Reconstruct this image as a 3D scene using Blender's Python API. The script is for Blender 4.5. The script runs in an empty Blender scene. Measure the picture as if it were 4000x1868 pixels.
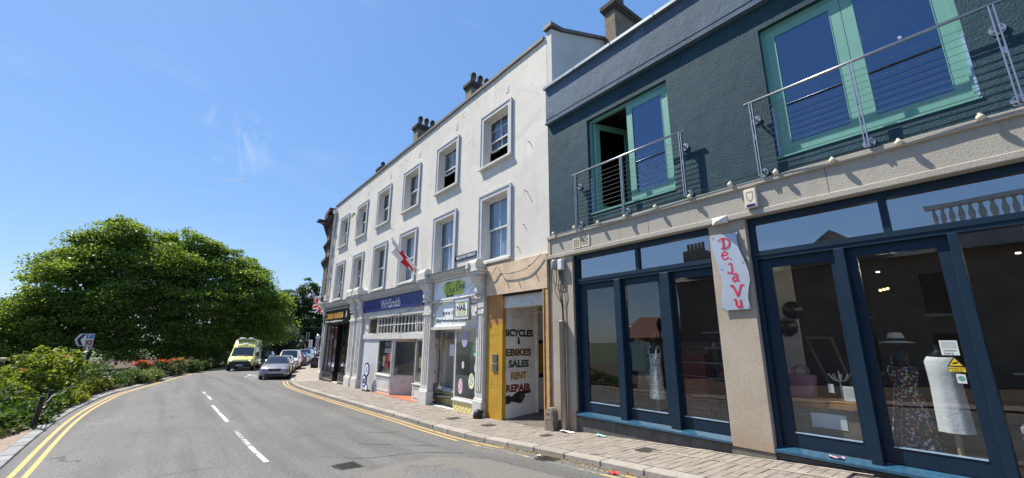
import bpy, bmesh, math, random
import numpy as np
from mathutils import Matrix, Vector
random.seed(7); RNG = np.random.default_rng(11)
SC = bpy.context.scene; COL = SC.collection
R = math.radians
# ---------------------------------------------------------------- camera
F, PITCH, ROLL, YAW = 1632.0, R(13.85), R(.274), R(38.3)
CAMZ = 2.4
cp, sp = math.cos(PITCH), math.sin(PITCH)
FW = Vector((math.sin(YAW)*cp, math.cos(YAW)*cp, sp))
r0 = Vector((math.cos(YAW), -math.sin(YAW), 0)); u0 = r0.cross(FW)
RT = math.cos(ROLL)*r0 + math.sin(ROLL)*u0; UPV = -math.sin(ROLL)*r0 + math.cos(ROLL)*u0
cam = bpy.data.cameras.new('camera'); cam_o = bpy.data.objects.new('camera', cam); COL.objects.link(cam_o)
M = Matrix((RT, UPV, -FW)).transposed().to_4x4(); M.translation = (0, 0, CAMZ); cam_o.matrix_world = M
cam.sensor_width = 36; cam.lens = 36*F/4000; cam.clip_start = .05; cam.clip_end = 20000
SC.camera = cam_o
# ---------------------------------------------------------------- sky and sun
SUN_DIR = Vector((-.20, .365, .635)).normalized()           # towards the sun
EL = math.asin(SUN_DIR.z); AZ = math.atan2(SUN_DIR.x, SUN_DIR.y)
W = bpy.data.worlds.new('World'); SC.world = W; W.use_nodes = True
nt = W.node_tree; nt.nodes.clear()
out = nt.nodes.new('ShaderNodeOutputWorld'); bg = nt.nodes.new('ShaderNodeBackground'); bg.inputs[1].default_value = .112
sky = nt.nodes.new('ShaderNodeTexSky'); sky.sky_type = 'NISHITA'; sky.sun_disc = False
sky.sun_elevation = EL; sky.sun_rotation = AZ; sky.altitude = 100; sky.air_density = 1.0; sky.dust_density = .25; sky.ozone_density = 2.2
def wn(t, **k):
    n = nt.nodes.new(t)
    for a, b in k.items(): setattr(n, a, b)
    return n
tc = wn('ShaderNodeTexCoord')
# thin cirrus over the whole sky
mp = wn('ShaderNodeMapping'); mp.inputs['Scale'].default_value = (1.5, 4.0, 5.0); mp.inputs['Rotation'].default_value = (.4, .2, .9)
nz = wn('ShaderNodeTexNoise'); nz.inputs['Scale'].default_value = 1.3; nz.inputs['Detail'].default_value = 7; nz.inputs['Roughness'].default_value = .55; nz.inputs['Distortion'].default_value = .8
nt.links.new(tc.outputs['Generated'], mp.inputs['Vector']); nt.links.new(mp.outputs[0], nz.inputs['Vector'])
cr = wn('ShaderNodeValToRGB'); cr.color_ramp.elements[0].position = .54; cr.color_ramp.elements[1].position = .85; cr.color_ramp.elements[1].color = (.3, .3, .3, 1)
nt.links.new(nz.outputs['Fac'], cr.inputs['Fac'])
mx = wn('ShaderNodeMix'); mx.data_type = 'RGBA'
nt.links.new(cr.outputs[0], mx.inputs['Factor']); mx.inputs['B'].default_value = (3.6, 4.4, 5.6, 1)
gm = wn('ShaderNodeGamma'); gm.inputs[1].default_value = .40; nt.links.new(sky.outputs[0], gm.inputs[0])
hs = wn('ShaderNodeHueSaturation'); hs.inputs['Saturation'].default_value = 1.85; hs.inputs['Value'].default_value = 2.62
nt.links.new(gm.outputs[0], hs.inputs['Color'])
tn = wn('ShaderNodeMix'); tn.data_type = 'RGBA'; tn.blend_type = 'MULTIPLY'; tn.inputs['Factor'].default_value = 1; tn.inputs['B'].default_value = (.69, .80, 1.0, 1)
nt.links.new(hs.outputs[0], tn.inputs['A']); nt.links.new(tn.outputs['Result'], mx.inputs['A'])
# one wisp of high cloud
d0 = (FW+RT*((905-2000)/F)-UPV*((560-934)/F)).normalized()
dp_ = wn('ShaderNodeVectorMath', operation='DOT_PRODUCT'); nt.links.new(tc.outputs['Generated'], dp_.inputs[0]); dp_.inputs[1].default_value = d0
mr_ = wn('ShaderNodeMapRange', interpolation_type='SMOOTHSTEP'); nt.links.new(dp_.outputs['Value'], mr_.inputs['Value']); mr_.inputs['From Min'].default_value = math.cos(R(5.0)); mr_.inputs['From Max'].default_value = math.cos(R(1.0))
m2 = wn('ShaderNodeMapping'); m2.inputs['Scale'].default_value = (26, 26, 9); m2.inputs['Rotation'].default_value = (.5, .7, .3); nt.links.new(tc.outputs['Generated'], m2.inputs['Vector'])
n2 = wn('ShaderNodeTexNoise'); n2.inputs['Scale'].default_value = .8; n2.inputs['Detail'].default_value = 6; n2.inputs['Distortion'].default_value = 1.2; nt.links.new(m2.outputs[0], n2.inputs['Vector'])
r2 = wn('ShaderNodeMapRange'); nt.links.new(n2.outputs['Fac'], r2.inputs['Value']); r2.inputs['From Min'].default_value = .5; r2.inputs['From Max'].default_value = .85; r2.inputs['To Max'].default_value = .5
k2 = wn('ShaderNodeMath', operation='MULTIPLY'); nt.links.new(mr_.outputs['Result'], k2.inputs[0]); nt.links.new(r2.outputs['Result'], k2.inputs[1])
mw = wn('ShaderNodeMix'); mw.data_type = 'RGBA'; nt.links.new(k2.outputs[0], mw.inputs['Factor']); nt.links.new(mx.outputs['Result'], mw.inputs['A']); mw.inputs['B'].default_value = (3.9, 4.5, 5.6, 1)
nt.links.new(mw.outputs['Result'], bg.inputs[0]); nt.links.new(bg.outputs[0], out.inputs[0])
sun = bpy.data.lights.new('sun', 'SUN'); sun.energy = 5.0; sun.angle = R(.53); sun.color = (1, .93, .80)
sun_o = bpy.data.objects.new('sun', sun); COL.objects.link(sun_o)
sun_o.rotation_euler = (-SUN_DIR).to_track_quat('-Z', 'Y').to_euler(); sun_o.location = (-10, 10, 40)
SC.view_settings.view_transform = 'Standard'; SC.view_settings.look = 'None'; SC.view_settings.exposure = .68; SC.view_settings.gamma = 1
SC.render.engine = 'CYCLES'; SC.render.resolution_x = 1024; SC.render.resolution_y = 478
SC.cycles.max_bounces = 8; SC.cycles.transparent_max_bounces = 16; SC.cycles.glossy_bounces = 3; SC.cycles.diffuse_bounces = 3

# ---------------------------------------------------------------- helpers
WM = {}
class MB:
    def __init__(s): s.v = []; s.f = []
    def add(s, vs, fs):
        n = len(s.v); s.v += [tuple(v) for v in vs]; s.f += [tuple(i+n for i in f) for f in fs]; return s
    def box(s, x0, x1, y0, y1, z0, z1):
        return s.add([(x0,y0,z0),(x1,y0,z0),(x1,y1,z0),(x0,y1,z0),(x0,y0,z1),(x1,y0,z1),(x1,y1,z1),(x0,y1,z1)],
                     [(0,3,2,1),(4,5,6,7),(0,1,5,4),(1,2,6,5),(2,3,7,6),(3,0,4,7)])
    def obox(s, c, h, m=None):
        c = Vector(c); vs = []
        for k in ((-1,-1,-1),(1,-1,-1),(1,1,-1),(-1,1,-1),(-1,-1,1),(1,-1,1),(1,1,1),(-1,1,1)):
            p = Vector((k[0]*h[0], k[1]*h[1], k[2]*h[2])); vs.append(c + (m @ p if m else p))
        return s.add(vs, [(0,3,2,1),(4,5,6,7),(0,1,5,4),(1,2,6,5),(2,3,7,6),(3,0,4,7)])
    def prism(s, poly, ax, a, b):
        def P(u, w, t): return (t,u,w) if ax == 'x' else ((u,t,w) if ax == 'y' else (u,w,t))
        n = len(poly)
        return s.add([P(u,w,a) for u,w in poly] + [P(u,w,b) for u,w in poly],
              [tuple(range(n-1,-1,-1)), tuple(range(n,2*n))] + [(i,(i+1)%n,n+(i+1)%n,n+i) for i in range(n)])
    def poly(s, pts): return s.add(pts, [tuple(range(len(pts)))])
    def strip(s, A, B):
        n = len(A); return s.add(list(A)+list(B), [(i,i+1,n+i+1,n+i) for i in range(n-1)])
    def tube(s, pts, r, n=8, caps=True):
        pts = [Vector(p) for p in pts]; rs = r if isinstance(r,(list,tuple)) else [r]*len(pts)
        base = len(s.v); prev = None
        for i,p in enumerate(pts):
            d = (pts[min(i+1,len(pts)-1)]-pts[max(i-1,0)]).normalized()
            a = prev if prev is not None else (Vector((0,0,1)) if abs(d.z) < .9 else Vector((1,0,0)))
            u = (a - d*a.dot(d)).normalized(); w = d.cross(u); prev = u
            for k in range(n):
                t = 2*math.pi*k/n; s.v.append(tuple(p+(u*math.cos(t)+w*math.sin(t))*rs[i]))
        for i in range(len(pts)-1):
            for k in range(n):
                a=base+i*n+k; b=base+i*n+(k+1)%n; s.f.append((a,b,b+n,a+n))
        if caps:
            s.f.append(tuple(base+k for k in range(n-1,-1,-1))); e=base+(len(pts)-1)*n; s.f.append(tuple(e+k for k in range(n)))
        return s
    def lathe(s, prof, c=(0,0,0), n=16, ax='z'):
        base=len(s.v)
        for r_,h in prof:
            for k in range(n):
                t=2*math.pi*k/n; a,b=r_*math.cos(t),r_*math.sin(t)
                p=(a,b,h) if ax=='z' else ((h,a,b) if ax=='x' else (a,h,b))
                s.v.append((c[0]+p[0],c[1]+p[1],c[2]+p[2]))
        for i in range(len(prof)-1):
            for k in range(n):
                a=base+i*n+k; b=base+i*n+(k+1)%n; s.f.append((a,b,b+n,a+n))
        s.f.append(tuple(base+k for k in range(n-1,-1,-1))); e=base+(len(prof)-1)*n; s.f.append(tuple(e+k for k in range(n)))
        return s
    def ball(s, c, r, n=12, m=8):
        rr = r if isinstance(r,(tuple,list)) else (r,r,r)
        prof=[(max(math.sin(math.pi*i/m),.001), -math.cos(math.pi*i/m)) for i in range(m+1)]
        k=len(s.v); s.lathe(prof,(0,0,0),n)
        for i in range(k,len(s.v)):
            v=s.v[i]; s.v[i]=(c[0]+v[0]*rr[0],c[1]+v[1]*rr[1],c[2]+v[2]*rr[2])
        return s
    def build(s, name, m, parent=None, smooth=False, bevel=0, norm=True):
        me=bpy.data.meshes.new(name); me.from_pydata(s.v,[],s.f); me.update()
        if norm and len(s.f) < 40000:
            b=bmesh.new(); b.from_mesh(me); bmesh.ops.recalc_face_normals(b,faces=b.faces)
            if bevel:
                bmesh.ops.bevel(b,geom=list(b.edges),offset=bevel,segments=1,affect='EDGES',clamp_overlap=True)
            b.to_mesh(me); b.free()
        if smooth: me.polygons.foreach_set('use_smooth',[True]*len(me.polygons))
        return link(name, me, m, parent)
def link(name, me, m, parent=None):
    o=bpy.data.objects.new(name,me); COL.objects.link(o)
    if m is not None:
        if len(me.materials): me.materials[0]=m
        else: me.materials.append(m)
    WM[o.name]=Matrix.Identity(4)
    if parent is not None: adopt(o,parent)
    return o
def adopt(o,parent):
    o.parent=parent; o.matrix_parent_inverse=WM[parent.name].inverted()
def tag(o,label=None,cat=None,group=None,kind=None):
    if label: o['label']=label
    if cat: o['category']=cat
    if group: o['group']=group
    if kind: o['kind']=kind
    return o
def thing(name,label,cat,loc=(0,0,0),group=None):
    o=bpy.data.objects.new(name,None); COL.objects.link(o); o.location=loc; o.empty_display_size=.3
    WM[o.name]=Matrix.Translation(loc); return tag(o,label,cat,group)
def copy_tree(o,parent=None):
    c=o.copy(); COL.objects.link(c); WM[c.name]=WM[o.name].copy()
    if parent is not None: c.parent=parent
    for ch in list(o.children): copy_tree(ch,c)
    return c
def place(o,loc,rz=0,rx=0,ry=0):
    o.location=loc; o.rotation_euler=(rx,ry,rz); return o
def share(o,loc=(0,0,0),rot=(0,0,0),sc=None,parent=None):
    c=o.copy(); COL.objects.link(c); c.location=loc; c.rotation_euler=rot
    if sc: c.scale=sc
    WM[c.name]=Matrix.Identity(4)
    if parent is not None: adopt(c,parent)
    return c
# facade text: reads along -y on a wall that faces -x
FACE_X = Matrix(((0,0,-1),(-1,0,0),(0,1,0)))
def text_mesh(body,size,align='CENTER',shear=0,bold=0,extrude=.002,sx=1,spacing=1):
    cu=bpy.data.curves.new('lettering','FONT'); cu.body=body; cu.size=size; cu.align_x=align; cu.align_y='CENTER'
    cu.shear=shear; cu.offset=bold; cu.extrude=extrude; cu.resolution_u=3; cu.space_character=spacing
    o=bpy.data.objects.new('tmp',cu); me=bpy.data.meshes.new_from_object(o); bpy.data.objects.remove(o)
    if sx!=1:
        for v in me.vertices: v.co.x*=sx
    return me
def text(name,body,size,loc,m,parent=None,rot=FACE_X,**k):
    me=text_mesh(body,size,**k); T=Matrix.Translation(loc) @ rot.to_4x4(); me.transform(T)
    return link(name,me,m,parent)
def text_fit(name,body,w,h,c,m,parent=None,rot=FACE_X,**k):
    me=text_mesh(body,.3,**k); co=np.array([v.co[:] for v in me.vertices]); lo,hi=co.min(0),co.max(0); mid=(lo+hi)/2
    for v in me.vertices: v.co.x=(v.co.x-mid[0])*w/(hi[0]-lo[0]); v.co.y=(v.co.y-mid[1])*h/(hi[1]-lo[1])
    me.transform(Matrix.Translation(c) @ rot.to_4x4()); return link(name,me,m,parent)
def smooth_poly(pts,step=.12):
    pts=[Vector(p) for p in pts]; o=[]
    for i in range(len(pts)-1):
        a=pts[max(i-1,0)]; b=pts[i]; c=pts[i+1]; d=pts[min(i+2,len(pts)-1)]
        n=max(2,int(1/step))
        for k in range(n):
            t=k/n; o.append(.5*((2*b)+(c-a)*t+(2*a-5*b+4*c-d)*t*t+(3*b-a-3*c+d)*t**3))
    o.append(pts[-1]); return o
RIB=[0]
def ribbon(mb,pts,w,x):
    """flat brush stroke on the facade plane; pts are (y,z)"""
    P=smooth_poly([(p[0],p[1],0) for p in pts],.2); A=[];B=[]; RIB[0]=(RIB[0]+1)%12; x=x-.0007*RIB[0]
    n=len(P)
    for i,p in enumerate(P):
        d=(P[min(i+1,n-1)]-P[max(i-1,0)]).normalized(); q=Vector((-d.y,d.x,0))
        ww=w(i/(n-1)) if callable(w) else w
        A.append((x,(p+q*ww/2).x,(p+q*ww/2).y)); B.append((x,(p-q*ww/2).x,(p-q*ww/2).y))
    mb.strip(A,B); return mb
# ---------------------------------------------------------------- materials
MT={}
def newmat(name):
    m=bpy.data.materials.new(name); m.use_nodes=True; n=m.node_tree; n.nodes.clear()
    o=n.nodes.new('ShaderNodeOutputMaterial'); b=n.nodes.new('ShaderNodeBsdfPrincipled'); n.links.new(b.outputs[0],o.inputs[0])
    return m,n,b,o
def node(n,t,ins=None,**k):
    x=n.nodes.new(t)
    for a,b in k.items(): setattr(x,a,b)
    if ins:
        for a,b in ins.items():
            if hasattr(b,'is_output'): n.links.new(b,x.inputs[a])
            else: x.inputs[a].default_value=b
    return x
def ramp(n,src,p0,p1,c0=(0,0,0,1),c1=(1,1,1,1)):
    r_=n.nodes.new('ShaderNodeValToRGB'); e=r_.color_ramp.elements; e[0].position=p0; e[1].position=p1
    e[0].color=c0 if len(c0)==4 else (*c0,1); e[1].color=c1 if len(c1)==4 else (*c1,1); n.links.new(src,r_.inputs[0]); return r_.outputs[0]
def mixc(n,f,a,b,blend='MIX'):
    x=n.nodes.new('ShaderNodeMix'); x.data_type='RGBA'; x.blend_type=blend; x.clamp_result=False
    for k,v in (('Factor',f),('A',a),('B',b)):
        if hasattr(v,'is_output'): n.links.new(v,x.inputs[k])
        elif k=='Factor': x.inputs[k].default_value=v
        else: x.inputs[k].default_value=(*v,1) if len(v)==3 else v
    return x.outputs['Result']
def coords(n,kind='Object'): return n.nodes.new('ShaderNodeTexCoord').outputs[kind]
def noise(n,v,scale,detail=4,rough=.55,dist=0):
    return node(n,'ShaderNodeTexNoise',{'Vector':v,'Scale':scale,'Detail':detail,'Roughness':rough,'Distortion':dist}).outputs['Fac']
def bumpn(n,b,h,strength,dist=.02):
    x=node(n,'ShaderNodeBump',{'Height':h,'Strength':strength,'Distance':dist}); n.links.new(x.outputs[0],b.inputs['Normal']); return x
def pbr(name,col,rough=.6,metal=0,var=.12,scale=6,bump=0,bscale=60,bdist=.01,spec=.5,gloss=0,rand=0,emit=0,dirt=0):
    if name in MT: return MT[name]
    m,n,b,o=newmat(name); v=coords(n)
    c=tuple(col)
    f=noise(n,v,scale,5)
    lo=tuple(max(0,x*(1-var)) for x in c); hi=tuple(min(1,x*(1+var)) for x in c)
    cc=ramp(n,f,.3,.7,lo,hi)
    if rand:
        oi=node(n,'ShaderNodeObjectInfo'); rr=ramp(n,oi.outputs['Random'],0,1,(1-rand,)*3,(1+rand,)*3); cc=mixc(n,1,cc,rr,'MULTIPLY')
    if dirt:
        d=ramp(n,noise(n,v,scale*.35,8,.7),.52,.75); cc=mixc(n,node(n,'ShaderNodeMath',{0:d,1:dirt},operation='MULTIPLY').outputs[0],cc,(.07,.06,.05))
    n.links.new(cc,b.inputs['Base Color'])
    b.inputs['Roughness'].default_value=rough; b.inputs['Metallic'].default_value=metal; b.inputs['Specular IOR Level'].default_value=spec
    b.inputs['Coat Weight'].default_value=gloss; b.inputs['Coat Roughness'].default_value=.05
    if bump: bumpn(n,b,noise(n,v,bscale,3),bump,bdist)
    if emit: n.links.new(cc,b.inputs['Emission Color']); b.inputs['Emission Strength'].default_value=emit
    MT[name]=m; return m
def glass(name,tint=(.75,.8,.8),r0=.08,wave=.05,gloss=(.95,.97,1)):
    """thin pane: transparent with a two-sided Schlick reflection"""
    if name in MT: return MT[name]
    m,n,b,o=newmat(name); n.nodes.remove(b)
    ge=node(n,'ShaderNodeNewGeometry'); dt=node(n,'ShaderNodeVectorMath',{0:ge.outputs['Normal'],1:ge.outputs['Incoming']},operation='DOT_PRODUCT').outputs['Value']
    c=node(n,'ShaderNodeMath',{0:1.0,1:node(n,'ShaderNodeMath',{0:dt},operation='ABSOLUTE').outputs[0]},operation='SUBTRACT').outputs[0]
    p=node(n,'ShaderNodeMath',{0:c,1:5.0},operation='POWER').outputs[0]; fr=node(n,'ShaderNodeMath',{0:p,1:1-r0,2:r0},operation='MULTIPLY_ADD').outputs[0]
    tr=node(n,'ShaderNodeBsdfTransparent',{'Color':(*tint,1)}); gl=node(n,'ShaderNodeBsdfGlossy',{'Roughness':.008,'Color':(*gloss,1)})
    v=coords(n); bp=node(n,'ShaderNodeBump',{'Height':noise(n,v,1.1,1),'Strength':wave,'Distance':.03}); n.links.new(bp.outputs[0],gl.inputs['Normal'])
    mxs=node(n,'ShaderNodeMixShader'); n.links.new(fr,mxs.inputs[0]); n.links.new(tr.outputs[0],mxs.inputs[1]); n.links.new(gl.outputs[0],mxs.inputs[2])
    n.links.new(mxs.outputs[0],o.inputs[0]); MT[name]=m; return m
def leafmat(name,c0,c1,trans=.35,rough=.45,spec=.25):
    if name in MT: return MT[name]
    m,n,b,o=newmat(name); g=node(n,'ShaderNodeNewGeometry')
    cc=ramp(n,g.outputs['Random Per Island'],0,1,c0,c1); cc=mixc(n,1,cc,ramp(n,noise(n,g.outputs['Position'],.55,3),.35,.65,(.78,.8,.8),(1.2,1.18,1.1)),'MULTIPLY'); n.links.new(cc,b.inputs['Base Color']); b.inputs['Roughness'].default_value=rough; b.inputs['Specular IOR Level'].default_value=spec
    t=node(n,'ShaderNodeBsdfTranslucent'); tcol=mixc(n,1,cc,(1.3,1.35,.5),'MULTIPLY'); n.links.new(tcol,t.inputs['Color'])
    mxs=node(n,'ShaderNodeMixShader',{0:trans}); n.links.new(b.outputs[0],mxs.inputs[1]); n.links.new(t.outputs[0],mxs.inputs[2]); n.links.new(mxs.outputs[0],o.inputs[0])
    MT[name]=m; return m
def lampmat(name,col,s):
    if name in MT: return MT[name]
    m,n,b,o=newmat(name); b.inputs['Base Color'].default_value=(*col,1); b.inputs['Emission Color'].default_value=(*col,1); b.inputs['Emission Strength'].default_value=s
    MT[name]=m; return m
# ---------------------------------------------------------------- special surface materials
def make_asphalt():
    m,n,b,o=newmat('asphalt'); v=coords(n)
    fine=noise(n,v,55,3,.7); ag=node(n,'ShaderNodeTexVoronoi',{'Vector':v,'Scale':70.0}).outputs['Color']
    agv=node(n,'ShaderNodeSeparateColor',{0:ag}).outputs[0]
    base=ramp(n,agv,0,1,(.068,.068,.069),(.20,.198,.192))
    big=noise(n,v,.35,5,.6); base=mixc(n,ramp(n,big,.35,.7),base,mixc(n,1,base,(1.2,1.2,1.19),'MULTIPLY'))
    st=node(n,'ShaderNodeMapping',{'Vector':v,'Scale':(1.6,.07,1)}); tr=noise(n,st.outputs[0],1.0,3)
    base=mixc(n,ramp(n,tr,.46,.66),base,mixc(n,1,base,(.72,.72,.73),'MULTIPLY')); base=mixc(n,ramp(n,noise(n,node(n,'ShaderNodeMapping',{'Vector':v,'Scale':(.8,.22,1)}).outputs[0],.9,6,.65),.52,.7),base,mixc(n,1,base,(1.16,1.15,1.13),'MULTIPLY'))
    pits=ramp(n,node(n,'ShaderNodeTexVoronoi',{'Vector':v,'Scale':16.0}).outputs['Distance'],.10,.24,(1,1,1),(0,0,0)); base=mixc(n,node(n,'ShaderNodeMath',{0:pits,1:ramp(n,noise(n,v,1.4,3),.42,.62)},operation='MULTIPLY').outputs[0],base,mixc(n,1,base,(.55,.55,.55),'MULTIPLY'))
    # meandering cracks, only in places
    dm=node(n,'ShaderNodeMapping',{'Vector':v,'Scale':(.55,.42,.5)})
    dn=node(n,'ShaderNodeTexNoise',{'Vector':v,'Scale':1.7,'Detail':5.0}); vv=node(n,'ShaderNodeVectorMath',{0:dm.outputs[0],1:node(n,'ShaderNodeVectorMath',{0:dn.outputs['Color'],'Scale':.35},operation='SCALE').outputs[0]},operation='ADD')
    vo=node(n,'ShaderNodeTexVoronoi',{'Vector':vv.outputs[0],'Scale':.62},feature='DISTANCE_TO_EDGE').outputs['Distance']
    crack=ramp(n,vo,.003,.009,(1,1,1),(0,0,0)); msk=ramp(n,noise(n,v,.5,2),.56,.64)
    ck=node(n,'ShaderNodeMath',{0:crack,1:msk},operation='MULTIPLY').outputs[0]
    base=mixc(n,node(n,'ShaderNodeMath',{0:ck,1:.55},operation='MULTIPLY').outputs[0],base,(.02,.02,.02))
    spots=ramp(n,noise(n,v,3.1,2),.7,.74); base=mixc(n,node(n,'ShaderNodeMath',{0:spots,1:.35},operation='MULTIPLY').outputs[0],base,(.04,.04,.04))
    n.links.new(base,b.inputs['Base Color']); b.inputs['Roughness'].default_value=.72; b.inputs['Specular IOR Level'].default_value=.45
    h=node(n,'ShaderNodeMath',{0:agv,1:node(n,'ShaderNodeMath',{0:ck,1:-3.0},operation='MULTIPLY').outputs[0]},operation='ADD').outputs[0]
    bumpn(n,b,h,.9,.012); MT['asphalt']=m; return m
make_asphalt()
def paintline(name,col,wear=.5):
    m,n,b,o=newmat(name); v=coords(n)
    f=noise(n,v,9,7,.75); g=noise(n,v,.9,3); s=node(n,'ShaderNodeMath',{0:f,1:g},operation='ADD').outputs[0]
    w=ramp(n,s,1.36-.42*wear,1.44-.42*wear); ag=node(n,'ShaderNodeTexVoronoi',{'Vector':v,'Scale':70.0}).outputs['Color']; agv=node(n,'ShaderNodeSeparateColor',{0:ag}).outputs[0]
    c=mixc(n,w,mixc(n,.25,col,ramp(n,agv,0,1,tuple(x*.5 for x in col),col)),(.17,.17,.16))
    n.links.new(c,b.inputs['Base Color']); b.inputs['Roughness'].default_value=.7; bumpn(n,b,agv,.4,.006); MT[name]=m; return m
paintline('yellow_line',(.56,.375,.125),.79); paintline('yellow_line_worn',(.52,.37,.16),.95); paintline('white_line',(.62,.61,.58),.86); paintline('white_line_worn',(.75,.75,.72),.9)
def make_plaster(name,col,streak,crackc,bstr,bdist,scale=22,crack=True,lump=.5,patch_=.93,stain=None):
    m,n,b,o=newmat(name); v=coords(n)
    f=noise(n,v,1.3,6,.6); c=ramp(n,f,.3,.75,tuple(x*.92 for x in col),col)
    mp=node(n,'ShaderNodeMapping',{'Vector':v,'Scale':(2.2,2.2,.16)}); s=ramp(n,noise(n,mp.outputs[0],1.6,6,.7),.55,.85)
    c=mixc(n,node(n,'ShaderNodeMath',{0:s,1:.62},operation='MULTIPLY').outputs[0],c,streak)
    pv=node(n,'ShaderNodeTexVoronoi',{'Vector':node(n,'ShaderNodeVectorMath',{0:v,1:node(n,'ShaderNodeVectorMath',{0:node(n,'ShaderNodeTexNoise',{'Vector':v,'Scale':.9,'Detail':4.0}).outputs['Color'],'Scale':1.6},operation='SCALE').outputs[0]},operation='ADD').outputs[0],'Scale':.6}).outputs['Color']; c=mixc(n,1,c,ramp(n,node(n,'ShaderNodeSeparateColor',{0:pv}).outputs[0],0,1,(patch_,)*3,(1.03,)*3),'MULTIPLY')
    if stain:
        sz=node(n,'ShaderNodeSeparateXYZ',{0:v}).outputs[2]; tp=ramp(n,node(n,'ShaderNodeMapRange',{'Value':sz,'From Min':stain[0],'From Max':stain[1]}).outputs[0],0,1); dr=ramp(n,noise(n,node(n,'ShaderNodeMapping',{'Vector':v,'Scale':(3,3,.5)}).outputs[0],1.3,7,.7),.42,.68)
        c=mixc(n,node(n,'ShaderNodeMath',{0:tp,1:node(n,'ShaderNodeMath',{0:dr,1:.6},operation='MULTIPLY').outputs[0]},operation='MULTIPLY').outputs[0],c,streak)
    h=noise(n,v,scale,5,.6)
    hl=noise(n,v,2.4,3); hh=node(n,'ShaderNodeMath',{0:node(n,'ShaderNodeMath',{0:hl,1:lump*4},operation='MULTIPLY').outputs[0],1:h},operation='ADD').outputs[0]
    if crack:
        dn=node(n,'ShaderNodeTexNoise',{'Vector':v,'Scale':1.2,'Detail':4.0}); vv=node(n,'ShaderNodeVectorMath',{0:v,1:node(n,'ShaderNodeVectorMath',{0:dn.outputs['Color'],'Scale':1.3},operation='SCALE').outputs[0]},operation='ADD')
        vo=node(n,'ShaderNodeTexVoronoi',{'Vector':vv.outputs[0],'Scale':.42},feature='DISTANCE_TO_EDGE').outputs['Distance']
        ck=node(n,'ShaderNodeMath',{0:ramp(n,vo,.004,.011,(1,1,1),(0,0,0)),1:ramp(n,noise(n,v,.55,2),.5,.6)},operation='MULTIPLY').outputs[0]
        c=mixc(n,node(n,'ShaderNodeMath',{0:ck,1:.32},operation='MULTIPLY').outputs[0],c,crackc)
        hh=node(n,'ShaderNodeMath',{0:hh,1:node(n,'ShaderNodeMath',{0:ck,1:-.7},operation='MULTIPLY').outputs[0]},operation='ADD').outputs[0]
    n.links.new(c,b.inputs['Base Color']); b.inputs['Roughness'].default_value=.75; b.inputs['Specular IOR Level'].default_value=.3
    bumpn(n,b,hh,bstr,bdist); MT[name]=m; return m
make_plaster('white_plaster',(.72,.685,.625),(.42,.395,.35),(.22,.2,.18),.34,.012,patch_=.92,stain=(11.2,12.4))
make_plaster('grey_render',(.62,.60,.57),(.5,.48,.45),(.3,.3,.28),.3,.008,crack=False)
make_plaster('teal_stucco',(.021,.068,.096),(.05,.108,.135),(.02,.03,.03),.8,.018,scale=30,crack=False,lump=.35,patch_=.66)
make_plaster('blue_stucco',(.10,.155,.235),(.16,.215,.29),(.02,.03,.03),.8,.018,scale=30,crack=False,lump=.35,patch_=.66)
make_plaster('stone_beam',(.41,.385,.335),(.22,.20,.17),(.2,.2,.18),.7,.012,scale=45,crack=False,lump=.1)
def make_pebble():
    m,n,b,o=newmat('pebble_render'); v=coords(n)
    vo=node(n,'ShaderNodeTexVoronoi',{'Vector':v,'Scale':95.0}); r_=node(n,'ShaderNodeSeparateColor',{0:vo.outputs['Color']}).outputs[0]
    c=ramp(n,r_,0,1,(.34,.295,.24),(.49,.435,.36)); c=mixc(n,ramp(n,noise(n,v,1.1,4),.4,.7),c,mixc(n,1,c,(.86,.82,.78),'MULTIPLY'))
    sz=node(n,'ShaderNodeSeparateXYZ',{0:v}).outputs[2]; gr=ramp(n,sz,.55,1.6,(1,1,1),(0,0,0)); gg=node(n,'ShaderNodeMath',{0:gr,1:noise(n,v,3,4)},operation='MULTIPLY').outputs[0]
    c=mixc(n,gg,c,(.33,.2,.11)); n.links.new(c,b.inputs['Base Color']); b.inputs['Roughness'].default_value=.8
    bumpn(n,b,node(n,'ShaderNodeMath',{0:vo.outputs['Distance'],1:noise(n,v,120,2)},operation='ADD').outputs[0],.35,.006); MT['pebble_render']=m
make_pebble()
P_PAVER=pbr('paver',(.25,.222,.192),.85,var=.18,scale=14,bump=.5,bscale=80,rand=.12,dirt=.4)
P_JOINT=pbr('joint_sand',(.15,.13,.11),.95,var=.3,scale=20,bump=.5)
P_KERB=pbr('kerb_concrete',(.30,.275,.245),.85,var=.15,scale=12,bump=.5,bscale=120,rand=.14,dirt=.45)
P_SETT=pbr('granite_sett',(.24,.245,.25),.75,var=.2,scale=12,bump=.5,bscale=70,rand=.15,dirt=.3)
P_PATH=pbr('path_surface',(.27,.205,.165),.9,var=.2,scale=9,bump=.5,bscale=60,dirt=.3)
P_SOIL=pbr('soil',(.085,.06,.038),.95,var=.35,scale=7,bump=.8,bscale=30,bdist=.04)
P_GRASS=pbr('far_grass',(.07,.105,.035),.95,var=.4,scale=.6,bump=.6,bscale=12,bdist=.1)
P_FARPAVE=pbr('far_paving',(.30,.26,.23),.9,var=.12,scale=4,bump=.4,bscale=14,dirt=.25)
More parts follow.
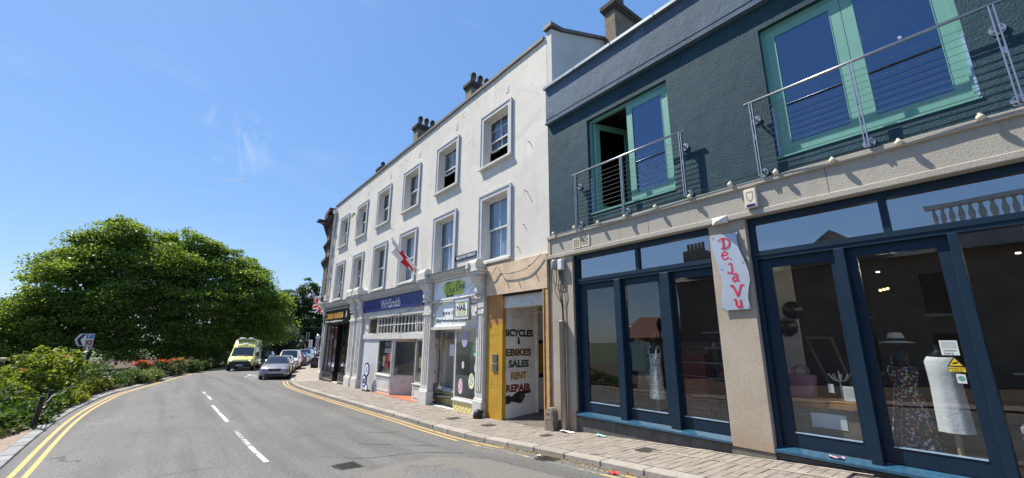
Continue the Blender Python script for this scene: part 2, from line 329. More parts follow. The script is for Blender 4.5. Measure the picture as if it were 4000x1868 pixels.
# ---------------------------------------------------------------- terrain and road
GY=[-200,-30,-10,0,3.3,8,9.1,12,24,32.5,45,70,120,400]
GZ=[-.9,-.9,-1.45,-1.75,-1.93,-2.19,-2.29,-2.385,-2.478,-2.56,-2.75,-3.0,-3.2,-3.2]
_gy=np.arange(-60,200,.25); _k=np.ones(9)/9
_gz=np.convolve(np.pad(np.interp(_gy,GY,GZ),4,mode='edge'),_k,'valid')+CAMZ
def g(y): return float(np.interp(y,_gy,_gz))
LY=[-40,-10,5,12.5,16,20,23.6,29.4,34.5,45.2,49.5,63.3,76,100,130,160]; LX=[-1.8,-1.8,-2.0,-2.22,-2.38,-2.5,-2.45,-2.07,-1.1,.75,2.0,5.5,10,19,30,41]
RY=[-40,-20,3.5,9.4,13,17.2,24.7,28.2,31.2,38.3,45.1,58.3,72,93,120,160]; RX=[6.3,6.3,6.3,6.36,6.42,6.26,6.06,6.1,6.42,7.9,9.6,13.35,18.2,25.4,35,49]
_ry=np.arange(-40,160,.25)
def sm(ys,xs,w=13): return np.convolve(np.pad(np.interp(_ry,ys,xs),w//2,mode='edge'),np.ones(w)/w,'valid')
_lx=sm(LY,LX); _rx=sm(RY,RX)
def xl(y): return float(np.interp(y,_ry,_lx))
def xr(y): return float(np.interp(y,_ry,_rx))
ys=[-2500,-400,-100]+list(np.arange(-60,150,3.0))+[200,400,1000,4000]; mb=MB(); xs=[-3000,-400,-60,-30,-10,0,20,50,400,3000]
nx=len(xs); mb.add([(x,y,g(max(-60,min(y,199)))-.28) for y in ys for x in xs],[(j*nx+i,j*nx+i+1,(j+1)*nx+i+1,(j+1)*nx+i) for j in range(len(ys)-1) for i in range(nx-1)])
tag(mb.build('ground',P_GRASS,smooth=True),'rough grassy ground running out to the horizon',kind='structure')
yy=np.arange(-30,150,.5); mb=MB(); cols=[]
for t in (0,.1,.3,.5,.7,.9,1):
    cols.append([(xl(y)-.06+(xr(y)-xl(y)+.12)*t, y, g(y)-.10+.05*(1-(2*t-1)**2)) for y in yy])
for a,b in zip(cols[:-1],cols[1:]): mb.strip(a,b)
road=tag(mb.build('road',MT['asphalt'],smooth=True),'worn grey asphalt road curving away to the right',kind='structure')
def rz(x,y):
    t=(x-xl(y))/(xr(y)-xl(y)); return g(y)-.10+.05*(1-(2*t-1)**2)
def lane_strip(name,m,fx,y0,y1,w,parent,step=.5):
    q=np.arange(y0,y1+1e-6,(y1-y0)/max(1,round((y1-y0)/step))); A=[];B=[]
    for y in q:
        x=fx(y); A.append((x-w/2,y,rz(x-w/2,y)+.004)); B.append((x+w/2,y,rz(x+w/2,y)+.004))
    mb=MB().strip(A,B); return mb.build(name,m,parent)
for off in (.26,.47): lane_strip('yellow_line',MT['yellow_line'],lambda y:xl(y)+off,-20,60,.092,road)
for off,segs in ((.20,[(-8,7.6),(8.1,33)]),(.41,[(-8,9.1),(9.7,33)])):
    for a,b in segs: lane_strip('yellow_line',MT['yellow_line_worn'] if b<10 else MT['yellow_line'],lambda y:xr(y)-off,a,b,.085,road)
for a,b,x in ((4.1,8.3,2.0),(10.35,14.75,1.88),(16.6,21.3,1.76),(23.6,27.6,1.76)):
    lane_strip('centre_dash',MT['white_line'],lambda y:x-(y-a)*.02,a,b,.105,road)
for i,(x,y,w,l) in enumerate([(4.75,38.6,.12,1.9),(5.1,40.2,.12,2.2),(5.45,39.6,.5,.3),(5.5,41,.6,.3),(5.6,42.6,.5,.35),(5.3,44,.7,.3),(5.2,37.6,.4,.25)]):
    lane_strip('road_lettering',MT['white_line_worn'],lambda q:x+(q-y)*.22,y,y+l,w,road)
# road ironwork
iron=pbr('cast_iron',(.06,.058,.055),.6,metal=.4,var=.3,scale=30,bump=.6,bscale=60)
def cover(label,x,y,w,l,bars,cat,rot=0):
    z=rz(x,y)+.006; t=thing('drain_cover',label,cat,(x,y,z))
    m=Matrix.Rotation(rot,3,'Z')
    f=MB()
    for a in (-1,1):
        f.obox((a*(w/2-.015),0,0),(.015,l/2,.008)); f.obox((0,a*(l/2-.015),0),(w/2-.03,.015,.0075))
    f.v=[tuple(m@Vector(p)+Vector((x,y,z))) for p in f.v]; f.build('frame',iron,t)
    p=MB().obox((0,0,-.004),(w/2-.03,l/2-.03,.004)); p.v=[tuple(m@Vector(q)+Vector((x,y,z))) for q in p.v]; p.build('plate',pbr('dark_pit',(.015,.015,.014),.9),t)
    for i in range(bars):
        u=-l/2+.05+(l-.1)*i/(bars-1); b_=MB().obox((0,u,.003),(w/2-.035,.011,.005)); b_.v=[tuple(m@Vector(q)+Vector((x,y,z))) for q in b_.v]; b_.build('bar',iron,t)
cover('square cast iron cover in the asphalt near the white centre line',2.98,8.72,.42,.55,10,'drain cover',.1)
cover('slotted gully grate full of leaves beside the near kerb',6.04,6.5,.34,.42,8,'drain grate',.05)
# tarmac repair patches and filled trenches
pt=MB()
def patch(name,pts,m):
    MB().poly([(x,y,rz(x,y)+.003) for x,y in pts]).build(name,m,road)
dk=pbr('tarmac_patch',(.078,.076,.073),.8,var=.35,scale=40,bump=.7,bscale=90,bdist=.008)
patch('tarmac_patch',[(3.0,8.05),(4.55,8.35),(5.2,7.3),(5.3,5.2),(4.7,3.8),(2.9,5.2),(2.75,7.2)],pbr('tarmac_patch_coarse',(.155,.148,.136),.8,var=.45,scale=55,bump=.9,bscale=80,bdist=.012))
crk=pbr('crack_filler',(.03,.03,.03),.8,var=.3)
def crackline(pts,w):
    P=smooth_poly([(x,y,0) for x,y in pts],.25); A=[];B=[]
    for i,p in enumerate(P):
        ww=w*(.35+random.random()); p=p+Vector((random.uniform(-.02,.02),random.uniform(-.02,.02),0))
        d=(P[min(i+1,len(P)-1)]-P[max(i-1,0)]).normalized(); q=Vector((-d.y,d.x,0))*ww/2
        A.append((p.x+q.x,p.y+q.y,rz(p.x,p.y)+.004)); B.append((p.x-q.x,p.y-q.y,rz(p.x,p.y)+.004))
    MB().strip(A,B).build('crack',crk,road)
crackline([(2.85,10.1),(3.6,9.2),(4.6,9.0),(5.2,8.2)],.03); crackline([(3.9,10.9),(4.5,10.3),(5.3,9.4)],.02)
crackline([(-1.7,19.6),(-.6,21),(.4,20.9),(1.0,21.6)],.018); crackline([(-.9,15.6),(.2,16.2),(1.4,16.2),(2.2,17.8)],.015); crackline([(-1.5,9.9),(-.6,10.0),(.4,10.6),(1.3,10.5)],.014)
crackline([(4.6,12.4),(4.9,12.0),(5.4,11.9)],.03); crackline([(3.3,4.9),(4.4,4.6),(5.4,5.2)],.025); crackline([(4.0,12.6),(3.2,13.0),(2.6,12.4)],.015)
# ---------------------------------------------------------------- kerb, pavement and its pavers
q=np.arange(-30,150,.5)
mb=MB(); A=[(xr(y)+.02,y,g(y)-.035) for y in q]; B=[(8.9 if y<32.3 else xr(y)+5.5,y,g(y)-.035) for y in q]; mb.strip(A,B)
pave=tag(mb.build('pavement',P_JOINT),'block paved pavement in front of the shops',kind='structure')
far=MB(); q2=np.arange(30.4,150,.5); far.strip([(xr(y)+.30,y,g(y)) for y in q2],[(8.35 if y<32.3 else xr(y)+5.2,y,g(y)) for y in q2]); far.build('far_paving',P_FARPAVE,pave)
kb=MB(); qq=np.arange(-20,140,1.0); kb.strip([(xr(y)+.03,y,g(y)-.15) for y in qq],[(xr(y)+.03,y,g(y)-.02) for y in qq])
kerb=tag(kb.build('kerb',P_KERB),'grey concrete kerb along the shop pavement',kind='structure')
L=.915
def kstone(y):
    x0=xr(y); d=Vector((xr(y+.45)-xr(y-.45),.9,g(y+.45)-g(y-.45))); return x0,d
st=MB().box(0,.29,-L/2+.006,L/2-.006,-.16,.004); st0=st.build('kerb_stone',P_KERB,bevel=.018)
y=-6; first=True
while y<95:
    x0,d=kstone(y); yaw=math.atan2(-d.x,d.y); pit=math.atan2(d.z,math.hypot(d.x,d.y))
    o=st0 if first else st0.copy()
    if not first: COL.objects.link(o)
    first=False
    o.parent=kerb; o.location=(x0,y,g(y)+random.uniform(-.006,.004)); o.rotation_euler=(pit,random.uniform(-.01,.01),yaw+random.uniform(-.006,.006))
    y+=L*math.cos(yaw)
# pavers: 300 near ones as parts, the others joined
PW,PL=.155,.30
spots=[]
j=0; y=2.0
while y<30.3:
    x=xr(y)+.30+(PL/2 if j%2 else 0)
    if j%2: spots.append((x-PL*.25,y,PL/2))
    while x<8.38:
        l=min(PL,8.42-x); 
        if l>.05: spots.append((x+l/2-0,y,l))
        x+=PL
    y+=PW; j+=1
spots=[s for s in spots if not(s[1]<2.2)]
full=[s for s in spots if abs(s[2]-PL)<1e-6]; vis=[s for s in full if s[1]>3.0 and s[0]>6.9-.12*s[1]+.5]
near=sorted(vis,key=lambda s:s[1])[:300]; ns=set(near)
pm=MB().box(-PL/2+.005,PL/2-.005,-PW/2+.005,PW/2-.005,-.06,0); p0=pm.build('paver',P_PAVER,bevel=.006); first=True
for (x,y,l) in near:
    o=p0 if first else p0.copy()
    if not first: COL.objects.link(o)
    first=False; o.parent=pave; s=(g(y+.1)-g(y-.1))/.2
    o.location=(x,y,g(y)+random.uniform(-.004,.004)); o.rotation_euler=(math.atan(s)+random.uniform(-.012,.012),random.uniform(-.012,.012),random.uniform(-.012,.012))
mb=MB()
for (x,y,l) in spots:
    if (x,y,l) in ns: continue
    dz=random.uniform(-.004,.004); a,b=y-PW/2+.005,y+PW/2-.005; x0,x1=x-l/2+.005,x+l/2-.005; za,zb=g(a)+dz,g(b)+dz
    mb.add([(x0,a,za),(x1,a,za),(x1,b,zb),(x0,b,zb),(x0,a,za-.05),(x1,a,za-.05),(x1,b,zb-.05),(x0,b,zb-.05)],[(0,1,2,3),(0,4,5,1),(1,5,6,2),(2,6,7,3),(3,7,4,0)])
P_PAVER2=pbr('paver_far',(.25,.222,.192),.85,var=.25,scale=5,bump=.5,bscale=80,dirt=.4)
n=P_PAVER2.node_tree; bs=[x for x in n.nodes if x.type=='BSDF_PRINCIPLED'][0]; src=bs.inputs['Base Color'].links[0].from_socket
gi=node(n,'ShaderNodeNewGeometry').outputs['Random Per Island']; n.links.new(mixc(n,1,src,ramp(n,gi,0,1,(.88,.88,.88),(1.12,1.12,1.12)),'MULTIPLY'),bs.inputs['Base Color'])
tag(mb.build('paver_field',P_PAVER2,pave),kind='stuff')
# service covers and pale repair strip set in the pavement
for (x,y,w,l) in ((7.45,12.4,.4,.34),(7.55,10.6,.35,.3),(7.6,5.35,.36,.3),(7.5,8.1,.3,.2)):
    MB().obox((x,y,g(y)+.006),(w/2,l/2,.006)).build('service_cover',iron,pave)
MB().strip([(8.28,y,g(y)+.006) for y in np.arange(2,7,.5)],[(8.33,y,g(y)+.006) for y in np.arange(2,7,.5)]).build('mortar_strip',pbr('pale_mortar',(.36,.315,.255),.9,var=.35,scale=3,dirt=.3),pave)
MB().strip([(7.72-.04*(y-2.5),y,g(y)+.0065) for y in np.arange(2.2,6.4,.4)],[(7.77-.04*(y-2.5)+.012*math.sin(3*y),y,g(y)+.0065) for y in np.arange(2.2,6.4,.4)]).build('mortar_strip',pbr('pale_mortar',(.48,.42,.34),.9),pave)
# left edge: granite setts, a strip of path and the planted bed
lk=MB(); lk.strip([(xl(y)-.5,y,g(y)-.11) for y in q],[(xl(y)+.0,y,g(y)-.11) for y in q]); lkerb=tag(lk.build('edge_strip',P_JOINT),'flush granite edging beside the double yellow lines',kind='structure')
e0=MB().box(-.28,-.01,-.29,.29,-.1,0).build('edging_stone',P_SETT,bevel=.012); y=6; first=True
while y<46:
    o=e0 if first else e0.copy()
    if not first: COL.objects.link(o)
    first=False; o.parent=lkerb; yaw=math.atan2(-(xl(y+.3)-xl(y-.3)),.6); o.location=(xl(y),y,g(y)-.055+random.uniform(-.006,.006)); o.rotation_euler=(math.atan((g(y+.2)-g(y-.2))/.4),0,yaw); y+=.6
BY=[-30,5,12,17,18,24,30,33.3,40,60,150]; BX=[-3.9,-3.7,-3.5,-3.12,-2.85,-2.85,-2.55,-1.75,-.6,3.9,36]
def xb(y): return float(np.interp(y,BY,BX))
tag(MB().strip([(xb(y)-.1,y,g(y)-.05) for y in q],[(xl(y)-.27,y,g(y)-.05) for y in q]).build('footpath',P_PATH),'narrow brown footpath beside the planted bank',kind='structure')
mb=MB(); C=[]
for dx,dz in ((0,-.06),(-.25,.04),(-1.2,.12),(-4,.1),(-12,-.1),(-30,-.2)): C.append([(xb(y)+dx,y,g(y)+dz+(.04*math.sin(y*1.7+dx*3) if dx<-.2 else 0)) for y in q])
for a,b in zip(C[:-1],C[1:]): mb.strip(a,b)
tag(mb.build('planting_bed',P_SOIL,smooth=True),'dark soil bank planted with shrubs',kind='structure')
# ---------------------------------------------------------------- white terrace
X=8.4
def fbox(mb,p0,p1,y0,y1,z0,z1):       # p = how far the faces stand proud of the facade plane
    return mb.box(X-p1,X-p0,y0,y1,z0,z1)
M_WP=MT['white_plaster']; M_GP=pbr('grey_trim',(.52,.535,.55),.6,var=.08,scale=3,bump=.2,bscale=40,dirt=.18)
M_WT=pbr('white_paint',(.70,.70,.69),.45,var=.06,scale=4,dirt=.12); M_WT2=pbr('worn_white_paint',(.62,.60,.56),.55,var=.1,scale=5,bump=.25,bscale=30,dirt=.4)
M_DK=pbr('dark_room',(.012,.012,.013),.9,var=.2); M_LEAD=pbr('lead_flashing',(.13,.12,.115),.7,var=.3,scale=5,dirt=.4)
G_WIN=glass('window_glass',(.7,.76,.78),.12); G_SHOP=glass('shop_glass',(.78,.82,.82),.115)
M_BLIND=pbr('sky_tint_blind',(.42,.52,.66),.8,var=.06); M_CURT=pbr('curtain',(.30,.31,.36),.9,var=.2,scale=3)  # blue of the sky reflected in the panes is put into the blind colour
def wall_open(name,m,y0,y1,z0,z1,ops,dep,parent,x=X):
    ys_=sorted({y0,y1,*[o[0] for o in ops],*[o[1] for o in ops]}); zs_=sorted({z0,z1,*[o[2] for o in ops],*[o[3] for o in ops]}); mb=MB()
    for a,b in zip(ys_[:-1],ys_[1:]):
        for c,d in zip(zs_[:-1],zs_[1:]):
            if any(o[0]<=a and b<=o[1] and o[2]<=c and d<=o[3] for o in ops): continue
            mb.poly([(x,a,c),(x,a,d),(x,b,d),(x,b,c)])
    for (a,b,c,d) in ops:
        e=x+dep; mb.add([(x,a,c),(e,a,c),(e,a,d),(x,a,d),(x,b,c),(e,b,c),(e,b,d),(x,b,d)],[(0,1,2,3),(4,7,6,5),(0,4,5,1),(3,2,6,7)])
    b=bmesh.new(); me=bpy.data.meshes.new(name); me.from_pydata(mb.v,[],mb.f); b.from_mesh(me); bmesh.ops.remove_doubles(b,verts=b.verts,dist=.0005); bmesh.ops.recalc_face_normals(b,faces=b.faces); b.to_mesh(me); b.free()
    return link(name,me,m,parent)
terr=thing('terrace_building','tall white plastered terrace with two rows of sash windows and chimneys','building',(X+.1,20,0))
WIN=[]
for k in range(6):
    y0=10.65+3.62*k; WIN.append((y0,8.79,11.06,1)); WIN.append((y0,5.08,7.74,0))
ops=[(y0+.2,y0+1.75,z0+.16,z1-.2) for y0,z0,z1,u in WIN]
wall_open('wall',M_WP,8.815,32.4,4.93,12.4,ops,.25,terr)
mb=MB(); mb.box(X+.02,X+.3,8.85,8.95,-.2,4.93); mb.box(X+.3,15,32.2,32.4,-.2,12.4); mb.box(X+1.5,X+1.6,12,32.2,-.2,4.93); mb.box(15,15.2,8.9,32.4,-.3,13.5); mb.build('side_wall',M_WP,terr)
MB().prism([(8.405,10.2),(8.405,12.62),(8.9,12.75),(11.68,13.77),(12.6,14.1),(15,13.2),(15,10.2)],'y',8.58,8.812).build('gable_wall',MT['grey_render'],terr)
cp_=MB(); cp_.prism([(8.32,12.70),(8.32,12.84),(8.9,12.88),(11.68,13.9),(12.6,14.24),(12.6,14.1),(11.68,13.78),(8.9,12.76)],'y',8.50,8.90); cp_.build('gable_coping',M_LEAD,terr)
mb=MB(); y=8.92
while y<32.4:
    e=min(y+1.2,32.45); mb=MB(); fbox(mb,-.32,.07,y+.004,e-.004,12.40+random.uniform(-.01,.01),12.52); mb.build('coping_stone',M_LEAD,terr); y+=1.2
MB().prism([(8.72,12.15),(11.5,13.6),(15,12.2),(15,12.05),(11.5,13.45),(8.72,12.0)],'y',8.95,32.2).build('roof',pbr('slate',(.07,.075,.085),.6,var=.2),terr)
def sash(terr,y0,z0,z1,up,k):
    a,b,c,d=y0+.2,y0+1.75,z0+.16,z1-.2; xin=X+.2
    fr=MB(); w=.06
    for s in (a,b-w): fr.box(xin,xin+.06,s,s+w,c,d)
    fr.box(xin,xin+.06,a+w,b-w,d-w,d); fr.box(xin,xin+.06,a+w,b-w,c,c+w); win=fr.build('window',M_WT,terr)
    sr=MB(); o0,o1=y0,y0+1.95
    fbox(sr,-.0,.05,o0,a,z0+.08,z1); fbox(sr,0,.05,b,o1,z0+.08,z1); fbox(sr,0,.05,a,b,d,z1)
    fbox(sr,.0495,.075,o0-.02,o0+.05,z0+.08,z1+.02); fbox(sr,.0495,.075,o1-.05,o1+.02,z0+.08,z1+.02); fbox(sr,.0495,.075,o0+.05,o1-.05,z1-.05,z1+.02)
    sr.build('surround',M_GP,win)
    sl=MB(); fbox(sl,-.22,.14,o0-.03,o1+.03,z0-.02,z0+.075); sl.build('sill',M_WT2,win,bevel=.01)
    zm=(c+d)/2; opn=.0
    if up and k==0: opn=.52
    if up and k==1: opn=.72
    if not up and k in (4,5): opn=.35
    h2=zm-c-w
    us=MB(); xs=xin+.015
    def sashframe(mb,x,zl,zh):
        t=.05; mb.box(x,x+.04,a+w,a+w+t,zl,zh); mb.box(x,x+.04,b-w-t,b-w,zl,zh); mb.box(x,x+.04,a+w+t,b-w-t,zl,zl+t); mb.box(x,x+.04,a+w+t,b-w-t,zh-t,zh)
        m_=(a+b)/2; mb.box(x+.005,x+.035,m_-.012,m_+.012,zl+t,zh-t)
    su=sashframe; u_=MB(); su(u_,xin+.012,zm-.03,d-w); u_.build('upper_sash',M_WT,win)
    l_=MB(); su(l_,xin+.065,c+w+opn,zm+.02+opn); l_.build('lower_sash',M_WT,win)
    m_=(a+b)/2
    for (p,q_) in ((a+w+.05,m_-.012),(m_+.012,b-w-.05)):
        MB().add([(xin+.03,p,zm+.02),(xin+.03,q_,zm+.02),(xin+.03,q_,d-w-.05),(xin+.03,p,d-w-.05)],[(0,1,2,3)]).build('pane',G_WIN,win)
        MB().add([(xin+.083,p,c+w+.05+opn),(xin+.083,q_,c+w+.05+opn),(xin+.083,q_,zm-.03+opn),(xin+.083,p,zm-.03+opn)],[(0,1,2,3)]).build('pane',G_WIN,win)
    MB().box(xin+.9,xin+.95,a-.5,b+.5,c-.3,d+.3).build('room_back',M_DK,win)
    if not up and k in (0,1,2): MB().box(xin+.16,xin+.17,a+.02,b-.02,c+.02,d-.02).build('blind',M_BLIND,win)
    else:
        for (p,q_) in ((a,a+.42),(b-.42,b)):
            cu=MB(); n=9; A=[];B=[]
            for i in range(n+1):
                yy_=p+(q_-p)*i/n; xx=xin+.2+.03*(i%2); A.append((xx,yy_,c+.02+(opn+.1 if opn else 0))); B.append((xx,yy_,d-.02))
            cu.strip(A,B).build('curtain',M_CURT if up else M_BLIND,win,smooth=True)
for i,(y0,z0,z1,u) in enumerate(WIN): sash(terr,y0,z0,z1,u,i//2)
for k in range(6):
    y0=10.88+3.62*k-.28*k*0; mb=MB(); fbox(mb,-.02,.012,y0,y0+.16,11.42,11.66); mb.build('air_vent',M_GP,terr)
# chimneys
M_BRK=pbr('sooty_brick',(.20,.155,.115),.9,var=.35,scale=5,bump=.5,bscale=25,dirt=.5); M_SOOT=pbr('sooty_stone',(.075,.068,.06),.9,var=.3,scale=6,bump=.5,bscale=25)
M_POT=pbr('clay_pot',(.17,.13,.10),.85,var=.3,scale=9,dirt=.5); M_COWL=pbr('dark_cowl',(.05,.045,.045),.6,var=.3)
def chimney(y0,y1,x0,x1,zb,zt,pots,ptop,courses=False):
    c=MB().box(x0,x1,y0,y1,zb,zt-.35).build('chimney',M_BRK,terr)
    for i in range(4):
        e=.03+.045*(i if i<3 else 2); MB().box(x0-e,x1+e,y0-e,y1+e,zt-.35+.09*i,zt-.35+.09*i+(.082 if i<3 else .1)).build('brick_course',M_SOOT,c,bevel=.008)
    for i in range(pots):
        px=x0+.3+i*.46; py=(y0+y1)/2
        MB().lathe([(.15,zt),(.17,zt+.04),(.13,zt+.1),(.125,ptop-.28),(.16,ptop-.26),(.16,ptop-.2),(.12,ptop-.2)],(px,py,0),14).build('chimney_pot',M_POT,c,smooth=True)
        w=MB()
        for k in range(3): w.lathe([(.165,ptop-.18+.07*k),(.175,ptop-.165+.07*k),(.165,ptop-.145+.07*k)],(px,py,0),14)
        w.lathe([(.15,ptop+.03),(.12,ptop+.08),(.03,ptop+.1)],(px,py,0),14); w.lathe([(.06,ptop-.2),(.06,ptop+.05)],(px,py,0),8); w.build('cowl',M_COWL,c,smooth=True)
chimney(17.65,18.28,11.0,13.6,12.0,16.62,4,17.35); chimney(24.38,25.02,11.0,13.6,12.0,16.9,4,17.62); chimney(31.0,31.6,11.0,13.6,12.0,15.95,4,16.5); chimney(8.02,8.5,11.2,13.45,11.0,15.0,2,16.2)
# down pipe on the far corner
dp=MB(); dp.tube([(X-.14,32.05,11.75),(X-.14,32.05,5.6)],.075,10); dp.box(X-.26,X-.02,31.93,32.17,11.75,12.05)
for z in (10.8,8.6,6.9): dp.box(X-.23,X,31.95,32.15,z,z+.06)
dp.box(X-.25,X-.0,31.9,32.2,5.2,5.62); dp.build('down_pipe',M_WT2,terr)
# rusty pegs
for (y,z,l) in ((9.85,7.2,.14),(20.95,8.25,.1),(10.0,6.1,.08),(9.7,8.9,.08),(10.3,5.4,.08)): MB().tube([(X,y,z),(X-l,y,z+.01)],.014,6).build('wall_peg',pbr('rust',(.22,.11,.06),.9),terr)
fern=thing('fern','small green fern sprouting from the white wall high beside a window','plant',(X,27.45,10.5))
fm=MB()
for i in range(16):
    a=random.uniform(-1.2,1.2); l=random.uniform(.2,.42); P=[(X-.02,27.45,10.6),(X-.1-l*.3,27.45+math.sin(a)*l*.5,10.68),(X-.12-l*.4,27.45+math.sin(a)*l,10.6-l*.7)]
    Q=smooth_poly(P,.25); fm.strip([(p.x,p.y-.035,p.z) for p in Q],[(p.x,p.y+.035,p.z) for p in Q])
fm.build('fronds',leafmat('fern_leaf',(.16,.26,.07),(.3,.4,.12)),fern)
# street name plate
np_=thing('street_nameplate','dark blue street plate reading BELLE VUE TERRACE on the white wall','sign',(X,13.47,5.58))
pl=[(14.23,5.49),(12.72,5.49),(12.68,5.53),(12.68,5.66),(12.72,5.70),(14.23,5.70),(14.27,5.66),(14.27,5.53)]
MB().prism(pl,'x',X-.03,X-.008).build('plate',pbr('navy_enamel',(.012,.016,.07),.3),np_); text('lettering','BELLE VUE TERRACE',.145,(X-.033,13.47,5.595),M_WT,np_,bold=.004,sx=1.02)
# ---------------------------------------------------------------- classical pilasters shared by the old shopfronts
def pilaster(par,y0,y1,ztop,zb,m,barrel=True,proud=.22):
    c=(y0+y1)/2; w=(y1-y0)
    p=MB(); fbox(p,-.1,proud-.06,y0+.05,y1-.05,zb+.55,ztop-.95); pil=p.build('pilaster',m,par,bevel=.012)
    mb=MB(); fbox(mb,-.1,proud,y0,y1,zb-.1,zb+.5); fbox(mb,-.1,proud-.03,y0+.02,y1-.02,zb+.5,zb+.56); mb.build('pilaster_base',m,pil,bevel=.02)
    mb=MB()
    for s in (-.2,0,.2): fbox(mb,proud-.061,proud-.035,c+s*w-.03,c+s*w+.03,zb+.8,ztop-1.6)
    mb.build('fluting',m,pil); mb=MB(); fbox(mb,-.1,proud-.02,y0+.01,y1-.01,ztop-1.52,ztop-1.42); mb.build('neck_band',m,pil); mb=MB(); fbox(mb,-.1,proud-.01,y0,y1,ztop-.98,ztop-.9); mb.build('neck_band',m,pil)
    sc=[]
    for i in range(13):
        t=i/12; sc.append((X-(proud-.02+.24*math.sin(t*1.5)**2+.05*math.sin(t*9)), ztop-.9+.72*t))
    poly=[(X+.0,ztop-.9)]+sc+[(X+.0,ztop-.18)]
    b=MB().prism(poly,'y',y0+.06,y1-.06); br=b.build('console',m,pil); MB().lathe([(.09,y0+.03),(.09,y1-.03)],(X-proud-.13,0,ztop-.3),12,'y').build('scroll',m,pil)
    cp=MB(); fbox(cp,-.05,proud+.30,y0-.03,y1+.03,ztop-.18,ztop-.08); fbox(cp,-.05,proud+.34,y0-.06,y1+.06,ztop-.08,ztop); cp.build('capital',m,pil,bevel=.01)
    if barrel:
        prof=[(X-proud-.33,ztop)]+[(X-proud-.16-.17*math.cos(math.pi*i/10),ztop+.2+.17*math.sin(math.pi*i/10)) for i in range(11)]+[(X,ztop+.2),(X,ztop)]
        MB().prism(prof,'y',y0+.04,y1-.04).build('barrel_top',m,pil)
def cornice(par,y0,y1,z,m,proud=.2,dent=True):
    mb=MB(); fbox(mb,-.05,proud+.22,y0,y1,z+.14,z+.22); fbox(mb,-.05,proud+.16,y0,y1,z+.07,z+.14); fbox(mb,-.05,proud+.04,y0,y1,z-.06,z+.07); co=mb.build('cornice',m,par)
    d=MB(); fbox(d,-.05,proud+.26,y0-.0,y1+.0,z+.222,z+.25); d.build('lead_capping',M_LEAD,co)
    if dent:
        y=y0+.1; db=MB(); fbox(db,proud+.041,proud+.13,-.045,.045,0,.07); d0=None
        while y<y1-.1:
            if d0 is None: d0=db.build('dentil',m,None); o=d0
            else: o=d0.copy(); COL.objects.link(o)
            o.parent=co; o.location=(0,y,z-.005); y+=.2
# ================================================================ nail bar
nail=thing('nail_bar_shopfront','white shopfront of the nail bar with yellow chequered stall riser','shopfront',(X,14.2,g(14.2)))
gb=g(14)
pilaster(nail,11.93,12.48,4.86,g(12.2),M_WT2); pilaster(nail,15.78,16.5,5.0,g(16.2),M_WT2)
cornice(nail,12.48,15.78,4.86,M_WT2,.16,False)
M_SGN=pbr('sign_white',(.80,.82,.84),.3,var=.03); M_INK=pbr('ink_black',(.012,.012,.014),.5); M_LIME=pbr('lime_paint',(.50,.60,.09),.5,var=.2,scale=20); M_YEL=pbr('yellow_tile',(.78,.62,.10),.4,var=.12,scale=9)
f=MB(); fbox(f,-.05,.10,12.5,15.76,4.03,4.79); fas=f.build('fascia',M_SGN,nail)
br=MB(); zz=[4.66,4.58,4.50,4.42,4.34,4.26,4.20]
for i,z in enumerate(zz): fbox(br,.1005,.1035+.0004*i,13.45+random.uniform(-.12,.12),14.85+random.uniform(-.1,.12),z-.05,z+.045)
br.build('brush_mark',M_LIME,fas)
sc=MB(); xx=X-.1085
def st(pts,w=.035): ribbon(sc,pts,w,xx)
st([(14.85,4.60),(14.6,4.68),(14.3,4.66)]); st([(14.6,4.67),(14.64,4.4),(14.62,4.2)]); st([(14.5,4.7),(14.47,4.4),(14.46,4.25),(14.42,4.38),(14.35,4.42),(14.3,4.25),(14.24,4.27)],.028)
st([(14.22,4.32),(14.12,4.36),(14.14,4.43),(14.2,4.38),(14.18,4.27),(14.04,4.3)],.028); st([(13.86,4.62),(13.96,4.5),(13.92,4.33),(13.82,4.32),(13.74,4.5),(13.78,4.64),(13.9,4.66)],.034)
st([(13.66,4.5),(13.66,4.36),(13.62,4.48),(13.54,4.48),(13.52,4.34)],.028); st([(13.46,4.42),(13.36,4.46),(13.38,4.52),(13.45,4.47),(13.43,4.36),(13.28,4.4)],.028)
sc.build('script_lettering',M_INK,fas); text('lettering','NAIL BAR',.13,(X-.109,14.42,4.15),M_INK,fas,bold=.004,sx=.95)
f=MB(); fbox(f,-.05,.06,12.5,15.74,2.97,3.92); fas2=f.build('web_panel',M_SGN,nail)
fb=MB(); fbox(fb,-.05,.14,12.48,15.78,3.92,4.03); fbox(fb,-.05,.14,12.48,15.78,2.86,2.97); fb.build('rail',M_WT2,nail)
text('lettering','www.the-one',.26,(X-.064,15.02,3.5),M_INK,fas2,align='LEFT',spacing=1.15); text('lettering','@TheOneMalvern',.16,(X-.064,15.28,3.2),M_INK,fas2,align='LEFT',spacing=1.12)
MB().lathe([(.085,X-.066),(.085,X-.0605)],(0,15.42,3.21),18,'x').build('social_roundel',M_INK,fas2); text('lettering','f',.14,(X-.069,15.42,3.21),M_SGN,fas2,bold=.004)
MB().lathe([(.075,X-.066),(.075,X-.0605)],(0,13.95,3.2),18,'x').build('social_roundel',M_INK,fas2); text('lettering','theonemalvern',.14,(X-.064,13.83,3.2),M_INK,fas2,align='LEFT')
# carved fretwork spandrel beside the web panel
fw=MB()
for (cy,cz,r_) in ((15.62,3.78,.1),(15.45,3.84,.08),(15.64,3.58,.09),(15.3,3.86,.06),(15.66,3.4,.07),(15.5,3.68,.07),(15.15,3.87,.045),(15.68,3.24,.05)):
    P=[(cy+r_*(1-.05*i)*math.cos(i*.55),cz+r_*(1-.05*i)*math.sin(i*.55)) for i in range(14)]; fw.tube([(X-.09,a,b) for a,b in P],.022,6)
fw.build('fretwork',M_WT2,nail)
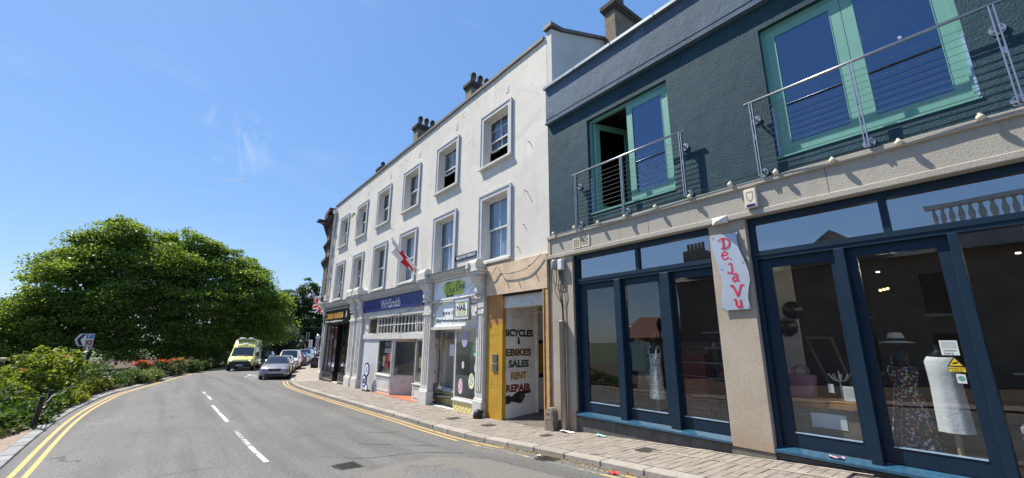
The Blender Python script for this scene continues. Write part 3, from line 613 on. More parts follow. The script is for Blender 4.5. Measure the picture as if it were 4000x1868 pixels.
# near bay window, standing at the front
def glazing(par,name,x,y0,y1,z0,z1,m,t=.05,mull=(),trans=(),gm=None,dep=.07):
    fr=MB(); fr.box(x,x+dep,y0,y0+t,z0,z1); fr.box(x,x+dep,y1-t,y1,z0,z1); fr.box(x,x+dep,y0+t,y1-t,z0,z0+t); fr.box(x,x+dep,y0+t,y1-t,z1-t,z1)
    yy_=[y0+t]+[k for k in mull for _ in (0,)]+[y1-t]; 
    for k in mull: fr.box(x+.004,x+dep-.004,k-t*.4,k+t*.4,z0+t,z1-t)
    for k in trans: fr.box(x+.008,x+dep-.008,y0+t,y1-t,k-t*.35,k+t*.35)
    w=fr.build(name,m,par)
    yb=sorted([y0+t,y1-t,*mull]); zb=sorted([z0+t,z1-t,*trans])
    for a,b in zip(yb[:-1],yb[1:]):
        for c,d in zip(zb[:-1],zb[1:]): MB().poly([(x+dep*.5,a,c),(x+dep*.5,b,c),(x+dep*.5,b,d),(x+dep*.5,a,d)]).build('pane',gm or G_SHOP,w)
    return w
glazing(nail,'shop_window',X-.04,12.5,14.0,.40,2.86,M_WT2,.07)
ss=MB(); fbox(ss,-.1,.1,12.47,14.06,.33,.41); ss.build('window_sill',M_WT2,nail,bevel=.02)
def checker(par,x,y0,y1,z0,z1,s):
    base=MB().box(x+.004,x+.1,y0,y1,z0,z1).build('stall_riser',pbr('cream_tile',(.78,.74,.55),.4,var=.08),par)
    t0=None; j=0; z=z0
    while z<z1-.01:
        i=0; y=y0
        while y<y1-.01:
            if (i+j)%2==0:
                w=min(s,y1-y); h=min(s,z1-z)
                if w>s*.5 and h>s*.5:
                    if t0 is None: t0=MB().box(-.004,.004,.004,s-.004,.004,s-.004).build('tile',M_YEL); o=t0
                    else: o=t0.copy(); COL.objects.link(o)
                    o.parent=base; o.location=(x,y,z); o.scale=(1,w/s,h/s)
            y+=s; i+=1
        z+=s; j+=1
checker(nail,X-.05,12.5,14.0,g(13)-.12,.33,.115)
MB().box(X-.02,X+.6,13.94,14.0,.41,2.86).build('bay_return',M_WT2,nail)
glazing(nail,'shop_window',X+.5,14.0,16.1,.55,2.86,M_WT2,.06,mull=(14.95,))
checker(nail,X+.46,14.0,16.2,g(15)-.1,.50,.13)
MB().box(X+.40,X+.62,14.0,16.1,.49,.56).build('window_sill',M_WT2,nail)
MB().box(X-.02,X+.55,13.9,16.2,g(15)-.02,g(15)+.006).build('threshold',pbr('pale_step',(.62,.6,.55),.8,var=.15),nail)
MB().box(X+.0,X+.62,12.5,16.2,2.87,2.95).build('soffit',M_WT2,nail)
MB().box(X+2.2,X+2.25,12,16.5,-.2,3).build('back_wall',pbr('salon_wall',(.10,.11,.10),.9,var=.3,scale=1.5),nail)
MB().box(X+.08,X+2.2,12,16.5,.30,.36).build('shop_floor',pbr('salon_floor',(.05,.045,.04),.7),nail)
for y in (13.1,13.5): MB().tube([(X+.9,y,.36),(X+.9,y,2.8)],.09,12).build('drape',pbr('salon_drape',(.2,.21,.2),.9),nail,smooth=True)
cw=MB()
for y in np.arange(14.1,16,.18): cw.ball((X+.75,y,.66),(.12,.1,.13),8,6)
cw.build('window_cushion',pbr('salon_cushion',(.55,.52,.48),.9,var=.3,scale=20),nail,smooth=True)
notice=MB(); notice.box(X+.485,X+.49,14.9,15.3,1.85,2.3); notice.build('notice',M_SGN,nail)
# painted egg discs stuck behind the bay glass
eggc=[((13.39,2.51),.19,.30,(.42,.36,.72),(.6,.5,.1)),((12.66,2.18),.17,.28,(.16,.62,.50),(.35,.15,.1)),((13.45,1.59),.08,.13,(.78,.6,.65),(.6,.1,.2)),((12.62,1.52),.08,.15,(.55,.66,.85),(.6,.05,.08)),((12.87,1.07),.18,.26,(.82,.80,.42),(.1,.35,.6)),((13.58,.85),.14,.26,(.82,.62,.74),(.6,.03,.08)),((12.58,.69),.07,.14,(.5,.6,.8),(.1,.2,.5))]
lbl=['lilac egg cut-out high in the nail bar bay window','green egg cut-out beside the bay window pilaster','tiny pink egg cut-out in the nail bar window','small pale blue egg cut-out at middle height','yellow egg cut-out with blue flowers low in the bay window','pink egg cut-out with red spots at the window corner','small blue egg cut-out at the bottom of the bay window']
for ((y,z),ry,rz_,c,c2),lb in zip(eggc,lbl):
    t=thing('egg_cutout',lb,'decoration',(X-.06,y,z),'egg cut-outs in the nail bar window')
    pts=[(y+ry*math.cos(a)*(1-.12*math.sin(a)),z+rz_*math.sin(a)) for a in np.linspace(0,2*math.pi,25)[:-1]]
    nm='egg_%d'%int(y*100); MB().prism(pts,'x',X-.012,X-.008).build('disc',pbr(nm,c,.5,var=.05),t)
    d=MB()
    for i in range(7 if ry>.1 else 3):
        a=i*2.4; rr=.55*math.sqrt((i+.4)/7); py,pz=y+ry*rr*1.3*math.cos(a),z+rz_*rr*1.3*math.sin(a)
        d.lathe([(ry*.2,X-.0165),(ry*.2,X-.0125)],(0,py,pz),8,'x')
    d.build('spots',pbr(nm+'s',c2,.5),t)
# small hanging sign across the front of the nail bar
hs_=thing('hanging_sign','square white projecting sign reading NAIL BAR hung on wires','sign',(X-.25,13.2,3.6))
yl,yr=13.62,12.62
MB().box(X-.36,X-.28,yr,yl,3.2,3.93).build('sign_box',M_SGN,hs_,bevel=.008)
fr=MB(); x0,x1=X-.375,X-.3605
for (a,b,c,d) in ((yr+.07,yl-.07,3.82,3.835),(yr+.07,yl-.07,3.29,3.305),(yr+.07,yr+.085,3.305,3.82),(yl-.085,yl-.07,3.305,3.82)): fr.box(x0,x1,a,b,c,d)
e=.05
for (a,b,c,d) in ((yr-.02,yl+.02,3.93,3.955),(yr-.02,yl+.02,3.175,3.2),(yr-.02,yr,3.2,3.93),(yl,yl+.02,3.2,3.93)): fr.box(X-.38,X-.26,a,b,c,d)
fr.build('border',pbr('sign_frame',(.34,.35,.33),.4,metal=.5),hs_)
MB().box(X-.3615,X-.3605,yr+.2,yl-.2,3.33,3.50).build('green_band',M_LIME,hs_); text('lettering','NAIL',.26,(X-.365,13.12,3.585),M_INK,hs_,bold=.006,sx=1.15); text('lettering','BAR',.22,(X-.365,13.12,3.415),M_SGN,hs_,sx=1.2); text('lettering','The One',.13,(X-.365,13.12,3.755),M_LIME,hs_,shear=.35,bold=.003)
hw=MB(); hw.tube([(X-.32,13.5,3.95),(X-.12,12.3,4.75)],.006,5); hw.tube([(X-.32,12.75,3.95),(X-.1,12.3,4.75)],.006,5); hw.tube([(X-.32,12.64,3.7),(X-.05,12.2,3.75)],.012,6); hw.build('wires',M_INK,hs_)
# security camera on the pilaster head
cam_b=thing('security_camera','white dome camera fixed above the nail bar pilaster','camera',(X-.4,12.35,5.0)); MB().box(X-.62,X-.5,12.36,12.52,4.92,5.12).build('bracket',M_WT2,cam_b,bevel=.02); MB().ball((X-.58,12.44,4.9),.08).build('dome',M_GP,cam_b,smooth=True)
# ================================================================ newsagent shopfront
news=thing('newsagent_shopfront','white shopfront with a long dark blue fascia and red tiled entrance','shopfront',(X,20.2,g(20)))
pilaster(news,24.02,24.9,5.05,g(24.5),M_WT2); cornice(news,16.5,24.02,4.66,M_WT2,.18)
M_NAVY=pbr('fascia_navy',(.012,.02,.17),.35,var=.05); M_GREYW=pbr('painted_wall',(.56,.56,.58),.7,var=.07,scale=3,dirt=.15)
f=MB(); fbox(f,-.05,.18,16.56,23.98,3.94,4.58); fas=f.build('fascia',M_NAVY,news)
text_fit('lettering','WHSmith',2.42,.42,(X-.185,20.13,4.25),M_WT,fas,bold=.002,extrude=.004)
f=MB(); fbox(f,-.1,.1,16.56,24.0,3.62,3.94); f.build('upper_rail',M_WT2,news); f=MB(); fbox(f,-.1,.06,16.56,24.0,2.52,2.76); f.build('middle_rail',M_WT2,news)
# clerestory lights
for (a,b,nm,tr) in ((22.05,23.3,0,0),(19.95,21.95,4,1),(17.5,19.85,5,1),(16.58,17.4,2,1)):
    mull=[a+(b-a)*(i+1)/(nm+1) for i in range(nm)]; glazing(news,'clerestory_window',X-.0,a,b,2.76,3.62,M_WT2,.06,mull=mull,trans=((3.2,) if tr else ()))
f=MB(); fbox(f,-.1,.02,23.3,24.02,2.76,3.62); f.build('end_panel',M_WT2,news)
f=MB(); fbox(f,-.12,.0,21.75,24.02,g(23)-.2,2.52); f.build('rendered_panel',M_GREYW,news)
# display window and panelled riser
glazing(news,'display_window',X,19.9,21.75,.8,2.52,M_WT2,.08)
def riser(par,x,y0,y1,z0,z1,m):
    r_=MB().box(x,x+.1,y0,y1,z0,z1).build('stall_riser',m,par); fr=MB(); t=.06
    for (a,b,c,d) in ((y0+.12,y1-.12,z1-.14,z1-.1),(y0+.12,y1-.12,z0+.28,z0+.32),(y0+.12,y0+.16,z0+.32,z1-.14),(y1-.16,y1-.12,z0+.32,z1-.14)): fr.box(x-.015,x-.0005,a,b,c,d)
    fr.build('panel_moulding',m,r_); MB().box(x-.05,x+.1,y0,y1,z1,z1+.05).build('window_sill',m,r_,bevel=.01)
riser(news,X-.02,19.88,21.76,g(21)-.15,.76,M_WT2)
# splayed return into the recessed entrance
def slab(name,p0,p1,z0,z1,t,m,par):
    d=Vector((p1[0]-p0[0],p1[1]-p0[1],0)).normalized(); q=Vector((-d.y,d.x,0))*t
    A=[(p0[0],p0[1]),(p1[0],p1[1]),(p1[0]+q.x,p1[1]+q.y),(p0[0]+q.x,p0[1]+q.y)]; return MB().prism(A,'z',z0,z1).build(name,m,par)
pa,pb=(X+.02,19.88),(X+1.3,18.75)
slab('return_riser',pa,pb,g(20)-.1,.84,.08,M_WT2,news); slab('return_head',pa,pb,2.4,2.52,.08,M_WT2,news)
slab('corner_post',(X-.02,19.98),(X+.12,19.84),.8,2.52,.1,M_WT2,news); slab('corner_post',(X+1.15,18.9),(X+1.3,18.77),.8,2.52,.1,M_WT2,news)
d=MB().poly([(X+.14,19.8,.84),(X+1.15,18.9,.84),(X+1.15,18.9,2.4),(X+.14,19.8,2.4)]); d.build('return_pane',G_SHOP,news)
# doorway
ed=MB(); ed.box(X+1.3,X+1.38,17.75,17.83,g(18),2.5); ed.box(X+1.3,X+1.38,18.65,18.75,g(18),2.5); ed.box(X+1.3,X+1.38,17.83,18.65,2.4,2.52); ed.build('door_frame',M_WT2,news)
dl=MB(); m=Matrix.Rotation(R(62),3,'Z')
for (a,b,c,e) in ((0,.09,0,2.3),(.73,.82,0,2.3),(.09,.73,0,.35),(.09,.73,2.18,2.3),(.09,.73,1.0,1.1)):
    k=len(dl.v); dl.box(-.02,.02,a,b,c,e)
    for i in range(k,len(dl.v)): p=m@Vector(dl.v[i]); dl.v[i]=(X+1.36+p.x,17.84+p.y*.0+abs(p.y)*.5,g(18)+.03+p.z)
dl.build('door_leaf',M_WT2,news)
slab('return_riser',(X+1.25,17.7),(X+.02,17.45),g(17)-.1,.6,.06,M_WT2,news); slab('corner_post',(X+.14,17.46),(X-.0,17.46),g(17),2.52,.12,M_WT2,news)
glazing(news,'display_window',X,16.6,17.45,.66,2.52,M_WT2,.07); riser(news,X-.02,16.56,17.46,g(17)-.15,.62,M_WT2)
MB().box(X+3.2,X+3.3,16.5,24,-.2,3.6).build('back_wall',pbr('shop_dark',(.05,.05,.055),.9,var=.4,scale=1.2),news)
MB().box(X+.0,X+1.4,16.6,21.8,2.53,2.6).build('soffit',M_WT2,news)
MB().box(X+1.4,X+3.2,16.5,24,g(20)-.02,g(20)+.03).build('shop_floor',pbr('dark_floor',(.06,.055,.05),.6),news)
tl=pbr('red_tile',(.42,.135,.07),.7,var=.15,scale=8,rand=.15,dirt=.2); t0=None
for i in range(5):
    for j in range(9):
        yy_=16.75+j*.37+(.0); xx=X-.22+.3*i
        if t0 is None: t0=MB().box(.004,.296,.004,.366,-.03,.008).build('floor_tile',tl); o=t0
        else: o=t0.copy(); COL.objects.link(o)
        o.parent=news; o.matrix_parent_inverse=WM[news.name].inverted(); o.location=(xx,yy_,g(yy_)+.004)
j=0
for j in range(4):
    o=t0.copy(); COL.objects.link(o); o.location=(X-.22,20.08+j*.37,g(20.3)+.004)
# window poster and goods
po=thing('sale_poster','dark window poster reading PRICE DROP above red price panels','poster',(X+.1,20.5,1.7))
MB().box(X+.095,X+.10,20.02,21.3,1.78,2.44).build('sheet',pbr('poster_dark',(.03,.03,.06),.5),po); text('lettering','PRICE',.32,(X+.092,20.66,2.24),M_WT,po,bold=.008,shear=.1,sx=.85); text('lettering','DROP',.32,(X+.092,20.66,1.95),M_WT,po,bold=.008,shear=.1,sx=.85)
for i,(a,b,c,d_,col) in enumerate(((20.42,20.95,1.4,1.76,(.5,.03,.05)),(20.2,20.42,1.45,1.9,(.55,.5,.45)),(20.5,20.9,1.08,1.36,(.55,.06,.08)),(20.95,21.2,1.2,1.7,(.5,.45,.35)))): MB().box(X+.093,X+.0945,a,b,c,d_).build('price_card',pbr('card%d'%i,col,.6,var=.3,scale=12),po)
for i,(cn,col) in enumerate((('pale grey',(.5,.5,.48)),('dark blue',(.1,.25,.45)),('green',(.15,.35,.2)),('orange',(.5,.35,.1)),('cream',(.6,.58,.55)))):
    y=20.05+i*.32; h=.2+.16*random.random(); t=MB().box(X+.3,X+.42,y,y+.24,.86,.86+h).build('book',pbr('book_'+cn,col,.6,var=.2,scale=15))
    tag(t,cn+' book standing at the bottom of the newsagent display window','book','books in the newsagent window')
po2=MB().box(X+.1,X+.105,16.7,17.2,1.3,1.75).build('window_card',pbr('card_yellow',(.5,.42,.25),.6,var=.5,scale=14)); tag(po2,'small yellow card in the narrow window beside the doorway','poster')
dpz=MB().box(X+1.5,X+1.52,17.85,18.1,.5,2.1).build('banner',pbr('banner_dark',(.03,.03,.12),.6)); tag(dpz,'narrow dark blue banner hanging inside the newsagent doorway','banner')
# stacked-roundel pavement sign
rs=thing('roundel_sign','blue and white sign of three stacked roundels standing by the newsagent wall','sign',(X-.25,22.45,g(22.4)))
for (y,z,r_) in ((22.30,.98,.36),(22.55,.42,.31),(22.18,.10,.19)):
    MB().lathe([(r_,X-.30),(r_,X-.27)],(0,y,z),28,'x').build('roundel',M_NAVY,rs); MB().lathe([(r_*.74,X-.306),(r_*.74,X-.3005)],(0,y,z),28,'x').build('white_disc',M_SGN,rs)
bb=pbr('logo_blue',(.10,.25,.55),.5); l=MB(); l.ball((X-.308,22.3,1.06),(.004,.09,.1)); l.ball((X-.308,22.2,.92),(.004,.1,.05)); l.ball((X-.308,22.36,.9),(.004,.05,.08)); l.build('emblem',bb,rs)
text('lettering','PLAY',.15,(X-.31,22.55,.48),M_INK,rs,bold=.008,shear=.2); text('lettering','HERE',.15,(X-.31,22.55,.35),M_INK,rs,bold=.008,shear=.2)
MB().box(X-.34,X-.1,22.1,22.7,g(22.4)-.02,g(22.4)+.06).build('foot',iron,rs); MB().tube([(X-.26,22.3,g(22.4)),(X-.26,22.3,.9)],.03,8).build('post',iron,rs)
# ================================================================ barber shopfront
barb=thing('barber_shopfront','black shopfront of the barber with gold lettering and brown drapes','shopfront',(X,28.8,g(28.8)))
pilaster(barb,25.2,26.15,5.05,g(25.7),M_WT2); pilaster(barb,31.35,32.1,5.05,g(31.7),M_WT2,barrel=False); cornice(barb,26.15,31.35,4.66,M_WT2,.18); cornice(barb,24.9,25.2,4.66,M_WT2,.1,False)
f=MB(); fbox(f,-.1,.02,24.9,25.2,g(25)-.2,4.6); f.build('party_panel',M_WT2,barb)
M_BLK=pbr('gloss_black',(.012,.012,.013),.3,var=.2); M_GOLD=pbr('gold_leaf',(.62,.36,.08),.4,metal=.3,var=.2,scale=12); M_CREAM=pbr('cream_line',(.55,.5,.38),.5)
f=MB(); fbox(f,-.05,.22,26.2,31.6,3.55,4.36); fas=f.build('fascia',M_BLK,barb); f=MB(); fbox(f,.2,.3,26.15,31.6,4.40,4.50); f.build('awning_box',pbr('steel_grey',(.3,.32,.34),.4,metal=.6),fas)
text_fit('lettering','TURKISH BARBERS',3.95,.40,(X-.225,29.35,4.03),M_GOLD,fas,bold=.014,extrude=.004)
sm_=MB(); yq=31.3
while yq>27.4:
    w_=random.uniform(.08,.3); fbox(sm_,.2205,.224,yq-w_,yq,3.63,3.63+random.choice((.06,.08,.1))); yq-=w_+random.choice((.03,.03,.1))
sm_.build('small_print',M_WT,fas)
lg=MB(); lg.lathe([(.09,X-.227),(.09,X-.2205)],(0,26.75,4.2),14,'x'); lg.box(X-.227,X-.2205,26.68,26.82,3.8,4.15); lg.build('razor_emblem',M_SGN,fas)
M_BRN=pbr('brown_drape',(.42,.13,.07),.7,var=.35,scale=2.5)
for (a,b) in ((26.2,27.75),(28.85,31.35)):
    n=2 if b-a<2 else 3
    glazing(barb,'display_window',X-.03,a,b,.5,3.55,M_BLK,.07,mull=[a+(b-a)*(i+1)/n for i in range(n-1)],trans=(2.1,))
    rs_=MB().box(X-.08,X+.1,a,b,g(28)-.2,.48).build('stall_riser',M_BLK,barb); fr=MB()
    for (p,q_,c,d_) in ((a+.1,b-.1,.36,.39),(a+.1,b-.1,.0,.03),(a+.1,a+.13,.03,.36),(b-.13,b-.1,.03,.36)): fr.box(X-.09,X-.0805,p,q_,c,d_)
    fr.build('cream_line',M_CREAM,rs_); MB().box(X-.13,X+.1,a-.02,b+.02,.48,.53).build('window_sill',M_BLK,rs_)
    for s in np.arange(a+.15,b-.4,.85):
        dr=MB(); A=[];B=[]
        for i in range(9): A.append((X+.22+.05*(i%2),s+i*.055,.9)); B.append((X+.22+.05*(i%2),s+i*.055,3.5))
        dr.strip(A,B).build('drape',M_BRN,barb,smooth=True)
    for s in np.arange(a+.2,b-.3,.5):
        MB().box(X+.12,X+.14,s,s+.42,.56,.95+.25*random.random()).build('photo_card',pbr('photo%d'%random.randint(0,3),[(.35,.33,.36),(.2,.22,.3),(.4,.3,.28),(.28,.3,.3)][random.randint(0,3)],.6,var=.7,scale=9),barb)
MB().box(X+.9,X+.96,27.75,28.85,g(28),3.5).build('door',M_BRN,barb); MB().box(X,X+.9,27.72,27.76,g(28),3.5).build('porch_side',M_BLK,barb); MB().box(X,X+.9,28.84,28.88,g(28),3.5).build('porch_side',M_BLK,barb)
MB().box(X-.1,X+.9,27.76,28.84,g(28)-.02,g(28)+.05).build('threshold',pbr('pale_step',(.62,.6,.55),.8),barb)
MB().box(X+2.4,X+2.5,26,31.5,-.2,3.6).build('back_wall',pbr('barber_dark',(.08,.045,.03),.9),barb)
for (y,z) in ((27.3,2.75),(27.0,3.1),(29.6,2.9),(29.9,3.0),(30.2,2.85),(28.6,3.2)): MB().ball((X+1.0,y,z),.06,10,6).build('ceiling_lamp',lampmat('warm_lamp',(1,.75,.5),4),barb)
pr=MB().box(X+.1,X+.12,26.5,27.05,2.0,3.0).build('price_board',M_BLK,barb); MB().box(X+.094,X+.0995,26.55,27.0,2.25,2.75).build('price_print',pbr('print_grey',(.35,.35,.38),.6,var=.9,scale=16),pr)
# barber's pole
bp=thing('barber_pole','red, white and blue striped pole on the corner of the barber shop','barber pole',(X-.3,31.9,2.2))
MB().lathe([(.13,1.55),(.15,1.62),(.12,1.68)],(X-.42,31.9,0),16).build('lower_cap',pbr('chrome',(.6,.6,.62),.2,metal=1),bp,smooth=True); MB().lathe([(.12,2.55),(.16,2.6),(.15,2.72),(.07,2.84),(.02,2.86)],(X-.42,31.9,0),16).build('upper_cap',pbr('chrome',(.6,.6,.62),.2,metal=1),bp,smooth=True)
cc=[M_WT,pbr('pole_red',(.55,.03,.04),.4),M_WT,pbr('pole_blue',(.04,.07,.4),.4)]; n=16; st_=[MB(),MB(),MB(),MB()]
for i in range(14):
    for k in range(n):
        z0,z1=1.68+.87*i/14,1.68+.87*(i+1)/14; a0,a1=2*math.pi*k/n,2*math.pi*(k+1)/n
        st_[((k+i)//2)%4].add([(X-.42+.11*math.cos(a0),31.9+.11*math.sin(a0),z0),(X-.42+.11*math.cos(a1),31.9+.11*math.sin(a1),z0),(X-.42+.11*math.cos(a1),31.9+.11*math.sin(a1),z1),(X-.42+.11*math.cos(a0),31.9+.11*math.sin(a0),z1)],[(0,1,2,3)])
for s,c in zip(st_,cc): s.build('stripe',c,bp)
MB().box(X-.42,X-.1,31.86,31.94,1.6,1.66).box(X-.42,X-.1,31.86,31.94,2.6,2.66).build('bracket',M_INK,bp)
bs_=thing('small_wall_sign','small white square sign on a bracket beside the striped pole','sign',(X-.7,32.0,2.4)); MB().box(X-.95,X-.72,31.95,31.98,1.95,2.5).build('panel',M_SGN,bs_); MB().tube([(X-.1,31.97,3.3),(X-1.3,31.97,3.35)],.02,6).build('bracket',M_INK,bs_)
# flags
M_POLE=pbr('flag_pole',(.75,.75,.73),.4)
def flag_surface(org,along,hang,n,mm,amp,ph):
    """grid of a drooping cloth: along = pole direction, hang = drop direction"""
    V=[]
    for i in range(n+1):
        for j in range(mm+1):
            u,w=i/n,j/mm; p=Vector(org)+Vector(along)*u+Vector(hang)*w+Vector((amp*math.sin(w*7+u*3+ph)*(.3+w),amp*.6*math.sin(u*6+w*4+ph),-.12*w*w*u)); V.append(p)
    return V
def make_flag(name,label,base,tip,hang,cells,cols,fr,n=24,mm=18,amp=.07):
    t=thing(name,label,'flag',base); MB().tube([base,tip],[.03,.022],8).build('pole',M_POLE,t); MB().ball(tip,.055,10,6).build('finial',M_POLE,t,smooth=True)
    b,e=Vector(base),Vector(tip); a0=b+(e-b)*fr[0]; al=(e-b)*(fr[1]-fr[0]); V=flag_surface(a0,al,hang,n,mm,amp,.7); parts={}
    for i in range(n):
        for j in range(mm):
            c=cells((i+.5)/n,(j+.5)/mm); parts.setdefault(c,[]).append((i*(mm+1)+j,(i+1)*(mm+1)+j,(i+1)*(mm+1)+j+1,i*(mm+1)+j+1))
    for c,fs in parts.items():
        me=bpy.data.meshes.new('cloth'); me.from_pydata([tuple(v) for v in V],[],fs); me.polygons.foreach_set('use_smooth',[True]*len(fs))
        bm=bmesh.new(); bm.from_mesh(me); bmesh.ops.delete(bm,geom=[v for v in bm.verts if not v.link_faces],context='VERTS'); bm.to_mesh(me); bm.free(); link('cloth',me,cols[c],t)
    return t
def clothmat(name,c):
    m,n,b,o=newmat(name); b.inputs['Base Color'].default_value=(*c,1); b.inputs['Roughness'].default_value=.8; t=node(n,'ShaderNodeBsdfTranslucent',{'Color':(*c,1)}); mm_=node(n,'ShaderNodeMixShader',{0:.35}); n.links.new(b.outputs[0],mm_.inputs[1]); n.links.new(t.outputs[0],mm_.inputs[2]); n.links.new(mm_.outputs[0],o.inputs[0]); return m
FR,FWH,FB=clothmat('flag_red',(.65,.035,.04)),clothmat('flag_white',(.82,.82,.82)),clothmat('flag_blue',(.02,.04,.22))
make_flag('cross_flag','white flag with a red cross hanging from an angled pole above the newsagent',(X-.05,17.15,5.35),(X-.95,18.6,7.15),(.05,.02,-.5),lambda u,w:0 if (abs(u-.5)<.14 or abs(w-.45)<.12) else 1,[FR,FWH],(.22,.95),24,18,.11)
def uj(u,w):
    a,b=(u-.5)*1.0,(w-.5)*2
    if abs(a)<.1 or abs(b)<.2: return 0
    if abs(a)<.17 or abs(b)<.34: return 1
    d=min(abs(a*2-b),abs(a*2+b)); return 0 if d<.16 else (1 if d<.36 else 2)
make_flag('union_flag','red, white and blue crossed flag drooping at the far corner of the barber shop',(X-.2,31.9,4.75),(X-1.0,32.6,5.9),(.2,.1,-1.0),uj,[FR,FWH,FB],(.25,.95),30,24,.12)
# ================================================================ bicycle passage
bike=thing('bicycle_passage','boarded entrance to the bicycle shop with roller shutter and yellow side panel','shop entrance',(X,10.4,g(10.4)))
M_PLY=pbr('plywood',(.62,.47,.33),.75,var=.18,scale=2.2,bump=.15,bscale=20,dirt=.25); M_WOOD=pbr('new_timber',(.50,.30,.13),.7,var=.2,scale=9,bump=.2); M_MUST=pbr('mustard_paint',(.48,.27,.02),.55,var=.14,scale=3,bump=.2,bscale=20,dirt=.25); M_ORG=pbr('orange_paint',(.42,.20,.05),.6,var=.14,scale=3,dirt=.2)
M_PW=pbr('passage_white',(.72,.70,.65),.75,var=.1,scale=3,dirt=.3)
for (a,b) in ((8.84,9.86),(9.865,10.88),(10.885,11.92)): 
    f=MB(); fbox(f,-.02,.12,a,b,3.93,4.95); f.build('plywood_sheet',M_PLY,bike)
    s=MB()
    for yy_ in (a+.06,b-.06):
        for z in (4.0,4.3,4.6,4.9): s.lathe([(.012,X-.1225),(.012,X-.1205)],(0,yy_,z),6,'x')
    s.build('screw',iron,bike)
f=MB(); fbox(f,-.15,.1,8.82,8.98,g(8.9)-.05,3.925); f.build('timber_post',M_WOOD,bike,bevel=.006); f=MB(); fbox(f,.02,.13,8.985,9.02,g(8.9)-.05,3.92); f.build('timber_batten',M_WOOD,bike)
f=MB(); fbox(f,-.1,.04,11.06,11.92,g(11.5)-.1,2.98); f.build('side_panel',M_MUST,bike); f=MB(); fbox(f,-.1,.04,11.06,11.92,2.98,3.93); f.build('upper_panel',M_ORG,bike)
f=MB(); fbox(f,-.34,-.03,9.0,11.5,3.48,3.9); f.build('shutter_box',M_WT2,bike,bevel=.01); f=MB(); fbox(f,-.3,-.05,11.36,11.5,3.3,3.48); f.build('shutter_guide',M_WT2,bike)
f=MB(); fbox(f,-.05,.06,8.98,11.06,3.86,3.925); f.build('dark_lintel',M_DK,bike)
MB().box(X+.02,X+1.4,11.08,11.2,.0,3.95).build('lettered_wall',M_PW,bike)
MB().box(X+1.4,X+1.46,11.0,11.3,.0,3.95).build('door_jamb',M_PW,bike); MB().box(X+1.46,X+4.5,11.3,11.4,.0,3.95).build('inner_wall',M_PW,bike)
MB().box(X+1.47,X+3.6,11.28,11.298,1.35,2.35).build('yellow_board',M_MUST,bike)
for (a,b) in ((2.35,2.47),(1.22,1.35)): MB().box(X+1.46,X+3.6,11.27,11.298,a,b).build('black_rail',M_INK,bike)
MB().box(X+.0,X+5,8.6,8.75,-.1,3.95).build('passage_wall',MT['grey_render'],bike); MB().box(X+5,X+5.1,8.6,11.5,-.1,4).build('end_wall',M_DK,bike); MB().box(X+.05,X+5,8.7,11.5,3.95,4.05).build('ceiling',M_PW,bike)
mb=MB(); mb.strip([(X-.02,y,g(y)+.004) for y in (8.7,9.5,10.5,11.3)],[(X+5,y,g(y)+.35) for y in (8.7,9.5,10.5,11.3)]); mb.build('passage_floor',pbr('passage_floor',(.12,.105,.09),.9,var=.3,scale=8,bump=.6,bscale=14,bdist=.02),bike)
# lettering on the side wall, which faces -y and reads along +x
FACE_Y=Matrix(((1,0,0),(0,0,-1),(0,1,0)))
cg,cr_,co_,ck_=pbr('paint_green',(.04,.075,.04),.6),pbr('paint_red',(.17,.02,.02),.6),pbr('paint_ochre',(.36,.19,.02),.6),pbr('paint_black',(.02,.02,.022),.6)
for (b,z,w,m_) in (('BICYCLES',2.68,1.26,ck_),('&',2.44,.13,ck_),('EBIKES',2.06,1.08,pbr('paint_brown',(.10,.07,.025),.6)),('SALES',1.70,.86,cg),('RENT',1.33,.66,co_),('REPAIR',.95,1.04,cr_)):
    me=text_mesh(b,.30,bold=.015,extrude=.002); xs_=[v.co.x for v in me.vertices]; k=w/(max(xs_)-min(xs_)); c=(max(xs_)+min(xs_))/2
    for v in me.vertices: v.co.x=(v.co.x-c)*k
    me.transform(Matrix.Translation((9.06,11.077,z)) @ FACE_Y.to_4x4()); link('lettering',me,m_,bike)
hp=[(8.52,.50),(8.52,.74),(8.68,.76),(8.76,.70),(8.9,.80),(9.05,.86),(9.2,.86),(9.54,.88),(9.58,.83),(9.54,.78),(9.3,.76),(9.33,.70),(9.31,.64),(9.26,.62),(9.27,.57),(9.2,.54),(9.18,.50),(9.05,.49),(8.86,.54),(8.76,.56),(8.68,.50)]
MB().prism(hp,'y',11.0755,11.079).build('pointing_hand',ck_,bike)
hl=MB(); 
for (a,b,c,d_) in ((9.1,9.3,.72,.735),(9.12,9.3,.64,.652),(9.1,9.25,.57,.58)): hl.box(a,b,11.073,11.0753,c,d_)
hl.build('finger_line',co_,bike)
for (z) in (1.89,1.60): 
    t=MB(); fbox(t,.041,.075,11.30,11.56,z-.13,z+.13); t.build('meter_plate',pbr('meter_grey',(.12,.12,.115),.5,metal=.4),bike,bevel=.01)
for z in (2.62,1.05): 
    for i in range(2): 
        f=MB(); fbox(f,.0405,.0415,11.2+.1*i,11.75-.05*i,z-.09*i,z-.09*i+.02); f.build('faint_script',pbr('faint_brown',(.32,.18,.02),.6),bike)
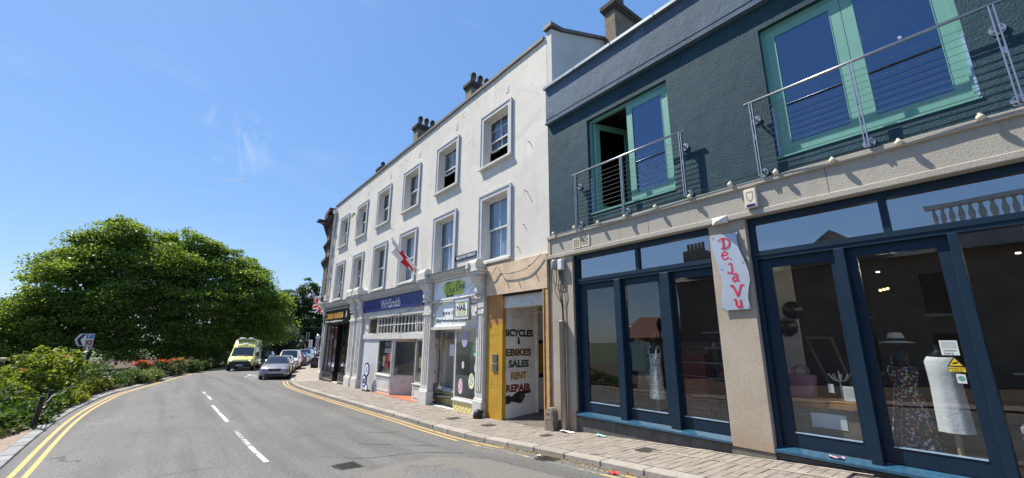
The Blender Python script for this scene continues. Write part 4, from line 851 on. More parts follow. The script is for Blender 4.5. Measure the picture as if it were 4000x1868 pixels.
# festoon of small bulbs inside the passage and cable loops over the boarding
fl=thing('fairy_lights','string of small pale bulbs draped under the shutter of the passage','light string',(X+.3,10.2,3.3))
P=smooth_poly([(X+.3,11.05,3.25),(X+.3,10.6,3.12),(X+.3,10.1,3.3),(X+.3,9.6,3.32),(X+.3,9.05,3.45)],.1); MB().tube(P,.006,5).build('wire',M_INK,fl)
for p in P[::2]: MB().ball((p.x,p.y,p.z-.02),.018,6,4).build('bulb',M_WT,fl)
cb=thing('cable_swag','loose grey cable looped along the plywood boarding','cable',(X-.15,10.4,4.7)); P=smooth_poly([(X-.2,12.0,4.75),(X-.2,11.55,4.6),(X-.2,11.2,4.85),(X-.2,10.9,4.6),(X-.2,10.3,4.55),(X-.2,9.6,4.62),(X-.18,9.0,4.95)],.1); MB().tube(P,.014,6).build('cable',pbr('grey_cable',(.22,.21,.2),.6),cb)
for p in (P[8],P[30],P[40],P[52]): MB().tube([(p.x,p.y,p.z),(p.x-.08,p.y,p.z-.03)],.022,6).build('lamp_holder',pbr('grey_cable',(.22,.21,.2),.6),cb)
# festoon cable along the old shopfronts
fc=thing('festoon_cable','black festoon cable slung along the white shopfronts','cable',(X-.3,20,3.9)); P=smooth_poly([(X-.3,12.0,4.0),(X-.32,14,3.95),(X-.3,16.2,4.0),(X-.26,18,3.72),(X-.26,20,3.58),(X-.28,22,3.62),(X-.3,24.3,3.9),(X-.35,25.7,3.95),(X-.35,28,3.5),(X-.4,31.8,3.95)],.1)
MB().tube(P,.012,5).build('cable',M_INK,fc)
for p in P[3::5]: MB().tube([(p.x,p.y,p.z),(p.x,p.y,p.z-.07)],.022,6).build('lamp_holder',M_INK,fc)
tb=thing('rubber_boot','small black drain boot at the foot of the nail bar pilaster','drain fitting',(X-.3,11.98,g(12))); MB().lathe([(.15,0),(.16,.08),(.12,.22),(.05,.27)],(X-.33,11.95,g(12)),14).build('cone',M_INK,tb,smooth=True); MB().tube([(X-.33,11.95,g(12)+.12),(X-.15,11.93,g(12)+.2)],.06,10).build('outlet',M_INK,tb)
# ================================================================ teal building
teal=thing('teal_building','dark teal stuccoed building with mint green French doors over a stone shopfront','building',(X+.1,2,0))
YE=-7.0
M_T=MT['teal_stucco']; M_TB=MT['blue_stucco']; M_ST=MT['stone_beam']; M_PEB=MT['pebble_render']
M_MINT=pbr('mint_paint',(.15,.36,.305),.45,var=.06,scale=3,dirt=.12); M_NVY=pbr('shop_navy',(.005,.021,.044),.45,var=.1,scale=3,spec=.35,bump=.15,bscale=30); M_STEEL=pbr('brushed_steel',(.42,.43,.45),.35,metal=.9,var=.1,scale=20)
wall_open('wall',M_T,YE,8.8,5.40,9.14,[(4.68,7.2,5.78,8.58),(.0,2.6,5.78,8.58)],.14,teal)
f=MB(); fbox(f,-.1,.09,YE,8.80,9.14,10.34); f.build('parapet_band',M_TB,teal)
y=8.84; 
while y>YE:
    f=MB(); fbox(f,-.35,.19,y-1.36,y-.006,10.34,10.44); f.build('coping_sheet',pbr('zinc_coping',(.20,.25,.29),.4,metal=.5,var=.12,scale=3,rand=.06),teal,bevel=.006); y-=1.366
f=MB(); fbox(f,-.05,.13,YE,8.81,9.10,9.15); f.build('drip_ledge',M_TB,teal); f=MB(); fbox(f,.0905,.1,YE,8.8,9.27,9.285); f.build('render_line',M_TB,teal)
MB().box(X+.3,15,8.6,8.78,5,10.3).build('end_wall',MT['grey_render'],teal); MB().box(X+.3,15,YE,8.6,10.1,10.2).build('roof',M_LEAD,teal)
f=MB(); fbox(f,-.1,.075,YE,8.80,4.86,5.33); f.build('stone_beam',M_ST,teal)
f=MB(); fbox(f,-.1,.13,YE,8.82,5.33,5.43); f.build('beam_ledge',M_ST,teal,bevel=.012); f=MB(); fbox(f,-.1,.12,YE,8.82,4.75,4.86); f.build('beam_fillet',M_ST,teal,bevel=.012)
f=MB(); fbox(f,.0752,.10,8.70,8.80,4.86,5.33); f.build('beam_end',M_ST,teal)
for yj in (1.9,-1.6,5.4): 
    f=MB(); fbox(f,.0751,.0765,yj,yj+.012,4.86,5.33); f.build('beam_joint',pbr('joint_dark',(.16,.14,.12),.9),teal)
# French doors
GR=glass('balcony_glass',(.10,.12,.15),.24,.05,(.55,.72,1))  # reflection colour itself tinted blue, standing for a deeper blue sky
def leaf(par,x,y0,y1,z0,z1,sw=.17):
    fr=MB(); fr.box(x,x+.05,y0,y0+sw,z0,z1); fr.box(x,x+.05,y1-sw,y1,z0,z1); fr.box(x,x+.05,y0+sw,y1-sw,z1-sw,z1); fr.box(x,x+.05,y0+sw,y1-sw,z0,z0+sw*1.25); l=fr.build('door_leaf',M_MINT,par)
    MB().poly([(x+.02,y0+sw,z0+sw*1.25),(x+.02,y1-sw,z0+sw*1.25),(x+.02,y1-sw,z1-sw),(x+.02,y0+sw,z1-sw)]).build('pane',GR,l)
    bd=MB(); 
    for (a,b,c,d) in ((y0+sw-.012,y0+sw,z0+sw*1.25,z1-sw),(y1-sw,y1-sw+.012,z0+sw*1.25,z1-sw)): bd.box(x-.006,x-.0005,a,b,c,d)
    bd.build('bead',M_MINT,l); return l
def fdoor(y0,y1,opened):
    x=X+.12; z0,z1=5.78,8.58; t=.07
    fr=MB(); fr.box(x-.02,x+.07,y0,y0+t,z0,z1); fr.box(x-.02,x+.07,y1-t,y1,z0,z1); fr.box(x-.02,x+.07,y0+t,y1-t,z1-t,z1); fr.box(x-.04,x+.07,y0+t,y1-t,z0,z0+.05); d=fr.build('french_door',M_MINT,teal)
    m=(y0+y1)/2; leaf(d,x,y0+t,m-.004,z0+.05,z1-t)
    if not opened: leaf(d,x,m+.004,y1-t,z0+.05,z1-t)
    else:
        l=MB(); sw=.17; w=m-y0-t; Rm=Matrix.Rotation(R(-72),3,'Z')
        for (a,b,c,e) in ((0,sw,z0+.05,z1-t),(w-sw,w,z0+.05,z1-t),(sw,w-sw,z1-t-sw,z1-t),(sw,w-sw,z0+.05,z0+.26)):
            k=len(l.v); l.box(0,.05,-b,-a,c,e)
            for i in range(k,len(l.v)): p=Rm@Vector((l.v[i][0],l.v[i][1],0)); l.v[i]=(x+.05-p.x*0+abs(p.x),y1-t-.02-abs(p.y),l.v[i][2])
        ol=l.build('door_leaf',M_MINT,d); p=Rm@Vector((0,-1,0)); MB().poly([(x+.07+abs(p.x)*sw,y1-t-.05-abs(p.y)*sw,z0+.26),(x+.07+abs(p.x)*(w-sw),y1-t-.05-abs(p.y)*(w-sw),z0+.26),(x+.07+abs(p.x)*(w-sw),y1-t-.05-abs(p.y)*(w-sw),z1-t-sw),(x+.07+abs(p.x)*sw,y1-t-.05-abs(p.y)*sw,z1-t-sw)]).build('pane',GR,ol)
    MB().box(X-.02,X+.12,y0-.0,y1,5.755,5.778).build('door_sill',M_MINT,d)
    for yy_ in (y0+.02,y1-.02): MB().box(x-.055,x-.0205,yy_-.015,yy_+.015,z0+.05,6.85).build('glass_stop',pbr('pale_blue_film',(.32,.45,.72),.4),d)
fdoor(4.68,7.2,True); fdoor(.0,2.6,False)
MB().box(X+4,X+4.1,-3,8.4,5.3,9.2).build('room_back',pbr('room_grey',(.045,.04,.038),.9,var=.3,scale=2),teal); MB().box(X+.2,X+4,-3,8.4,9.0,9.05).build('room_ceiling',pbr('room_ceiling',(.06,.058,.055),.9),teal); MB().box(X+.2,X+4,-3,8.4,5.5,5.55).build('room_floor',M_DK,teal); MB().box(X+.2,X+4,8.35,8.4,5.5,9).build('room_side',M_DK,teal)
for (x,y,z) in ((X+1.5,5.15,7.75),(X+1.3,.75,7.9)): MB().ball((x,y,z),.03,10,6).build('ceiling_lamp',lampmat('warm_spot',(1,.8,.55),3),teal)
for (x,y,z) in ((X+1.1,1.35,8.1),): MB().ball((x,y,z),.13,12,8).build('pendant_lamp',lampmat('pendant',(.9,.55,.35),.25),teal,smooth=True)
# balcony railings
def railing(label,y0,y1,posts,mid):
    xr_=X-.18; t=thing('balcony_railing',label,'railing',(xr_,(y0+y1)/2,5.5),'steel cable balcony railings')
    MB().lathe([(.026,y0),(.026,y1)],(xr_,0,6.99),12,'y').build('hand_rail',M_STEEL,t,smooth=True)
    for py in posts:
        p=MB()
        for s in (-.022,.022): p.box(xr_-.03,xr_+.03,py+s-.008,py+s+.008,5.47,6.965)
        p.box(xr_-.02,xr_+.02,py-.013,py+.013,6.2,6.3); po_=p.build('post',M_STEEL,t)
        for z in ((5.56,) if py==mid else (5.56,6.67)):
            MB().lathe([(.085,X-.025),(.085,X-.003)],(0,py,z),20,'x').build('fixing_disc',M_STEEL,po_); MB().box(xr_+.0305,X-.025,py-.012,py+.012,z-.025,z+.025).build('bracket_arm',M_STEEL,po_)
            for a in (.8,2.4,3.9,5.5): MB().lathe([(.012,X-.032),(.012,X-.0255)],(0,py+.055*math.cos(a),z+.055*math.sin(a)),6,'x').build('bolt',M_INK,po_)
    for i in range(11):
        z=5.62+i*.117; MB().tube([(xr_,posts[0]+.03,z),(xr_,posts[-1]-.03,z)],.0045,5).build('cable',M_STEEL,t)
        for py in (posts[0],posts[-1]): MB().tube([(xr_,py-.06 if py==posts[0] else py+.06,z),(xr_,py+.06 if py==posts[0] else py-.06,z)],.008,5).build('cable_end',M_STEEL,t)
railing('shorter steel cable railing in front of the half open French door',4.22,7.66,(7.53,5.98,4.36),5.98); railing('longer steel cable railing in front of the closed French doors',-.46,2.98,(2.86,1.28,-.3),1.28)
# festoon bulbs along the ledge
fs=thing('festoon_lights','string of round cream bulbs along the ledge under the balconies','light string',(X-.2,4,5.4)); by=[8.47,7.65,6.81,5.97,5.12,4.28,3.43,2.61,1.76,.92,.07,-.8]; bz=[5.46,5.47,5.42,5.39,5.42,5.44,5.46,5.45,5.38,5.38,5.42,5.4]
P=smooth_poly([(X-.165,y,z+.06) for y,z in zip(by,bz)],.25); MB().tube(P,.008,5).build('cable',M_INK,fs)
for y,z in zip(by,bz):
    MB().lathe([(.022,z+.02),(.022,z+.07)],(X-.165,y,0),8).build('lamp_holder',M_WT2,fs); MB().ball((X-.19,y,z-.005),.048,12,8).build('bulb',pbr('cream_bulb',(.68,.66,.48),.25),fs,smooth=True)
# wall fittings
al=thing('alarm_box','cream alarm box with a shield emblem on the stone beam','alarm',(X-.1,3.1,5.08)); MB().box(X-.17,X-.078,3.0,3.215,4.9,5.27).build('casing',pbr('cream_plastic',(.66,.62,.52),.4),al,bevel=.012); MB().box(X-.172,X-.1702,3.03,3.185,4.915,4.965).build('strobe',pbr('strobe_blue',(.02,.02,.12),.2),al)
sh=[(3.17,5.21),(3.045,5.21),(3.045,5.1),(3.07,5.04),(3.107,5.0),(3.145,5.04),(3.17,5.1)]; MB().prism(sh,'x',X-.1715,X-.1702).build('shield',pbr('emblem_brown',(.28,.22,.16),.5),al); MB().prism([((y-3.107)*.75+3.107,(z-5.11)*.75+5.11) for y,z in sh],'x',X-.173,X-.1716).build('shield_face',pbr('cream_plastic',(.66,.62,.52),.4),al)
wl=thing('wedge_lamp','white wedge shaped wall lamp above the wavy metal sign','lamp',(X-.1,3.74,4.8)); MB().add([(X-.12,3.9,4.87),(X-.12,3.59,4.87),(X-.12,3.9,4.72),(X-.12,3.59,4.72),(X-.30,3.745,4.74),(X-.30,3.74,4.74)],[(0,1,5,4),(2,4,5,3),(0,4,2),(1,3,5),(0,2,3,1)]).build('body',M_WT,wl)
vt=thing('wall_vent','pair of louvred cream air vents in the stone beam','vent',(X-.08,7.5,5.04))
for (a,b) in ((7.52,7.79),(7.2,7.47)):
    v=MB(); v.box(X-.1,X-.0755,a,a+.03,4.9,5.18); v.box(X-.1,X-.0755,b-.03,b,4.9,5.18); v.box(X-.1,X-.0755,a+.03,b-.03,4.9,4.93); v.box(X-.1,X-.0755,a+.03,b-.03,5.15,5.18); v.build('frame',pbr('cream_plastic',(.66,.62,.52),.4),vt); MB().box(X-.0765,X-.0755,a+.03,b-.03,4.93,5.15).build('backing',M_DK,vt)
    for i in range(5):
        s=MB().obox((X-.088,(a+b)/2,4.955+i*.042),(.014,(b-a)/2-.032,.003),Matrix.Rotation(R(38),3,'Y')); s.build('slat',pbr('cream_plastic',(.66,.62,.52),.4),vt)
bx=thing('junction_boxes','grey and white electrical boxes with trailing cables on the stone pier','electrical box',(X-.1,8.35,4.55)); MB().lathe([(.09,4.40),(.1,4.42),(.1,4.64),(.08,4.68)],(X-.16,8.47,0),14).build('grey_box',pbr('box_grey',(.25,.27,.29),.4),bx,smooth=True); MB().box(X-.2,X-.07,8.15,8.33,4.37,4.67).build('white_box',M_WT,bx,bevel=.02)
cbs=MB()
for (a,b,c) in ((8.45,8.5,8.24),(8.35,8.28,8.22),(8.3,8.2,8.2),(8.22,8.34,8.25)): cbs.tube(smooth_poly([(X-.12,a,4.4),(X-.1,b+random.uniform(-.06,.06),4.1),(X-.13,b,3.8),(X-.1,c+.03,3.4),(X-.1,c,2.95)],.2),.011,5)
cbs.tube(smooth_poly([(X-.09,8.8,4.78),(X-.1,8.7,4.2),(X-.1,8.4,3.95),(X-.1,8.2,4.05),(X-.1,8.25,4.4)],.2),.009,5); cbs.build('cable',M_INK,bx)
cd=thing('cable_conduit','grey steel conduit rising up the stone pier from the pavement','pipe',(X-.12,8.23,g(8.2))); MB().lathe([(.085,g(8.2)-.02),(.085,2.93),(.095,2.93),(.095,2.97),(.06,2.97)],(X-.15,8.23,0),14).build('pipe',pbr('galvanised',(.30,.31,.31),.5,metal=.6,var=.15,scale=9,dirt=.2),cd,smooth=True)
gs=thing('hydrant_marker','stubby worn stone marker post between the timber and the conduit','marker post',(X-.2,8.62,g(8.6))); zz_=g(8.6); MB().prism([(8.45,zz_-.05),(8.80,zz_-.05),(8.79,zz_+.36),(8.77,zz_+.48),(8.70,zz_+.56),(8.55,zz_+.56),(8.48,zz_+.48),(8.46,zz_+.36)],'x',X-.34,X-.13).build('stone',pbr('weathered_stone',(.19,.165,.135),.9,var=.35,scale=14,bump=.7,bscale=30,dirt=.5),gs,bevel=.015); MB().box(X-.347,X-.3405,8.52,8.73,zz_+.28,zz_+.48).build('plate',pbr('plate_grey',(.24,.21,.17),.8,var=.3,scale=20),gs); text('lettering','HV',.11,(X-.349,8.625,zz_+.39),M_DK,gs,extrude=.001)
# piers
f=MB(); fbox(f,-.15,.04,7.93,8.80,g(8.4)-.15,4.75); f.build('stone_pier',M_PEB,teal); f=MB(); fbox(f,.0405,.055,7.88,8.1,.7,4.75); f.build('pier_edge',M_PEB,teal)
f=MB(); fbox(f,-.2,.05,3.31,4.03,.57,4.75); f.build('stone_pier',M_PEB,teal,bevel=.01); f=MB(); fbox(f,-.2,.03,3.31,4.05,g(3.6)-.15,.565); f.build('pier_plinth',pbr('plinth_dark',(.15,.135,.12),.9,var=.25,scale=9,dirt=.3),teal)
f=MB(); fbox(f,-.1,-.02,4.05,7.93,g(7)-.25,.57); f.build('plinth',pbr('plinth_grey',(.105,.10,.095),.9,var=.3,scale=6,bump=.4,bscale=30,dirt=.3),teal); f=MB(); fbox(f,-.1,-.02,-4,3.31,g(4)-.35,.57); f.build('plinth',pbr('plinth_grey',(.105,.10,.095),.9),teal)
# shop glazing
def shopdoor(par,x,y0,y1,z0,z1,py0,py1,pz0,pz1):
    fr=MB(); fr.box(x,x+.05,y0,py0,z0,z1); fr.box(x,x+.05,py1,y1,z0,z1); fr.box(x,x+.05,py0,py1,z0,pz0); fr.box(x,x+.05,py0,py1,pz1,z1); d=fr.build('door_leaf',M_NVY,par)
    MB().poly([(x+.025,py0,pz0),(x+.025,py1,pz0),(x+.025,py1,pz1),(x+.025,py0,pz1)]).build('pane',G_SHOP,d)
    b=MB(); b.box(x-.012,x+.02,py0,py1,pz0-.002,pz0+.014); b.build('glazing_bead',pbr('pale_bead',(.30,.42,.55),.3),d)
def shopfront(label,y0,y1,leaves,tr,posts):
    t=thing('boutique_shopfront',label,'shopfront',(X+.1,(y0+y1)/2,.6)); x=X+.10
    fr=MB(); fr.box(x-.04,x+.1,y1-.09,y1,.70,4.74); 
    if y0>0: fr.box(x-.04,x+.1,y0,y0+.06,.70,4.74)
    fr.box(x-.04,x+.1,y0+.06,y1-.09,4.62,4.74); fr.box(x-.045,x+.1,y0+.06,y1-.09,3.93,4.09); fr.build('frame',M_NVY,t)
    MB().box(x-.06,x-.0405,y0,y1,4.0,4.05).build('transom_moulding',M_NVY,t)
    for (a,b) in tr: MB().poly([(x+.03,a,4.09),(x+.03,b,4.09),(x+.03,b,4.62),(x+.03,a,4.62)]).build('transom_pane',glass('transom_glass',(.25,.3,.32),.34),t)
    for k in posts[1]: MB().box(x-.03,x+.09,k-.045,k+.045,4.09,4.62).build('transom_bar',M_NVY,t)
    for (a,b) in posts[0]: MB().box(x-.09,x+.1,a,b,.66,3.93).build('mullion',M_NVY,t,bevel=.006)
    for (a,b,c,d) in leaves: shopdoor(t,x+.03,a,b,.70,3.93,c,d,.93,3.77)
    s=MB(); s.add([(X-.06,y0,.60),(X-.06,y1,.60),(X-.06,y0,.64),(X-.06,y1,.64),(X+.1,y0,.70),(X+.1,y1,.70),(X+.1,y0,.60),(X+.1,y1,.60)],[(0,2,3,1),(2,4,5,3),(0,1,7,6),(0,6,4,2),(1,3,5,7)]); s.build('sill',pbr('sill_blue',(.024,.08,.14),.25,var=.25,scale=12,gloss=.3),t); return t
S1=shopfront('navy framed shop window of three tall glazed doors beside the passage',4.03,7.90,[(6.56,7.82,6.66,7.58),(5.28,6.38,5.40,6.31),(4.09,5.06,4.13,5.02)],[(5.92,7.82),(4.09,5.84)],([(6.38,6.56),(5.06,5.28)],[5.88]))
S2=shopfront('navy framed shop window nearest the viewer with dressed mannequins inside',-4.5,3.31,[(2.02,3.22,2.11,3.02),(.68,1.88,.82,1.75)],[(1.35,3.22),(-1.5,1.26)],([(1.88,2.02),(.58,.68)],[1.305]))
glz=MB().poly([(X+.14,-2.5,.8),(X+.14,.58,.8),(X+.14,.58,3.93),(X+.14,-2.5,3.93)]).build('fixed_pane',G_SHOP,S2)
# interior
M_IN=pbr('shop_interior',(.05,.044,.04),.9,var=.4,scale=1.4)
inn=MB(); inn.box(X+4.6,X+4.7,-4.4,8.5,.3,4.8); inn.build('back_wall',M_IN,teal); MB().box(X+.2,X+4.6,8.42,8.5,.3,4.8).build('inner_wall',M_IN,teal); MB().box(X+.2,X+4.6,-4.5,-4.4,.3,4.8).build('inner_wall',M_IN,teal)
MB().box(X+.2,X+4.6,-4.4,8.42,4.7,4.76).build('shop_ceiling',M_IN,teal); MB().box(X+.2,X+4.6,-4.4,8.42,.60,.66).build('shop_floor',pbr('shop_floorboards',(.07,.05,.03),.5,var=.3,scale=4),teal)
MB().box(X+2.2,X+2.3,3.4,4.0,.66,4.7).build('inner_pier',MT['grey_render'],teal)
for (x,y,z) in ((X+2.2,1.9,3.75),(X+1.2,.1,3.7),(X+1.8,-.3,3.6)): MB().lathe([(.03,z),(.03,z+.02)],(x,y,0),14).build('ceiling_spot',lampmat('shop_spot',(1,.82,.55),3),teal)
for (x,y) in ((X+1.6,.2),(X+2.6,-.6),(X+1.5,2.6)): MB().lathe([(.55,4.28),(.58,4.3),(.58,4.4),(.55,4.42)],(x,y,0),28).build('ceiling_disc',pbr('disc_grey',(.22,.20,.17),.8),teal)
for k in range(3): MB().ball((X+1.1,1.62+.05*k,3.32-.01*k),.022,8,6).build('bulb',lampmat('warm_spot2',(1,.6,.25),3),teal)
for (x,y) in ((X+1.5,1.6),(X+1.6,-.6),(X+1.5,5.6)):
    li=bpy.data.lights.new('shop_lamp','POINT'); li.energy=13; li.color=(1,.84,.62); li.shadow_soft_size=.12; lo=bpy.data.objects.new('shop_lamp',li); lo.location=(x,y,3.75); COL.objects.link(lo); lo.parent=teal; lo.matrix_parent_inverse=WM[teal.name].inverted()
# hanging stock deeper in the shop
def rail(label,x,y0,y1,z,cols):
    t=thing('clothes_rail',label,'clothes rail',(x,(y0+y1)/2,.66)); MB().tube([(x,y0,z),(x,y1,z)],.014,6).build('rail',M_STEEL,t)
    for y in (y0,y1): MB().tube([(x,y,.66),(x,y,z)],.014,6).build('upright',M_STEEL,t)
    y=y0+.06; i=0
    while y<y1-.06:
        l=random.uniform(.6,1.0); w=random.uniform(.035,.06); c=cols[i%len(cols)]; MB().prism([(x-.22,z-.12),(x-.05,z-.04),(x+.05,z-.04),(x+.22,z-.12),(x+.2,z-l),(x-.2,z-l)],'y',y,y+w).build('garment',pbr('stock_%d%d%d'%tuple(int(99*k) for k in c),c,.9,var=.2,scale=8),t); y+=w+.015; i+=1
rail('rail of dark garments deep behind the checked shirt',X+2.9,5.4,7.6,2.4,[(.06,.065,.08),(.12,.12,.11),(.09,.05,.05),(.1,.1,.1)])
# window display ------------------------------------------------
M_MAN=pbr('mannequin_black',(.015,.014,.014),.35); M_TAN=pbr('stand_wood',(.42,.30,.17),.6)
def floral(name,base,cols,scale,thr=.34):
    m,n,b,o=newmat(name); v=coords(n); v=node(n,'ShaderNodeVectorMath',{0:v,1:node(n,'ShaderNodeVectorMath',{0:node(n,'ShaderNodeTexNoise',{'Vector':v,'Scale':scale*1.3,'Detail':3.0}).outputs['Color'],'Scale':1.1/scale},operation='SCALE').outputs[0]},operation='ADD').outputs[0]; vo=node(n,'ShaderNodeTexVoronoi',{'Vector':v,'Scale':scale}); d=vo.outputs['Distance']; rc=node(n,'ShaderNodeSeparateColor',{0:vo.outputs['Color']}).outputs[0]
    cr_=node(n,'ShaderNodeValToRGB'); cr_.color_ramp.interpolation='CONSTANT'; e=cr_.color_ramp.elements; e[0].color=(*cols[0],1); e[0].position=0
    e[1].position=1/len(cols); e[1].color=(*cols[1 % len(cols)],1)
    for i in range(2,len(cols)): x=e.new(i/len(cols)); x.color=(*cols[i],1)
    n.links.new(rc,cr_.inputs[0]); dd=node(n,'ShaderNodeMath',{0:d,1:node(n,'ShaderNodeMath',{0:noise(n,v,scale*2.5,2),1:.4},operation='MULTIPLY').outputs[0]},operation='ADD').outputs[0]
    k=ramp(n,dd,thr+.18,thr+.22,(1,1,1),(0,0,0)); n.links.new(mixc(n,k,base,cr_.outputs[0]),b.inputs['Base Color']); b.inputs['Roughness'].default_value=.85; MT[name]=m; return m
def ring_body(rows,c,n=20,fold=0):
    """rows: (z, rx, ry, dy) elliptical sections of a garment"""
    mb=MB(); k=len(rows)
    for (z,rx,ry,dy) in rows:
        for i in range(n):
            a=2*math.pi*i/n; f=1+fold*math.sin(a*7)*(1 if fold else 0)*max(0,(rows[0][0]-z)); mb.v.append((c[0]+rx*f*math.cos(a),c[1]+dy+ry*f*math.sin(a),z))
    for j in range(k-1):
        for i in range(n): a=j*n+i; b=j*n+(i+1)%n; mb.f.append((a,b,b+n,a+n))
    mb.f.append(tuple(range(n-1,-1,-1))); return mb
def strap(c,y0,y1,z0,z1,m,par): MB().tube(smooth_poly([(c[0]-.1,y0,z0),(c[0]-.04,y1,z1),(c[0]+.06,y1,z1),(c[0]+.09,y0,z0)],.25),.016,6).build('strap',m,par)
# floral dress with straw hat
def mannequin(name,label,c,top,dress,mat_d,hat=False,straps=True,head=True):
    t=thing(name,label,'mannequin',(c[0],c[1],.66))
    z=top; MB().lathe([(.11,z-.45),(.15,z-.3),(.13,z-.14),(.165,z-.06),(.06,z+.0),(.05,z+.06),(.055,z+.08)],(0,0,0),18).build('torso',M_MAN,t,smooth=True)
    o=t.children[-1]; o.matrix_parent_inverse=WM[t.name].inverted(); o.location=(c[0],c[1],0); o.scale=(.58,.84,1)
    if head: MB().ball((c[0],c[1],z+.19),(.085,.075,.115),14,10).build('head',M_MAN,t,smooth=True)
    MB().tube([(c[0],c[1],.66),(c[0],c[1],z-.4)],.035,8).build('stand',M_TAN,t); MB().lathe([(.17,.66),(.17,.68),(.05,.7)],(c[0],c[1],0),20).build('base',M_MAN,t)
    d=ring_body(dress,c,28,.06).build('dress',mat_d,t,smooth=True)
    if straps:
        for s in (-1,1): strap(c,c[1]+s*.1,c[1]+s*.085,dress[0][0]-.02,z-.035,mat_d,t)
    return t
zf=2.22
mannequin('dressed_mannequin','black mannequin in a long dark floral dress behind the near shop window',(8.86,1.54,0),2.245,[(2.06,.11,.165,0),(1.98,.125,.18,0),(1.86,.11,.155,0),(1.74,.10,.14,0),(1.6,.125,.175,0),(1.4,.15,.21,0),(1.1,.18,.26,0),(.86,.21,.31,0),(.74,.23,.34,0)],floral('floral_cloth',(.05,.04,.042),[(.62,.60,.58),(.45,.06,.08),(.58,.55,.54),(.5,.38,.08),(.3,.28,.3)],24,.42))
ht=thing('straw_hat','cream straw hat with a dark band on the floral dress mannequin','hat',(8.86,1.54,2.42)); M_STR=pbr('straw',(.74,.64,.46),.8,var=.12,scale=60,bump=.3,bscale=150)
MB().lathe([(.215,2.415),(.22,2.42),(.11,2.44),(.105,2.46),(.10,2.52),(.075,2.565),(.02,2.575)],(8.86,1.54,0),28).build('crown_and_brim',M_STR,ht,smooth=True); MB().lathe([(.112,2.445),(.112,2.485)],(8.86,1.54,0),28).build('band',M_MAN,ht)
mannequin('dressed_mannequin','mannequin in a plain white shift dress behind the warning stickers',(8.80,1.09,0),2.30,[(2.235,.07,.10,0),(2.215,.09,.15,0),(2.15,.12,.185,0),(2.0,.125,.175,0),(1.85,.12,.17,0),(1.6,.13,.175,0),(1.35,.135,.18,0),(1.2,.135,.182,0)],pbr('white_linen',(.80,.80,.82),.85,var=.06,scale=4,bump=.4,bscale=14,bdist=.02),straps=False,head=False)
mannequin('dressed_mannequin','black mannequin in a white slip dress with dark leaf print',(8.84,5.83,0),2.32,[(2.16,.09,.13,0),(2.05,.11,.145,0),(1.9,.10,.125,0),(1.7,.12,.15,0),(1.45,.13,.165,0),(1.17,.135,.17,0)],floral('leaf_print',(.66,.68,.66),[(.02,.025,.03)]*2,20,.30))
# checked shirt on a hanger
sh=thing('checked_shirt','green checked short sleeved shirt hung in the shop window','shirt',(9.25,6.5,2.0))
def checkm():
    m,n,b,o=newmat('green_check'); v=coords(n); w=node(n,'ShaderNodeTexBrick',{'Vector':node(n,'ShaderNodeMapping',{'Vector':v,'Rotation':(0,R(90),R(90))}).outputs[0],'Color1':(.10,.17,.12,1),'Color2':(.14,.22,.16,1),'Mortar':(.42,.47,.40,1),'Scale':9.0,'Mortar Size':.03},offset=0); n.links.new(w.outputs[0],b.inputs['Base Color']); b.inputs['Roughness'].default_value=.9; return m
ck=checkm(); ring_body([(2.46,.03,.07,0),(2.43,.06,.17,0),(2.36,.08,.235,0),(2.2,.09,.235,0),(1.95,.1,.24,0),(1.72,.1,.245,0)],(9.25,6.52,0),24).build('body',ck,sh,smooth=True)
for s in (-1,1): MB().tube([(9.25,6.52+s*.2,2.37),(9.22,6.52+s*.31,2.22),(9.2,6.52+s*.34,2.12)],[.08,.085,.09],10).build('sleeve',ck,sh,smooth=True)
co=MB(); co.prism([(6.45,2.47),(6.52,2.36),(6.59,2.47),(6.56,2.49),(6.48,2.49)],'x',9.15,9.17); co.build('collar',ck,sh)
sr_=thing('beige_shorts','beige shorts hanging below the checked shirt','shorts',(9.3,6.45,1.5)); 
for s in (-1,1): MB().tube([(9.3,6.45+s*.07,1.72),(9.3,6.45+s*.1,1.28)],[.1,.11],12).build('leg',pbr('beige_cotton',(.42,.33,.24),.9),sr_,smooth=True)
rd=thing('red_cabinet','tall red glazed display cabinet inside the shop','cabinet',(9.7,5.3,.66)); MB().box(9.6,9.9,5.05,5.65,.66,2.15).build('carcass',pbr('red_lacquer',(.20,.02,.018),.5,var=.3,scale=4),rd); 
for z in (1.95,1.65,1.3): MB().box(9.57,9.6,5.06,5.64,z,z+.015).build('shelf_edge',M_STEEL,rd)
rk=thing('shop_shelves','dark shelving unit holding small ornaments behind the glazed door','shelves',(9.7,4.7,.66))
for z in (2.62,2.28,1.95,1.62): MB().box(9.5,9.8,4.2,5.0,z,z+.02).build('shelf',pbr('shelf_grey',(.3,.3,.3),.4),rk)
for y in (4.22,4.98): MB().box(9.75,9.8,y-.02,y+.02,.66,2.9).build('upright',M_MAN,rk)
orn=[(4.5,2.30,.08,(.5,.5,.48),'largest white vase on the upper shop shelf'),(4.8,2.30,.05,(.35,.3,.25),'small brown vase on the upper shop shelf'),(4.55,1.97,.05,(.4,.4,.4),'grey vase in the middle of the shop shelves'),(4.35,1.97,.06,(.2,.18,.15),'dark vase in the middle of the shop shelves'),(4.7,1.64,.06,(.35,.05,.05),'red vase on the lowest shop shelf'),(4.4,.70,.1,(.45,.4,.36),'beige vase standing on the shop floor below the shelves')]
for i,(y,z,r_,c,lb_) in enumerate(orn): tag(MB().lathe([(r_*.6,z),(r_,z+r_*.8),(r_*.7,z+r_*1.8),(r_*.35,z+r_*2.3),(r_*.45,z+r_*2.5)],(9.62,y,0),12).build('ornament',pbr('orn%d'%i,c,.4),smooth=True),lb_,'ornament','ornaments on the shop shelves')
